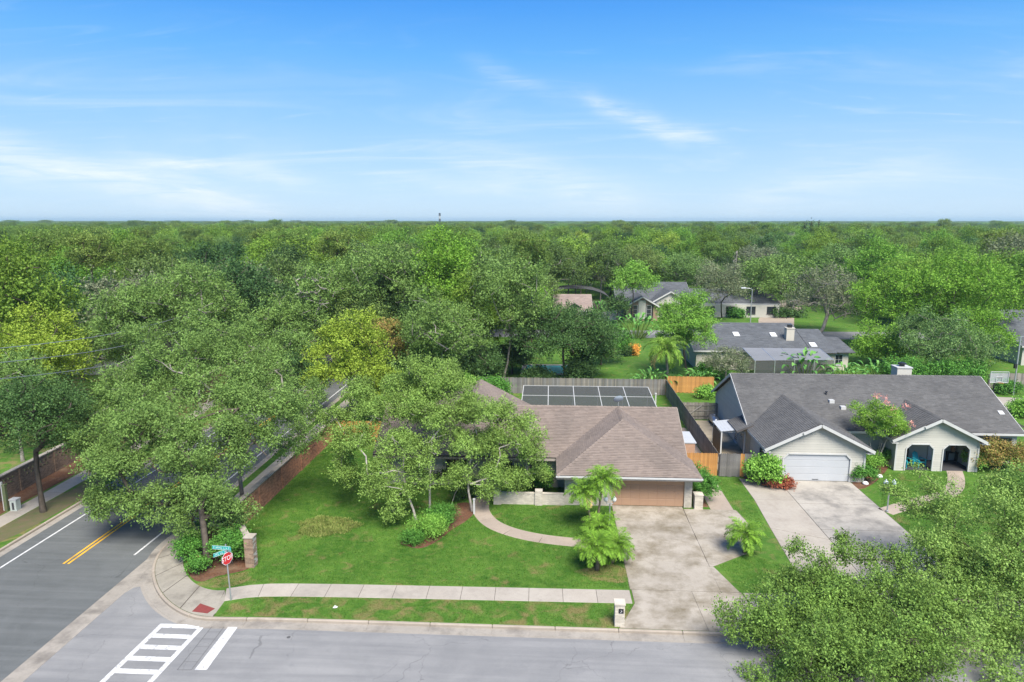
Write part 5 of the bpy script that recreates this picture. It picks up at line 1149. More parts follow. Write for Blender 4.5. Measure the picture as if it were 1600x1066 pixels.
# tan-roofed house left of it
H5 = gable_house('house', 'low house with tan roof and small roof dormer beyond the back street', .6, 8.0, 126.8, 138.6, 2.5, 4.9, r_tan, m_cream, 23, wins=((2, 1.4, 1.2, .8), (5.5, 1.4, 1.2, .8)))
m_, dk = MB(), MB()
for p in ([(3.2, 129.5, 2.9), (3.2, 127.6, 2.9), (4.6, 127.6, 3.8), (4.6, 131.5, 3.8)], [(4.6, 127.6, 3.8), (6.0, 127.6, 2.9), (6.0, 129.5, 2.9), (4.6, 131.5, 3.8)]): shingle(m_, p, rn, .3, .6); o_, u_, w__, n__, _ = poly2(p); dk.extr([Vector(q) - n__ * .006 for q in p], -n__ * .08)
d_ = dk.build('dormer', m_deck, H5); m_.build('shingles', r_tan, d_, 'stuff'); MB().extr([(3.5, 127.9, 2.7), (5.7, 127.9, 2.7), (4.6, 127.9, 3.6)], (0, .1, 0)).build('louvre', m_dkgrey, d_)
BC = thing('pool_enclosure', 'arched dark screen cage behind the tan-roofed house', 'enclosure', (5, 142, 0))
for i in range(7):
    y = 139 + i * 1.1
    pts = [(5 + 7.5 * math.cos(math.pi * k / 12), y, 2.6 + 2.9 * math.sin(math.pi * k / 12)) for k in range(13)]
    MB().tube([(12.5, y, 0)] + pts + [(-2.5, y, 0)], .06, 6).build('hoop', m_dkgrey, BC)
sc_ = MB(); vv = [(5 + 7.5 * math.cos(math.pi * k / 12), y, 2.62 + 2.9 * math.sin(math.pi * k / 12)) for y in (139, 145.6) for k in range(13)]
sc_.add(vv, [(k, k + 1, 14 + k, 13 + k) for k in range(12)]).build('screen', m_screen, BC)
fence('fence', 'white vinyl privacy fence beside the tan-roofed house', (8.6, 127.5), (13.6, 133.5), 1.9, m_white, pw=.3, seed=31, side=-1)
fence('fence', 'weathered fence between the two houses beyond the back street', (7.5, 149), (20, 149), 1.8, m_fgrey, pw=.3, seed=32, side=-1)
fence('fence', 'weathered fence behind the sparse grey tree by the rising driveway', (45.5, 148), (60, 160), 1.8, m_fgrey, pw=.3, seed=33, side=-1)
H6 = gable_house('house', 'grey-roofed pale house at the right edge beyond the basketball hoop', 62.3, 84, 92.3, 110, 2.7, 6.4, r_slate, m_siding, 24, wins=((64.2, 1.2, 1.5, .7),))
H7 = gable_house('house', 'distant grey roof with white chimney between dark trees', 88, 112, 186, 202, 3.0, 7.0, r_slate, m_cream, 25); x_, y_, z_ = DY(1325, 432, 188); chimney(H7, x_, 190, 4, 9.2, 1.4, m_white)
H8 = gable_house('house', 'distant house showing only a tan chimney above oak crowns', 58, 78, 196, 212, 3.0, 7.0, r_tan, m_cream, 26); x_, y_, z_ = DY(1192, 409, 203); chimney(H8, x_, 203, 6, 10.2, 1.6, m_cream)
H9 = gable_house('house', 'pale roof glimpsed among the woods left of the avenue', -66, -50, 80, 92, 2.6, 4.6, r_tan, m_cream, 27)
MB().prism([(-3, 84.2), (3.4, 84.2), (3.4, 89), (-3, 89)], .0, .03).build('backyard_pool_water', m_water, kind='structure')
PK = thing('pool_rim', None, None); PK['kind'] = 'structure'
for a, b in (((-3.6, 83.6), (4.0, 84.18)), ((-3.6, 89.02), (4.0, 89.6)), ((-3.6, 84.2), (-3.02, 89)), ((3.42, 84.2), (4.0, 89))): MB().box((*a, -.05), (*b, .06)).build('coping', m_walk, PK)
# ================================================================== street furniture
# stop sign with two street-name blades
m_red = M('sign_red', (.55, .025, .03), (.50, .025, .03), rough=.35, spec=.5); m_swhite = M('sign_white', (.82, .82, .82), rough=.35); m_teal = M('sign_green', (.02, .33, .29), (.02, .29, .26), rough=.35, spec=.5)
sx, sy = P(361, 938)
SS = thing('stop_sign', 'red octagonal stop sign with two green street name blades on a pole', 'sign', (0, 0, 0))
MB().tube([(0, 0, 0), (-.04, 0, 1.6), (-.06, 0, 3.05)], .035, 10).build('pole', m_galv, SS)
def plate(ctr, ang, poly, t, mat, name, parent, roll=0.0):
    c = Vector(ctr); ux = Vector((math.cos(ang), math.sin(ang), 0)); up = Vector((0, 0, 1)); n = Vector((math.sin(ang), -math.cos(ang), 0))
    pts = [c + ux * (x * math.cos(roll) - z * math.sin(roll)) + up * (x * math.sin(roll) + z * math.cos(roll)) for x, z in poly]
    return MB().extr(pts, n * t).build(name, mat, parent)
SA = math.radians(65); R8 = .345; oct_ = [(R8 * math.cos(math.pi / 8 + k * math.pi / 4), R8 * math.sin(math.pi / 8 + k * math.pi / 4)) for k in range(8)]
nS = Vector((math.sin(SA), -math.cos(SA), 0)); c0 = Vector((-.06, 0, 2.3)) + nS * .045
pl_ = plate(c0, SA, oct_, .006, m_swhite, 'plate', SS); plate(c0 + nS * .007, SA, [(x * .93, z * .93) for x, z in oct_], .004, m_red, 'red_face', SS)
def letters(txt, size, ctr, ang, nrm, mat, parent, name='lettering'):
    cu = bpy.data.curves.new('lettering', 'FONT'); cu.body = txt; cu.size = size; cu.align_x = 'CENTER'; cu.align_y = 'CENTER'; cu.extrude = .002
    o = bpy.data.objects.new('lettering', cu); COL.objects.link(o); bpy.context.view_layer.update()
    me = bpy.data.meshes.new_from_object(o.evaluated_get(bpy.context.evaluated_depsgraph_get())); COL.objects.unlink(o); bpy.data.objects.remove(o)
    me.materials.clear(); me.materials.append(mat)
    t = link(name, me, parent, tuple(ctr)); t.rotation_euler = (math.pi / 2, 0, ang); return t
lt = letters('STOP', .295, c0 + nS * .014, SA, nS, m_swhite, SS); lt.scale = (.92, 1.15, 1)
for ang, z, L in ((math.radians(-4), 2.86, .98), (math.radians(50), 2.66, .9)):
    n_ = Vector((math.sin(ang), -math.cos(ang), 0)); ux = Vector((math.cos(ang), math.sin(ang), 0)); cpos = Vector((-.06, 0, z)) - ux * .22 + n_ * .03
    if z < 2.8: cpos = Vector((-.06, 0, z)) - ux * .18 - n_ * .03
    bl = plate(cpos, ang, [(-L / 2, -.1), (L / 2, -.1), (L / 2, .1), (-L / 2, .1)], .005, m_teal, 'name_blade', SS)
    rn2 = random.Random(int(z * 100)); mk = MB(); x = -L / 2 + .08
    while x < L / 2 - .1:                       # lettering too small to read: upright white strokes
        w_ = rn2.uniform(.03, .055); h_ = rn2.choice((.09, .09, .07)); p = cpos + ux * x + n_ * .0055 - Vector((0, 0, .045))
        mk.obox(p, ux * .014, n_ * .001, Vector((0, 0, h_))); mk.obox(p + Vector((0, 0, h_ * rn2.choice((0, .45, .82)))) + n_ * .0002, ux * w_, n_ * .001, Vector((0, 0, .014))); x += w_ + .025
        if rn2.random() < .15: x += .06
    mk.build('lettering', m_swhite, bl)
    bd = MB()
    for z0, z1 in ((-.1, -.088), (.088, .1)): bd.obox(cpos - ux * L / 2 + n_ * .0052 + Vector((0, 0, z0)), ux * L, n_ * .001, Vector((0, 0, z1 - z0)))
    bd.build('border', m_swhite, bl)
SS.location = (sx, sy, 0)
# brick mailbox by the kerb
mx_, my_ = P(968, 980)
MBX = brick_pillar('mailbox', 'white brick mailbox pillar with black letterbox door at the kerb', mx_, my_ + .24, .46, 1.12, m_wbrick, m_wbrick, 'mailbox')
ld = MB().box((mx_ - .06, my_ - .02, .72), (mx_ + .17, my_ + .008, .94)).build('letterbox_door', m_black, MBX); MB().box((mx_ + .03, my_ - .035, .86), (mx_ + .08, my_ - .02, .885)).build('handle', m_galv, ld)
MB().obox((mx_ + .03, my_ - .024, .755), (.07, 0, .08), (0, .003, 0), (-.012, 0, .012)).build('number_mark', m_swhite, ld)
# twin-lantern lamp posts
def twin_lamp(label, x, y, h, gmat, s=1.0):
    r = thing('garden_lamp', label, 'lamp', (x, y, 0), 'twin-lantern garden lamps')
    MB().tube([(x, y, 0), (x, y, .1), (x, y, .12), (x, y, h - .25)], [.09, .09, .045, .04], 10).build('post', m_galv, r)
    arm = MB().tube([(x - .26, y, h - .12), (x - .2, y, h - .24), (x, y, h - .28), (x + .2, y, h - .24), (x + .26, y, h - .12)], .022, 8).build('arm', m_galv, r)
    for sx_ in (-.26, .26):
        g_ = MB(); g_.smooth = True; g_.lathe((x + sx_, y, h - .12), [(.05, 0), (.12, .05), (.15, .15), (.13, .25), (.05, .31)], 14); g_.build('globe', gmat, r)
        MB().lathe((x + sx_, y, h + .185), [(.07, 0), (.05, .04), (.015, .09)], 10).build('finial', m_galv, r)
    return r
m_globe = M('globe_white', (.85, .85, .85), rough=.3); m_globe_b = M('globe_grey', (.42, .50, .58), rough=.15, spec=.7)
gx, gy = P(952, 822); twin_lamp('white twin-globe garden lamp among the palms by the brown garage', gx, gy, 1.75, m_globe)
gx, gy = P(1386, 800); twin_lamp('blue-grey twin-lantern lamp post on the lawn beside the porch path', gx, gy, 2.0, m_globe_b)
gx, gy = P(741, 803); WP = thing('white_post', 'slim white marker post at the top of the curved path', 'post', (gx, gy, 0)); MB().box((gx - .06, gy - .06, 0), (gx + .06, gy + .06, 1.0)).build('shaft', m_white, WP); MB().box((gx - .08, gy - .08, 1.0), (gx + .08, gy + .08, 1.05)).build('cap', m_white, WP)
# utility items across the avenue
ux_, uy_ = P(25, 797); UB = thing('utility_box', 'pale utility pedestal box beside the far sidewalk', 'utility box', (ux_, uy_, 0)); MB().box((ux_ - .22, uy_ - .2, 0), (ux_ + .22, uy_ + .2, .75)).build('body', M('pedestal', (.50, .55, .50), rough=.6), UB); MB().box((ux_ - .25, uy_ - .23, .75), (ux_ + .25, uy_ + .23, .82)).build('lid', m_white, UB); MB().box((ux_ - .07, uy_ - .215, .1), (ux_ + .07, uy_ - .2, .6)).build('door', m_dkgrey, UB)
ux_, uy_ = P(8, 798); UP = thing('marker_post', 'tall white and green marker post at the far sidewalk', 'post', (ux_, uy_, 0)); MB().box((ux_ - .06, uy_ - .05, 0), (ux_ + .04, uy_ + .05, 2.0)).build('white_side', m_white, UP); MB().box((ux_ + .043, uy_ - .09, 0), (ux_ + .25, uy_ + .09, 1.85)).build('green_side', M('post_green', (.10, .16, .08), (.16, .15, .07), rough=.8), UP)
PW = thing('power_line', 'three thin pale power cables crossing above the yellow tree', 'cable', (-60, 40, 0))
for z, d in ((9.9, 0), (9.2, .3), (8.4, .6)):
    a = Vector(DY(-40, 548 + (9.9 - z) * 32, 36)); b = Vector(DY(300, 490 + (9.9 - z) * 32, 62)); MB().tube([a.lerp(b, k / 10) - Vector((0, 0, .5 * math.sin(math.pi * k / 10))) for k in range(11)], .022, 5).build('cable', m_galv, PW)
# street lamp on the back street
lx, ly = P(1172, 510); SL = thing('street_lamp', 'tall grey street lamp with curved arm by the rising driveway', 'lamp', (lx, ly, 0))
zt = DY(1172, 451, ly)[2]
MB().tube([(lx, ly, 0), (lx, ly, 1), (lx, ly, zt - .2), (lx - .4, ly, zt), (lx - 1.3, ly, zt + .1)], [.14, .11, .075, .06, .05], 10).build('pole', m_galv, SL)
MB().box((lx - 2.0, ly - .18, zt + .02), (lx - 1.2, ly + .18, zt + .22)).build('lamp_head', M('lamp_head', (.6, .62, .64), rough=.4), SL)
# parked car under the oak
m_car = M('car_black', (.015, .016, .02), rough=.2, spec=.7); cxr, cyr = P(1228, 480)
CR = thing('parked_car', 'black car parked on the far driveway under an oak', 'car', (cxr, cyr, 0))
pr = [(-2.2, .35), (2.2, .35), (2.25, .8), (1.4, .95), (.9, 1.5), (-1.5, 1.55), (-2.1, 1.0), (-2.25, .8)]
bevel(MB().extr([(cxr + x, cyr - .9, z) for x, z in pr], (0, 1.8, 0)).build('body', m_car, CR), .08, 2)
MB().extr([(cxr + x, cyr - .915, z) for x, z in ((1.2, 1.0), (.82, 1.42), (-1.4, 1.45), (-1.75, 1.0))], (0, 1.83, 0)).build('windows', m_glass_b, CR)
for x in (-1.35, 1.4):
    for y in (-.86, .66):
        wq = MB().tube([(cxr + x, cyr + y, .34), (cxr + x, cyr + y + .2, .34)], .34, 18).build('wheel', m_black, CR); MB().tube([(cxr + x, cyr + y - .01, .34), (cxr + x, cyr + y + .21, .34)], .19, 12).build('rim', m_alu, wq)
for y in (-.7, .45): MB().box((cxr + 2.2, cyr + y, .62), (cxr + 2.27, cyr + y + .3, .78)).build('headlight', m_white, CR)
# basketball hoop
hx, hy = P(1556, 634); BH = thing('basketball_hoop', 'basketball hoop with clear white-edged backboard behind the grey roof', 'hoop', (hx, hy, 0)); zb3 = DY(1556, 598, hy)[2]; zt3 = DY(1556, 581, hy)[2]
MB().tube([(hx, hy + .7, 0), (hx, hy + .7, zb3 - .3), (hx, hy + .1, zb3 + .3)], .07, 8).build('pole', m_black, BH)
fr = MB(); W_ = .9
for a, b in (((-W_, zb3), (W_, zb3)), ((-W_, zt3), (W_, zt3)), ((-W_, zb3), (-W_, zt3)), ((W_, zb3), (W_, zt3)), ((-.3, zb3 + .1), (.3, zb3 + .1)), ((-.3, zb3 + .6), (.3, zb3 + .6)), ((-.3, zb3 + .1), (-.3, zb3 + .6)), ((.3, zb3 + .1), (.3, zb3 + .6))): fr.bar((hx + a[0], hy, a[1]), (hx + b[0], hy, b[1]), .04, .08, up=(0, 1, 0))
fr.build('backboard_frame', m_white, BH); MB().box((hx - W_, hy + .025, zb3), (hx + W_, hy + .035, zt3)).build('backboard', screen_mat('acrylic', (.5, .55, .58), .25), BH)
rg = [(hx + .23 * math.cos(2 * math.pi * k / 16), hy - .35 + .23 * math.sin(2 * math.pi * k / 16), zb3 + .05) for k in range(17)]; MB().tube(rg, .012, 5, cap=False).build('rim', M('rim_orange', (.6, .15, .03)), BH)
px_, py_ = P(1583, 617); TP = thing('utility_pole', 'thin dark utility pole with meter box near the basketball hoop', 'pole', (px_, py_, 0)); zt4 = DY(1590, 526, py_)[2]
MB().tube([(px_, py_, 0), (px_, py_, zt4)], .08, 8).build('pole', m_galv, TP); MB().box((px_ - .3, py_ - .15, 3.0), (px_ - .05, py_ + .1, 3.5)).build('meter_box', m_black, TP); MB().bar((px_ - .1, py_, zt4), (px_ + .7, py_, zt4), .06, .06).build('cross_arm', m_galv, TP)
fence('fence', 'dark grey board fence behind the basketball hoop', (50.5, 79.5), (62, 80.5), 1.7, m_fgrey, pw=.2, seed=34, side=-1)
# small things
lx, ly = P(524, 950); LT2 = MB().add([(lx - .11, ly - .07, .03), (lx + .08, ly - .1, .06), (lx + .12, ly + .06, .03), (lx - .06, ly + .11, .08), (lx, ly, .10)], [(0, 1, 4), (1, 2, 4), (2, 3, 4), (3, 0, 4)]); tag(LT2.build('paper_scrap', m_swhite), 'crumpled white scrap of paper lying on the verge grass', 'litter')
VP_ = thing('vent_pipe', 'white upright pipe standing in the grass by the back fence corner', 'pipe', (11.2, 70.5, 0)); MB().tube([(11.2, 70.5, 0), (11.2, 70.5, 1.0)], .09, 10).build('shaft', m_white, VP_); MB().lathe((11.2, 70.5, 1.0), [(.12, 0), (.12, .12), (.06, .15)], 10).build('cap', m_white, VP_)
TY = thing('toy_slide', 'small orange and yellow toy beside the pool enclosure', 'toy', (10.6, 63.2, 0)); MB().obox((10.4, 63.0, .0), (.35, 0, 0), (0, .9, .75), (0, -.03, .06)).build('slide', M('toy_orange', (.8, .14, .03), rough=.4), TY); MB().box((10.0, 63.5, 0), (10.3, 63.9, .85)).build('ladder', M('toy_yellow', (.8, .6, .1), rough=.4), TY)
for i, (u, v) in enumerate(((1374, 746), (1352, 757))):
    qx, qy = P(u, v); st_ = MB(); st_.smooth = True; st_.lathe((qx, qy, 0), [(.18, 0), (.23, .08), (.17, .19), (.05, .24)], 8); tag(st_.build('garden_stone', m_swhite), ('larger' if i == 0 else 'smaller') + ' white garden stone in the mulch beside the white driveway', 'stone')
gx, gy = P(310, 882); GO = thing('garden_ornament', 'small pink and white ornament in the dark corner bed', 'ornament', (gx, gy, 0)); MB().lathe((gx, gy, 0), [(.05, 0), (.05, .3), (.02, .35)], 8).build('stake', m_white, GO); g_ = MB(); g_.smooth = True; g_.lathe((gx, gy, .35), [(.03, 0), (.1, .08), (.1, .16), (.02, .24)], 10); g_.build('ball', M('pink', (.7, .12, .2), rough=.4), GO)
# striped chimney tower on the horizon
tx, ty, tz = DY(687, 333, 1500); TW = thing('tower', 'tiny dark and white banded tower on the horizon', 'tower', (tx, ty, 0))
for i in range(6): MB().tube([(tx, ty, -1 + i * (tz + 1) / 6), (tx, ty, -1 + (i + 1) * (tz + 1) / 6 - .05)], [2.2 if i % 2 else 1.7] * 2, 12).build('band', m_white if i == 4 else m_dkgrey, TW)
# ================================================================== trees and plants
R_ = np.random.default_rng
def lobes_px(rows, zs=.82):
    """crown lobes from photo pixels with an assumed depth: (u, v, depth y, radius)"""
    L = []
    for u, v, y, r in rows: x, y, z = DY(u, v, y); L.append((x, y, z, r, r, r * zs))
    return L
def hero(name, label, base, stems, lobes, nleaf, leaf, lm, bm, seed, **kw):
    """a tree standing at base; lobes and stems in world coordinates"""
    rng = R_(seed); b = np.array([base[0], base[1], 0.0])
    L = [(l[0] - b[0], l[1] - b[1], l[2], *l[3:]) for l in lobes]; S = [[(p[0] - b[0], p[1] - b[1], p[2]) for p in s] for s in stems]
    t = tree_meshes(name, rng, S, L, nleaf, leaf, lm, bm, **kw); return place_tree(t, name, label, (base[0], base[1], 0))
def spread(rng, lobes, n, rr=(.5, .8), d=1.0):
    """add smaller lobes around the given ones"""
    out_ = list(lobes)
    for l in lobes:
        for _ in range(n):
            v = unit(rng.normal(size=3) * np.array([1, 1, .6])); f = rng.uniform(*rr); out_.append((l[0] + v[0] * l[3] * d, l[1] + v[1] * l[4] * d, max(1.8, l[2] + v[2] * l[5] * d), l[3] * f, l[4] * f, l[5] * f))
    return out_
# corner oak beside the stop sign and the oak behind the wall (they overhang the avenue)
b1 = P(325, 886)
L1 = lobes_px([(300, 815, 36, 1.5), (345, 800, 36, 1.5), (255, 790, 36.5, 1.7), (205, 780, 37, 1.5), (160, 775, 37.5, 1.1), (300, 740, 37, 2.0), (240, 720, 37.5, 2.0), (350, 710, 38, 2.0), (398, 690, 39, 1.5), (180, 720, 38, 1.6), (290, 660, 38.5, 2.2), (370, 640, 39.5, 2.0), (220, 650, 39, 1.9), (430, 640, 40.5, 1.7), (330, 770, 35, 1.4), (150, 705, 40, 1.5), (128, 690, 41.5, 1.3), (205, 690, 39.5, 1.7)])
hero('oak_tree', 'large spreading live oak at the street corner beside the stop sign', b1, [[(b1[0], b1[1], 0), (b1[0] - .1, b1[1] + .15, 1.2), (b1[0] - .4, b1[1] + .6, 2.6), (b1[0] - .9, b1[1] + 1.4, 4.2)]], spread(R_(1), [(*l[:3], *(q * .88 for q in l[3:])) for l in L1], 1, d=1.1), 118000, .118, lf_oak, bark_dark, 1, r_tip=.034, droop=.15, per=8, sub=15)
b2 = P(381, 797)
L2 = lobes_px([(300, 560, 46, 2.4), (370, 560, 47, 2.3), (240, 580, 45, 2.2), (430, 580, 47, 2.0), (190, 600, 44.5, 2.0), (330, 610, 43, 2.3), (400, 620, 44, 1.9), (260, 630, 42.5, 2.1), (455, 620, 46, 1.6), (165, 640, 43, 1.6), (310, 525, 49, 2.0), (380, 525, 50, 1.9), (230, 535, 48, 1.8), (440, 545, 50, 1.6), (470, 680, 44, 1.25), (445, 700, 42.5, 1.1), (165, 690, 43.5, 1.6), (145, 660, 45, 1.5), (478, 650, 50, 1.5), (495, 612, 55, 1.4)])
hero('oak_tree', 'tall live oak behind the brick wall overhanging the avenue', b2, [[(b2[0], b2[1], 0), (b2[0] - .1, b2[1], 2), (b2[0] - .4, b2[1] + .8, 4.2), (b2[0] - 1.2, b2[1] + 1.6, 6)]], spread(R_(2), [(*l[:3], *(q * .88 for q in l[3:])) for l in L2], 1, d=1.1), 105000, .125, lf_oak, bark_grey, 2, r_tip=.022, per=8, sub=15)
# oaks on the front lawn
bl = P(652, 821)
L3 = lobes_px([(545, 690, 42.5, 1.25), (585, 650, 43.5, 1.4), (625, 700, 41.5, 1.3), (600, 740, 40.5, 1.15), (650, 738, 40.8, .9), (632, 770, 40.0, .7), (535, 740, 42, 1.0), (560, 620, 45, 1.3), (620, 610, 45, 1.4), (670, 650, 43.5, 1.2), (525, 655, 44, 1.0), (615, 800, 39.6, .75)])
hero('oak_tree', 'leaning pale-barked oak at the left of the lawn cluster', bl, [[(bl[0], bl[1], 0), (bl[0] - .25, bl[1] + .1, 1.0), (bl[0] - .7, bl[1] + .3, 2.1), (bl[0] - 1.0, bl[1] + .8, 3.2), (bl[0] - 1.0, bl[1] + 1.4, 4.4)]], spread(R_(3), L3, 1, d=1.15), 62000, .108, lf_oak_lawn, bark_pale, 3, r_tip=.018, per=8, sub=14)
bm_ = P(672, 806)
L4 = lobes_px([(665, 600, 45, 1.7), (710, 610, 45, 1.5), (640, 640, 43.5, 1.2), (690, 660, 43, 1.3), (670, 700, 42, 1.0), (668, 752, 41, .75), (740, 640, 44, 1.2), (690, 590, 47, 1.5)])
hero('oak_tree', 'tall straight pale-barked oak in the middle of the lawn cluster', bm_, [[(bm_[0], bm_[1], 0), (bm_[0], bm_[1], 1.6), (bm_[0] + .05, bm_[1] + .2, 3.2), (bm_[0] + .1, bm_[1] + .7, 5.0)]], spread(R_(4), L4, 1, d=1.15), 44000, .108, lf_oak_lawn, bark_pale, 4, r_tip=.018, per=8, sub=14)
br1 = P(703, 796); br2 = P(738, 799)
L5 = lobes_px([(750, 640, 45.5, 1.6), (790, 650, 45.5, 1.4), (730, 700, 43, 1.3), (780, 700, 43.5, 1.3), (820, 680, 44.5, 1.2), (835, 710, 44, 1.0), (770, 745, 42.8, 1.0), (722, 742, 42.6, .95), (760, 772, 42.2, .6), (810, 750, 43.6, .9), (840, 740, 44.5, .7)])
hero('oak_tree', 'two-stemmed pale-barked oak on the right of the lawn cluster by the path', br2, [[(br2[0], br2[1], 0), (br2[0] - .25, br2[1] + .1, 1.3), (br2[0] - .35, br2[1] + .5, 2.6), (br2[0] + .1, br2[1] + 1.1, 4.2)], [(br1[0], br1[1], 0), (br1[0] + .35, br1[1] + .1, 1.1), (br1[0] + 1.0, br1[1] + .3, 2.1), (br1[0] + 1.8, br1[1] + .7, 3.0)]], spread(R_(5), L5, 1, d=1.15), 54000, .108, lf_oak_lawn, bark_pale, 5, r_tip=.018, per=8, sub=14)
# foreground trees at the lower right
bf = (20.5, 30.9)
L6 = lobes_px([(1190, 985, 28.5, 1.3), (1160, 975, 28.5, .9), (1250, 960, 29.5, 1.5), (1240, 1020, 27.5, 1.5), (1310, 935, 30.5, 1.5), (1330, 1000, 28.5, 1.6), (1300, 1060, 26.5, 1.5), (1390, 940, 30.5, 1.5), (1400, 1010, 28, 1.6), (1230, 920, 31, .95), (1270, 905, 31.5, .8), (1340, 875, 33, .95), (1325, 850, 33.5, .5), (1400, 890, 32.5, 1.2), (1380, 1060, 26.5, 1.6), (1460, 1050, 26.5, 1.7), (1200, 1060, 26.8, 1.2), (1255, 860, 33, .5), (1350, 955, 29.5, 1.4), (1440, 960, 29.5, 1.3), (1285, 985, 28.5, 1.3)])
hero('oak_tree', 'young leafy oak in the right foreground hiding the kerb', bf, [[(bf[0], bf[1], 0), (bf[0] - .1, bf[1] - .3, .9), (bf[0] - .4, bf[1] - .8, 1.6), (bf[0] - .9, bf[1] - 1.2, 2.2)]], spread(R_(6), L6, 1, d=1.1), 108000, .10, lf_fore, bark_dark, 6, r_tip=.012, expo=3.0, wob=.05, per=7, sub=14, aspect=.29)
bg2 = (28.5, 34.2)
L7 = lobes_px([(1500, 800, 35, 1.5), (1560, 780, 35.5, 1.6), (1460, 850, 34, 1.4), (1530, 870, 33, 1.6), (1590, 850, 33, 1.6), (1480, 930, 31.5, 1.5), (1560, 950, 31, 1.7), (1520, 1010, 29, 1.6), (1600, 1010, 29, 1.7), (1440, 800, 36, .8), (1410, 775, 37.5, .55), (1460, 765, 37.5, .7), (1590, 760, 36, 1.2), (1640, 900, 31, 1.8), (1650, 800, 34, 1.6), (1570, 1070, 27, 1.6), (1440, 970, 30.5, 1.1), (1430, 735, 38, .35), (1390, 760, 38, .3), (1500, 930, 31.5, 1.3), (1470, 890, 33, 1.2), (1540, 910, 32, 1.3), (1600, 930, 31, 1.4), (1510, 960, 30.5, 1.2)])
hero('oak_tree', 'pale green leafy oak at the right edge in front of the porch', bg2, [[(bg2[0], bg2[1], 0), (bg2[0], bg2[1] - .2, .9), (bg2[0] - .1, bg2[1] - .5, 1.6), (bg2[0] - .2, bg2[1] - .9, 2.3)]], spread(R_(7), L7, 1, d=1.1), 108000, .102, leaf_mat('leaf_fore_pale', (.095, .165, .032), (.185, .275, .07), patch=(.8, .28)), bark_dark, 7, r_tip=.012, expo=3.0, wob=.05, per=7, sub=14, aspect=.29)
# dark street tree across the avenue
bs = P(68, 800); hx0 = [(x, y, z, *r) for x, y, z, *r in envelope_lobes(R_(8), 22, (bs[0], bs[1], 6.1), (4.1, 4.1, 3.0))]
hero('street_tree', 'dark green round-crowned street tree on the far verge', bs, [[(bs[0], bs[1], 0), (bs[0] - .05, bs[1], 1.5), (bs[0] - .1, bs[1], 3.0), (bs[0], bs[1], 4.2)]], hx0, 34000, .125, lf_dark, bark_dark, 8, r_tip=.035, per=8, sub=13)
def env_tree(name, label, u, v, ydep, hw, hh, nleaf, leaf, lm, bm, seed, n=20, top=None, fork=.45, r_tip=.028, zmin=-.4, base=None, flat=.75, lr=(.24, .38), **kw):
    """crown centre given by photo pixel and depth, radii in metres; the trunk drops to the ground below it"""
    x, y, z = DY(u, v, ydep); bx, by = base or (x, y); lob = envelope_lobes(R_(seed), n, (x, y, z), (hw, hw, hh), zmin=zmin, flat=flat, lr=lr); zf_ = max(1.0, (z - hh) * .8 + .3)
    st = [[(bx, by, 0), (bx + (x - bx) * .3, by + (y - by) * .3, zf_ * .5), (bx + (x - bx) * .6, by + (y - by) * .6, zf_), (x, y, zf_ + (z - zf_) * fork)]]
    return hero(name, label, (bx, by), st, lob, nleaf, leaf, lm, bm, seed, r_tip=r_tip, **kw)
E3 = env_tree
E3('street_tree', 'yellow-green round tree at the left edge behind the buff wall', 62, 562, 60, 5.6, 5.0, 34000, .19, lf_yellow, bark_dark, 20, n=26)
E3('garden_tree', 'bright yellow-green tree beyond the left end of the corner house', 545, 566, 60, 4.0, 4.3, 30000, .17, lf_yellow, bark_dark, 21, n=22)
E3('garden_tree', 'small yellow-green tree just right of the brightest yellow tree', 590, 600, 60, 1.9, 2.1, 8000, .16, lf_yellow, bark_dark, 22, n=12)
E3('garden_tree', 'olive tinged small tree behind the yellow trees', 598, 535, 72, 2.6, 2.9, 8000, .19, lf_autumn, bark_dark, 23, n=14)
E3('oak_tree', 'grey-green oak behind the yellow trees left of the tall bright tree', 590, 455, 82, 6.6, 6.0, 24000, .24, lf_oak, bark_grey, 24, n=28)
E3('oak_tree', 'grey-green oak lobe standing below the tall bright tree', 690, 525, 72, 5.2, 3.8, 20000, .20, lf_oak, bark_grey, 25, n=24)
E3('sweetgum_tree', 'tall bright green tree rising above the grey oaks', 690, 455, 86, 5.0, 7.0, 24000, .26, lf_bright, bark_dark, 26, n=26, flat=1.0)
E3('oak_tree', 'tall grey-green oak with bare trunk behind the pool enclosure', 798, 480, 80, 5.2, 6.4, 24000, .22, lf_oak, bark_grey, 27, n=26, base=P(786, 596))
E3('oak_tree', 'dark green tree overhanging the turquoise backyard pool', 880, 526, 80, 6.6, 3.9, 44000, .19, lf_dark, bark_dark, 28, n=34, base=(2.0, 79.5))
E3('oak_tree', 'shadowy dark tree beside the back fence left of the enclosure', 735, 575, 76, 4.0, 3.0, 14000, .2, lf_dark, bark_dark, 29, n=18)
E3('cypress_tree', 'feathery light green cypress behind the orange fence', 1070, 515, 84, 4.4, 5.4, 30000, .17, lf_cypress, bark_dark, 30, n=26, flat=.55, lr=(.2, .34), base=(17.4, 84), droop=.1)
E3('garden_tree', 'small loose grey-green tree beside the orange fence', 1135, 568, 80, 2.7, 1.9, 7000, .15, lf_grey, bark_grey, 31, n=14, fill=.3)
E3('garden_tree', 'sparse grey-leaved tree with dark trunk by the far brick house', 1128, 452, 133, 5.0, 4.7, 9000, .26, lf_grey, bark_dark, 32, n=22, base=P(1128, 497))
E3('oak_tree', 'broad oak sheltering the black car', 1208, 443, 143, 9.0, 5.6, 16000, .36, lf_oak, bark_dark, 33, n=26, base=P(1206, 492))
E3('oak_tree', 'moss-grey oak with exposed limbs behind the skylight house', 1295, 468, 118, 7.0, 5.8, 11000, .28, lf_grey, bark_grey, 34, n=24, base=(44.5, 115), fill=.3, r_tip=.05, extra=4)
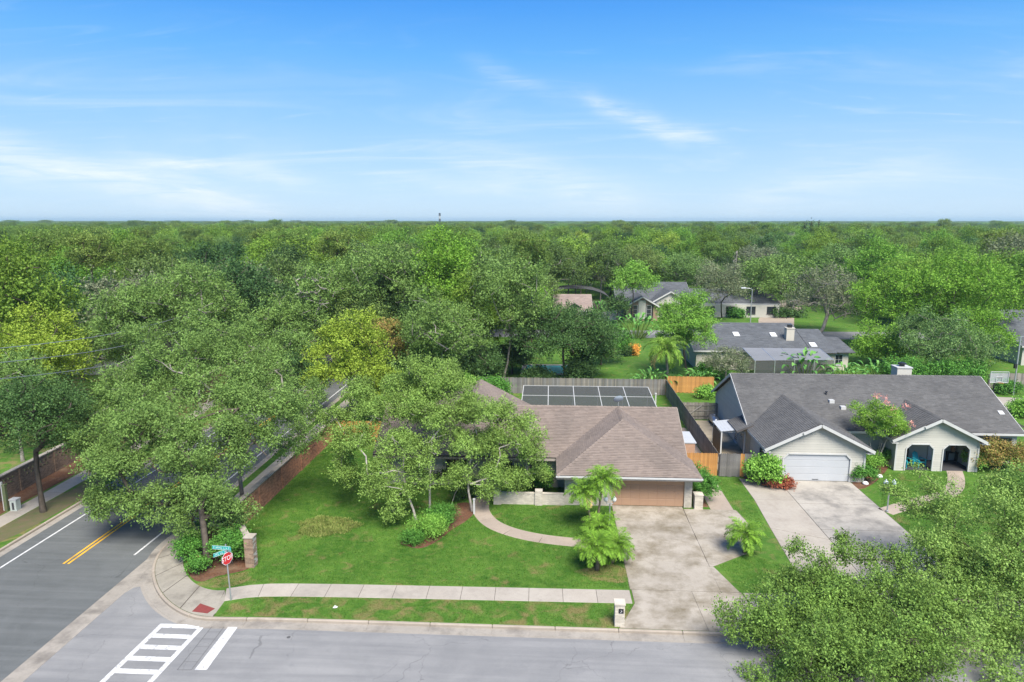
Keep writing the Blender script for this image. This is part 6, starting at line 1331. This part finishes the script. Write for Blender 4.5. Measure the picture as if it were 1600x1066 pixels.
E3('maple_tree', 'big bright green tree right of the moss-grey oak', 1400, 470, 104, 6.2, 5.4, 26000, .25, lf_bright, bark_dark, 35, n=26)
E3('maple_tree', 'tallest bright green tree before the right-hand house', 1500, 470, 100, 7.2, 7.2, 32000, .25, lf_bright, bark_dark, 36, n=30)
E3('maple_tree', 'lower bright green tree crown above the banana plants', 1385, 545, 92, 4.2, 3.2, 14000, .22, lf_bright, bark_dark, 37, n=18)
E3('garden_tree', 'dull green vase-shaped tree in front of the bright green trees', 1470, 543, 84, 5.6, 3.9, 24000, .18, leaf_mat('leaf_dull', (.06, .12, .035), (.13, .20, .065), patch=(.5, .2)), bark_grey, 38, n=24, fill=.35)
E3('oak_tree', 'grey oak with forked trunk at the right edge beyond the houses', 1585, 418, 130, 7.5, 5.6, 13000, .32, lf_grey, bark_dark, 39, n=22, base=P(1585, 478))
E3('garden_tree', 'slim light green tree in front of the large brick-gabled house', 990, 440, 128, 4.4, 3.3, 12000, .26, lf_cypress, bark_dark, 40, n=18, base=(15.5, 128))
E3('garden_tree', 'small dark round tree at the corner of the brick-gabled house', 965, 478, 126, 2.2, 1.8, 4000, .24, lf_dark, bark_dark, 41, n=12)
E3('bare_tree', 'half-bare tree with pale limbs and sparse grey-green tufts in the woods', 490, 460, 76, 3.2, 4.0, 3200, .24, lf_oak, bark_pale, 42, n=12, fill=.2, r_tip=.03, extra=4)
E3('oak_tree', 'olive oak crown beyond the far end of the brick wall', 455, 520, 74, 4.6, 3.8, 16000, .22, lf_oak, bark_grey, 43, n=22)
E3('oak_tree', 'oak crown over the avenue beyond the corner trees', 300, 480, 64, 5.0, 3.8, 22000, .19, lf_oak, bark_grey, 44, n=24)
E3('oak_tree', 'broad oak crown above the avenue left of centre', 215, 500, 62, 4.2, 3.4, 18000, .19, lf_oak, bark_grey, 45, n=22)
E3('oak_tree', 'deep green tree filling the gap behind the yellow tree', 470, 590, 66, 3.0, 3.0, 12000, .19, lf_dark, bark_dark, 46, n=16)
E3('garden_tree', 'small bluish-green tree at the left edge below the power lines', 20, 600, 50, 3.0, 3.0, 14000, .15, lf_oak, bark_grey, 47, n=18)
# crepe myrtle with pink flowers beside the porch
mx0, my0 = P(1366, 731); rng = R_(50); lob = envelope_lobes(rng, 22, (0.25, 0, 3.5), (2.0, 2.0, 1.75), zmin=-.5)
st = [[(dx * .12, dy * .12, 0), (dx * .35, dy * .3, 1.1), (dx * .7, dy * .6, 2.2)] for dx, dy in ((1, 0), (-.6, .8), (.2, -.9), (-.9, -.3), (.7, .7))]
tp_ = tree_meshes('crepe_myrtle', rng, st, lob, 26000, .085, leaf_mat('leaf_myrtle', (.08, .18, .02), (.20, .31, .05), patch=(1.0, .2)), bark_pale, r_tip=.016, per=8, sub=9, up=.7)
cm_ = place_tree(tp_, 'crepe_myrtle', 'round crepe myrtle with pink flower tips between garage and porch', (mx0, my0, 0))
V = crown_verts(rng, [(.0, -.6, 5.5, .35, .3, .3), (.7, -.9, 4.9, .45, .3, .3), (1.5, -.6, 5.1, .25, .2, .22), (1.9, -1.2, 3.9, .3, .2, .25), (-.3, .2, 5.7, .3, .25, .22)], 600, .06, aspect=.5); link('flowers', npmesh('flowers', V, quads_of(V), fl_pink), cm_)
# palms by the driveway
pmats = (M('palm_bark', (.24, .19, .14), (.12, .095, .07), scale=8, bump=.8, bscale=20, world=False), stalk_green, lf_palm, lf_dry)
def pyg(label, base, head, r, nf, L, ll, seed, s=1.0, dead=0):
    b = Vector((*P(*base), 0)); hd = Vector(DY(head[0], head[1], b.y + head[2])) - b; rng = R_(seed)
    t = palm_meshes(rng, [(0, 0, 0), (hd.x * .25 + .05, hd.y * .25, hd.z * .35), (hd.x * .6 + .04, hd.y * .6, hd.z * .7), tuple(hd)], r, r * .8, nf, L, ll, pmats, droop=1.5, elev=(-.3, 1.3), pairs=36, lw=.018, dead=dead); return place_palm(t, 'date_palm', label, tuple(b), group='pygmy date palms')
pyg('tallest feathery date palm with slim trunk in front of the brown garage', (931, 826), (943, 748, .1), .07, 34, 1.45, .42, 60)
pyg('slim date palm leaning left in front of the white garage wall', (923, 828), (913, 768, 0), .06, 32, 1.35, .40, 61, dead=2)
pyg('bushy date palm between the slim palms and the curved path end', (940, 842), (938, 822, -.3), .11, 30, 1.3, .42, 62)
pyg('stout date palm nearest the sidewalk left of the driveway', (933, 891), (931, 853, 0), .11, 32, 1.35, .42, 63)
pyg('date palm hanging over the driveway edge beside the stout one', (956, 880), (964, 852, .1), .10, 30, 1.25, .40, 64)
pyg('single date palm standing right of the driveway extension', (1163, 864), (1163, 835, 0), .10, 32, 1.3, .40, 65)
b = Vector((*P(1043, 604), 0)); hd = Vector(DY(1041, 543, b.y)) - b
place_palm(palm_meshes(R_(66), [(0, 0, 0), (hd.x * .3, 0, hd.z * .35), (hd.x * .7, 0, hd.z * .7), tuple(hd)], .17, .13, 26, 3.2, .75, (M('palm_bark_grey', (.30, .27, .23), (.2, .18, .15), scale=6, bump=.4, world=False), stalk_green, lf_queen, lf_dry), droop=2.1, pairs=46, lw=.035, dead=1, elev=(-.35, 1.2)), 'queen_palm', 'tall queen palm with drooping fronds at the fence corner', tuple(b))
# paddle-leaved plants
pd = (lf_paddle, stalk_green); pt = [paddle_meshes(R_(70 + i), 60, 2.6, 1.15, .17, pd, .9) for i in range(3)]
for i, (u, v, s_, lab) in enumerate(((995, 528, 1.5, 'bird of paradise clump beside the back street kerb'), (938, 500, 1.35, 'bird of paradise clump in front of the tan-roofed house'), (1255, 592, 1.25, 'large banana-leaved clump in front of the pale screen cage'), (1320, 596, .8, 'smaller banana-leaved clump right of the large one'), (1372, 600, 1.0, 'banana-leaved clump below the bright green trees'), (1018, 608, .9, 'leafy paddle plant at the foot of the queen palm'), (1090, 603, .75, 'low paddle plant behind the orange cedar fence'))):
    place_paddle(pt[i % 3], 'paddle_plant', lab, (*P(u, v), 0), i * 1.3, s_, 'paddle-leaved plants')
# shrubs
def B(name, label, u, v, R, n, leaf, lm, seed, **kw): return bush(name, label, (*P(u, v), 0), R, n, leaf, lm, bark_dark, seed, **kw)
B('hedge_bush', 'clipped dark green bush left of the corner bed', 307, 896, (.75, .7, .9), 4000, .07, lf_hedge, 80)
B('hedge_bush', 'dark shrub hugging the corner oak trunk', 300, 872, (.9, 1.3, 1.3), 7000, .08, lf_hedge, 81)
B('hedge_bush', 'large dark hedge bush between the stop sign and brick pillar', 362, 880, (1.35, 1.3, 1.9), 12000, .08, lf_hedge, 82, nl=14)
B('hedge_bush', 'tall hedge bush at the right end of the brown garage', 1096, 782, (.75, 2.1, 1.9), 14000, .08, lf_hedge, 83, nl=14)
B('fern_bush', 'ferny green undergrowth at the foot of the lawn oaks', 668, 838, (1.5, 1.1, .8), 9000, .11, lf_hedge_lt, 84, nl=12, up=.9, aspect=.16)
B('fern_bush', 'dark strappy undergrowth right of the middle lawn oak', 690, 820, (1.2, 1.1, .9), 8000, .12, lf_hedge, 85, nl=12, up=.9, aspect=.14)
B('fern_bush', 'low dark liriope patch at the near tip of the oak bed', 645, 848, (1.0, .6, .45), 5000, .10, lf_hedge, 86, up=.9, aspect=.14)
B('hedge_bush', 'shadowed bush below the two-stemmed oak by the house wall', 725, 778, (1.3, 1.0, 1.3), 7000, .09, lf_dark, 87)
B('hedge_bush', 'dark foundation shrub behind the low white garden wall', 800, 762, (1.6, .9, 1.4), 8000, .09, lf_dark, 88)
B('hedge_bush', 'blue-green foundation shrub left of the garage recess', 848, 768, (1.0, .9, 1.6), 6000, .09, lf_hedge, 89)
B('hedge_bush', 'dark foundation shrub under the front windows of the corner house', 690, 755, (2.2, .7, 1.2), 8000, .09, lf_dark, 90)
B('hydrangea_bush', 'bright green rounded shrub left of the white garage door', 1192, 758, (1.5, 1.2, 1.8), 7000, .14, lf_hedge_lt, 91, nl=12, flowers=(leaf_mat('flower_white', (.7, .7, .6), (.8, .8, .7)), 60, .1))
B('red_bush', 'low reddish-brown shrub at the foot of the bright green one', 1222, 763, (.95, .6, .6), 3500, .09, lf_red, 92)
B('hedge_bush', 'boxy green hedge right of the white garage door', 1349, 753, (1.1, .8, 1.15), 7000, .075, lf_hedge, 93, nl=14)
B('hedge_bush', 'second green hedge tucked behind the boxy one', 1362, 735, (1.1, .9, 1.1), 6000, .075, lf_hedge_lt, 94)
B('hedge_bush', 'dark round shrub left of the porch arches', 1386, 726, (1.0, .9, 1.3), 6000, .08, lf_hedge, 95)
B('autumn_bush', 'rust-tinged loose shrub right of the porch', 1562, 735, (2.6, 1.8, 2.1), 13000, .10, lf_autumn, 96, nl=16)
B('hedge_bush', 'green loose shrub at the right corner of the porch', 1524, 733, (1.1, .9, 1.3), 5000, .10, lf_hedge_lt, 97)
B('hedge_bush', 'light green bush in the yard behind the grey gate', 1103, 622, (1.6, 1.2, 1.0), 5000, .12, lf_hedge_lt, 98)
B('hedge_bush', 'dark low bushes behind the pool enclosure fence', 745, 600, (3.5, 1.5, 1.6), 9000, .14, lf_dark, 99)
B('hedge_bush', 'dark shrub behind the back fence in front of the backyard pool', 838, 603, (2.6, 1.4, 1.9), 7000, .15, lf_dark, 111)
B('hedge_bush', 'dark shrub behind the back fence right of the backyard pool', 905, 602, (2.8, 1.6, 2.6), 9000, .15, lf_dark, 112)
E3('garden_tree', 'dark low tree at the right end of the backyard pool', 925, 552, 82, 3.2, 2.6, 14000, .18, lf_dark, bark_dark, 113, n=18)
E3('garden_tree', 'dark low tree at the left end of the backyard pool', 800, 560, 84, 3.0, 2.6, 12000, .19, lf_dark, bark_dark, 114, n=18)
B('hedge_bush', 'dark shrub in front of the back fence left of the pool enclosure', 770, 622, (2.4, 1.2, 2.2), 8000, .14, lf_hedge, 115)
B('hedge_bush', 'leafy shrub at the far left of the back fence', 715, 618, (2.6, 1.3, 2.4), 8000, .14, lf_hedge_lt, 116)
E3('oak_tree', 'fresh green tree beyond the backyard pool', 812, 490, 96, 4.6, 4.2, 16000, .22, lf_bright, bark_dark, 117, n=22)
E3('oak_tree', 'fresh green tree left of the tan-roofed house', 806, 440, 122, 6.0, 5.6, 16000, .28, lf_w_oak, bark_dark, 118, n=24)
E3('oak_tree', 'sunlit yellow-green tree behind the tan-roofed house', 900, 410, 152, 6.0, 6.4, 14000, .32, lf_w_yellow, bark_dark, 119, n=24)
E3('garden_tree', 'mid-green tree right of the dark tree by the backyard pool', 940, 538, 90, 3.6, 3.0, 12000, .19, lf_hedge, bark_dark, 120, n=18)
B('hedge_bush', 'dense shrub under the big bright green trees, left of two', 1412, 604, (3.4, 2.0, 2.8), 8000, .17, lf_hedge, 121)
B('hedge_bush', 'dense shrub under the big bright green trees, right of two', 1500, 606, (4.0, 2.0, 2.8), 9000, .17, lf_hedge, 122)
E3('maple_tree', 'bright green tree hiding the left end of the right-hand house', 1535, 530, 90, 4.2, 4.0, 14000, .2, lf_bright, bark_dark, 123, n=20)
E3('oak_tree', 'oak crown right of the left-edge yellow-green tree', 160, 548, 66, 4.4, 3.6, 15000, .19, lf_oak, bark_grey, 124, n=20)
B('flower_bush', 'vivid orange flowering shrub beyond the green side yard', 989, 555, (1.0, .9, 1.1), 2500, .16, fl_orange, 100)
B('hedge_bush', 'dark shrub beside the orange flowering one', 978, 556, (1.2, .9, 1.1), 3000, .16, lf_dark, 101)
B('hedge_bush', 'bright bush at the right edge above the grey roof end', 1595, 650, (1.8, 1.5, 1.5), 7000, .13, lf_hedge_lt, 102)
B('hedge_bush', 'round bush beneath the basketball backboard', 1570, 615, (1.6, 1.3, 1.2), 5000, .14, lf_hedge, 103)
B('hedge_bush', 'dark hedge under the broad oak by the far driveway', 1225, 496, (4.0, 1.2, 1.1), 4000, .26, lf_dark, 104)
B('hedge_bush', 'low dark hedge in front of the far house windows', 1150, 497, (2.4, 1.0, 1.2), 2500, .26, lf_hedge, 105)
B('hedge_bush', 'dark shrub mass behind the orange fence below the cypress', 1110, 592, (3.0, 1.4, 1.4), 6000, .17, lf_hedge, 106)
# oval patch of long yellowish grass
ox, oy = P(511, 823); rng = R_(110); n = 9000; th = rng.uniform(0, 2 * math.pi, n); rr = np.sqrt(rng.random(n)) * (1 + .10 * np.sin(3 * th + 1) + .07 * np.sin(7 * th) + rng.normal(size=n) * .07)
pos = np.stack([ox + rr * np.cos(th) * 1.8, oy + rr * np.sin(th) * 1.35, np.full(n, .0)], 1); az = rng.uniform(0, 6.28, n); ln = rng.uniform(.07, .20, n); ele = rng.uniform(.5, 1.4, n)
d = np.stack([np.cos(az) * np.cos(ele), np.sin(az) * np.cos(ele), np.sin(ele)], 1); V = leaf_quads(rng, pos, d, unit(rng.normal(size=(n, 3)) + [0, 0, 1]), ln, np.full(n, .018))
tag(link('long_grass_patch', npmesh('long_grass_patch', V, quads_of(V), leaf_mat('leaf_long_grass', (.085, .14, .025), (.22, .22, .075), patch=(1.3, .25)))), 'oval patch of long yellowish grass on the front lawn', 'grass', None, 'stuff')
# ================================================================== woods
kinds = []
def proto(name, seed, R, zc_, hh, n, nleaf, leaf, lm, bm, zmin=-.45, flat=.75, lr=(.24, .38), fork=.4, **kw):
    rng = R_(seed); lob = envelope_lobes(rng, n, (0, 0, zc_), (R, R, hh), zmin=zmin, flat=flat, lr=lr); z0 = max(1.2, (zc_ - hh) * .8)
    return tree_meshes(name, rng, [[(0, 0, 0), (.1, .05, z0 * .5), (0, 0, z0), (0, .1, z0 + (zc_ - z0) * fork)]], lob, nleaf, leaf, lm, bm, r_tip=.035, sides=5, extra=1, **kw)
K_oak = [proto('wood_oak', 200 + i, 5.4, 7.6, 4.4, 24, 17000, .24, lf_w_oak, bark_grey) for i in range(3)]
K_br = [proto('wood_broadleaf', 210 + i, 4.6, 8.2, 5.2, 24, 17000, .24, lf_w_bright, bark_dark, flat=.9) for i in range(2)]
K_dk = [proto('wood_evergreen', 220 + i, 4.8, 7.4, 4.8, 22, 16000, .24, lf_w_dark, bark_dark) for i in range(2)]
K_ye = [proto('wood_yellow', 230, 4.2, 7.6, 4.4, 20, 14000, .24, lf_w_yellow, bark_dark)]
K_pi = [proto('wood_pine', 240 + i, 3.3, 12.5, 3.6, 18, 11000, .24, lf_pine, bark_pine, flat=.5, lr=(.22, .36), fork=.7, up=.8, aspect=.2) for i in range(2)]
K_gy = [proto('wood_moss', 250, 5.0, 7.2, 4.2, 22, 9000, .24, leaf_mat('leaf_wood_grey', (.09, .115, .06), (.18, .20, .12), orand=.2), bark_grey, fill=.3)]
names = {'oak': ('oak_tree', 'grey-green oak'), 'br': ('broadleaf_tree', 'mid-green broadleaf tree'), 'dk': ('evergreen_tree', 'dark evergreen tree'), 'ye': ('yellow_tree', 'yellowish tree'), 'pi': ('pine_tree', 'high-crowned pine'), 'gy': ('mossy_tree', 'sparse grey mossy tree')}
ROWS = ('front woods row', 'second woods row', 'third woods row', 'fourth woods row', 'fifth woods row', 'backmost woods row')
COLS = ('at the left edge', 'above the left street tree', 'above the corner oaks', 'left of the yellow tree', 'above the lawn oaks', 'above the corner house', 'above the queen palm', 'above the skylight house', 'above the grey roof', 'at the right edge')
pool = {'oak': K_oak, 'br': K_br, 'dk': K_dk, 'ye': K_ye, 'pi': K_pi, 'gy': K_gy}
wr = random.Random(77)
def allowed(x, y):
    if y < 62 and x > -41: return False
    if x < -41: return y > 48 and not (-53 < x and y < 72) and not (-67 < x < -49 and 79 < y < 93) and not (x > -75 and y < 62)
    if -33 < x < -19.5 and y < 70: return False
    if x < -6: return y > 80
    if x < 0: return y > 92 and not 106 < y < 126
    if 0 <= x < 13 and y > 148: return True
    if y < 156 and x < 64: return False
    if 36 < x < 60 and y < 170: return False
    if 60 <= x and y < 115: return False
    if 84 < x < 116 and 176 < y < 206: return False
    return True
cand = []
grid = {}
def try_pt(x, y, dmin):
    g0 = (int(x // 8), int(y // 8))
    for i in (-1, 0, 1):
        for j in (-1, 0, 1):
            for q in grid.get((g0[0] + i, g0[1] + j), ()):
                if (q[0] - x) ** 2 + (q[1] - y) ** 2 < dmin * dmin: return False
    grid.setdefault(g0, []).append((x, y)); return True
for _ in range(26000):
    y = 45 + 355 * wr.random() ** .8; hwid = y * .80 + 14; x = -math.tan(YAW) * y + wr.uniform(-hwid, hwid)
    if not allowed(x, y): continue
    if try_pt(x, y, 6.0 + y * .006): cand.append((x, y))
cand.sort(key=lambda p: p[0] ** 2 + p[1] ** 2)
def kind_at(x, y):
    r = wr.random(); left = x < -30
    t = (('pi', .2 if left else .05), ('gy', .09), ('ye', .045), ('dk', .17), ('br', .34), ('oak', 1))
    s_ = 0
    for k, p in t:
        s_ += p
        if r < s_: return k
    return 'oak'
far = []; same = {}
for i, (x, y) in enumerate(cand):
    k = kind_at(x, y); j = wr.randrange(len(pool[k])); s_ = wr.uniform(.80, 1.34); sz = s_ * wr.uniform(.85, 1.15); rz = wr.uniform(0, 6.28)
    if 0 < x < 90 and y < 200: sz *= .85
    sz = min(sz, 1.1 if k == 'pi' else 1.25)
    if i < 295:
        nm, lb = names[k]; pq = proj(x, y, 8 * sz); ub = min(9, max(0, int((pq[0] if pq else 0) / 160))); dist = math.hypot(x, y); db = sum(dist > q for q in (75, 100, 125, 150, 175))
        size = ('small', 'medium-sized', 'large')[(s_ > .95) + (s_ > 1.09)]; shape = 'tall ' if sz / s_ > 1.06 else 'squat ' if sz / s_ < .95 else ''
        lab = '%s %s%s, %s, %s' % (size, shape, lb, ROWS[db], COLS[ub]); to = place_tree(pool[k][j], nm, lab, (x, y, -.05), rz, (s_, s_, sz), group='woodland ' + nm.replace('_', ' ') + 's'); same.setdefault(lab, []).append((pq[0] if pq else 0, to))
    else: far.append((x, y, k, j, s_, s_, sz, rz))
ORD = {2: ('left of two', 'right of two'), 3: ('leftmost of three', 'middle of three', 'rightmost of three'), 4: ('leftmost of four', 'second from left', 'second from right', 'rightmost of four')}
for lab, L in same.items():
    if len(L) > 1:
        for q, (_, to) in zip(ORD.get(len(L), [w_ + ' from left' for w_ in ('first', 'second', 'third', 'fourth', 'fifth', 'sixth', 'seventh', 'eighth')]), sorted(L, key=lambda a: a[0])): to['label'] = lab + ', ' + q
# three conifers on the skyline
for i, (u, vt) in enumerate(((1258, 347), (1269, 343), (1280, 345))):
    x, y, z = DY(u, vt, 262); rng = R_(300 + i); lob = [(math.cos(a) * r * .45, math.sin(a) * r * .45, zz, r * .55, r * .55, .5) for q in range(12) for zz, r in ((z * (.3 + .058 * q), 2.9 * (1 - q / 12.5)),) for a in (q * 2.1, q * 2.1 + 2.1, q * 2.1 + 4.2)]
    t = tree_meshes('spire_conifer', rng, [[(0, 0, 0), (0, 0, z * .3), (0, 0, z * .6), (0, 0, z - .5)]], lob, 5000, .4, lf_w_dark, bark_dark, r_tip=.05, extra=0)
    place_tree(t, 'conifer_tree', ('left', 'middle, tallest', 'right')[i] + ' of three spire-shaped conifers on the skyline', (x, y, 0), group='three skyline conifers')
# dead pale snag rising from the woods
x, y, z = DY(1150, 400, 150); rng = R_(310); lob = [(rng.uniform(-1.2, 1.2), rng.uniform(-1, 1), z - 3 + k * .9, .5, .5, .5) for k in range(5)]
sm, _ = branch_mesh(rng, [[(0, 0, 0), (.2, 0, z * .4), (0, .1, z * .75), (.2, 0, z + 1)]], lob, .05, mat=bark_grey); SN = thing('dead_tree', 'bare broken pale trunk rising above the green crowns', 'tree', (x, y, 0)); link('trunk', sm, SN)
# everything farther: one uncountable wood, instanced on points
hid = bpy.data.collections.new('woodland_kinds'); order = []
for k, L in pool.items():
    for j, t in enumerate(L): order.append((k, j))
for i, (k, j) in enumerate(order):
    t = pool[k][j]; me = t.crown; o = bpy.data.objects.new('%02d_woodland_crown' % i, me); hid.objects.link(o)
idx = {q: i for i, q in enumerate(order)}
rr = wr
d = 380.0
while d < 9000:
    st_ = 6.2 * (d / 300) ** 1.0; n = int(2 * (d * .80 + 14) / st_)
    for i in range(n):
        yy = d + rr.uniform(-.5, .5) * st_; x = -math.tan(YAW) * yy + (i + .5 + rr.uniform(-.4, .4)) / n * 2 * (yy * .8 + 14) - (yy * .8 + 14)
        k = kind_at(x, yy); s_ = max(1, d / 300) * rr.uniform(.8, 1.2); sz = rr.uniform(.75, 1.15) * (1.15 if rr.random() < .08 else 1); far.append((x, yy, k, rr.randrange(len(pool[k])), s_, s_, sz, rr.uniform(0, 6.28)))
    d += st_ * .85
pmesh = bpy.data.meshes.new('distant_woodland'); pmesh.from_pydata([(f[0], f[1], -.3) for f in far], [], [])
for nm, typ, vals in (('kind_id', 'INT', [idx[(f[2], f[3])] for f in far]),):
    a = pmesh.attributes.new(nm, typ, 'POINT'); a.data.foreach_set('value', vals)
a = pmesh.attributes.new('tree_scale', 'FLOAT_VECTOR', 'POINT'); a.data.foreach_set('vector', [c for f in far for c in (f[4], f[5], f[6])])
a = pmesh.attributes.new('tree_rot', 'FLOAT_VECTOR', 'POINT'); a.data.foreach_set('vector', [c for f in far for c in (0, 0, f[7])])
fw = link('distant_woodland', pmesh); tag(fw, 'continuous green woodland canopy stretching to the horizon', 'woodland', None, 'stuff')
ng = bpy.data.node_groups.new('scatter_trees', 'GeometryNodeTree'); ng.interface.new_socket('Geometry', in_out='INPUT', socket_type='NodeSocketGeometry'); ng.interface.new_socket('Geometry', in_out='OUTPUT', socket_type='NodeSocketGeometry')
gi = ng.nodes.new('NodeGroupInput'); go = ng.nodes.new('NodeGroupOutput'); ip = ng.nodes.new('GeometryNodeInstanceOnPoints'); ci = ng.nodes.new('GeometryNodeCollectionInfo')
ci.inputs['Collection'].default_value = hid; ci.inputs['Separate Children'].default_value = True; ci.inputs['Reset Children'].default_value = True; ip.inputs['Pick Instance'].default_value = True
def attr(nm, typ):
    n = ng.nodes.new('GeometryNodeInputNamedAttribute'); n.data_type = typ; n.inputs['Name'].default_value = nm; return n.outputs['Attribute']
e2r = ng.nodes.new('FunctionNodeEulerToRotation')
ng.links.new(gi.outputs[0], ip.inputs['Points']); ng.links.new(ci.outputs[0], ip.inputs['Instance']); ng.links.new(attr('kind_id', 'INT'), ip.inputs['Instance Index']); ng.links.new(attr('tree_scale', 'FLOAT_VECTOR'), ip.inputs['Scale'])
ng.links.new(attr('tree_rot', 'FLOAT_VECTOR'), e2r.inputs[0]); ng.links.new(e2r.outputs[0], ip.inputs['Rotation']); ng.links.new(ip.outputs[0], go.inputs[0])
md = fw.modifiers.new('scatter', 'NODES'); md.node_group = ng
print('woods', len(cand), 'far points', len(far))
# ------------------------------------------------------------------ air
hz = MB().box((-9500, -60, -2.2), (9500, 9600, 42)).build('haze', None); tag(hz, 'thin humid air over the landscape', 'haze', None, 'stuff')
hm = bpy.data.materials.new('haze_air'); hm.use_nodes = True; ht = hm.node_tree; ht.nodes.clear(); ho = ht.nodes.new('ShaderNodeOutputMaterial'); pv = ht.nodes.new('ShaderNodeVolumePrincipled')
pv.inputs['Color'].default_value = (.68, .92, 1.0, 1); pv.inputs['Density'].default_value = .00016; pv.inputs['Anisotropy'].default_value = 0.2; ht.links.new(pv.outputs[0], ho.inputs['Volume']); hz.data.materials.append(hm)
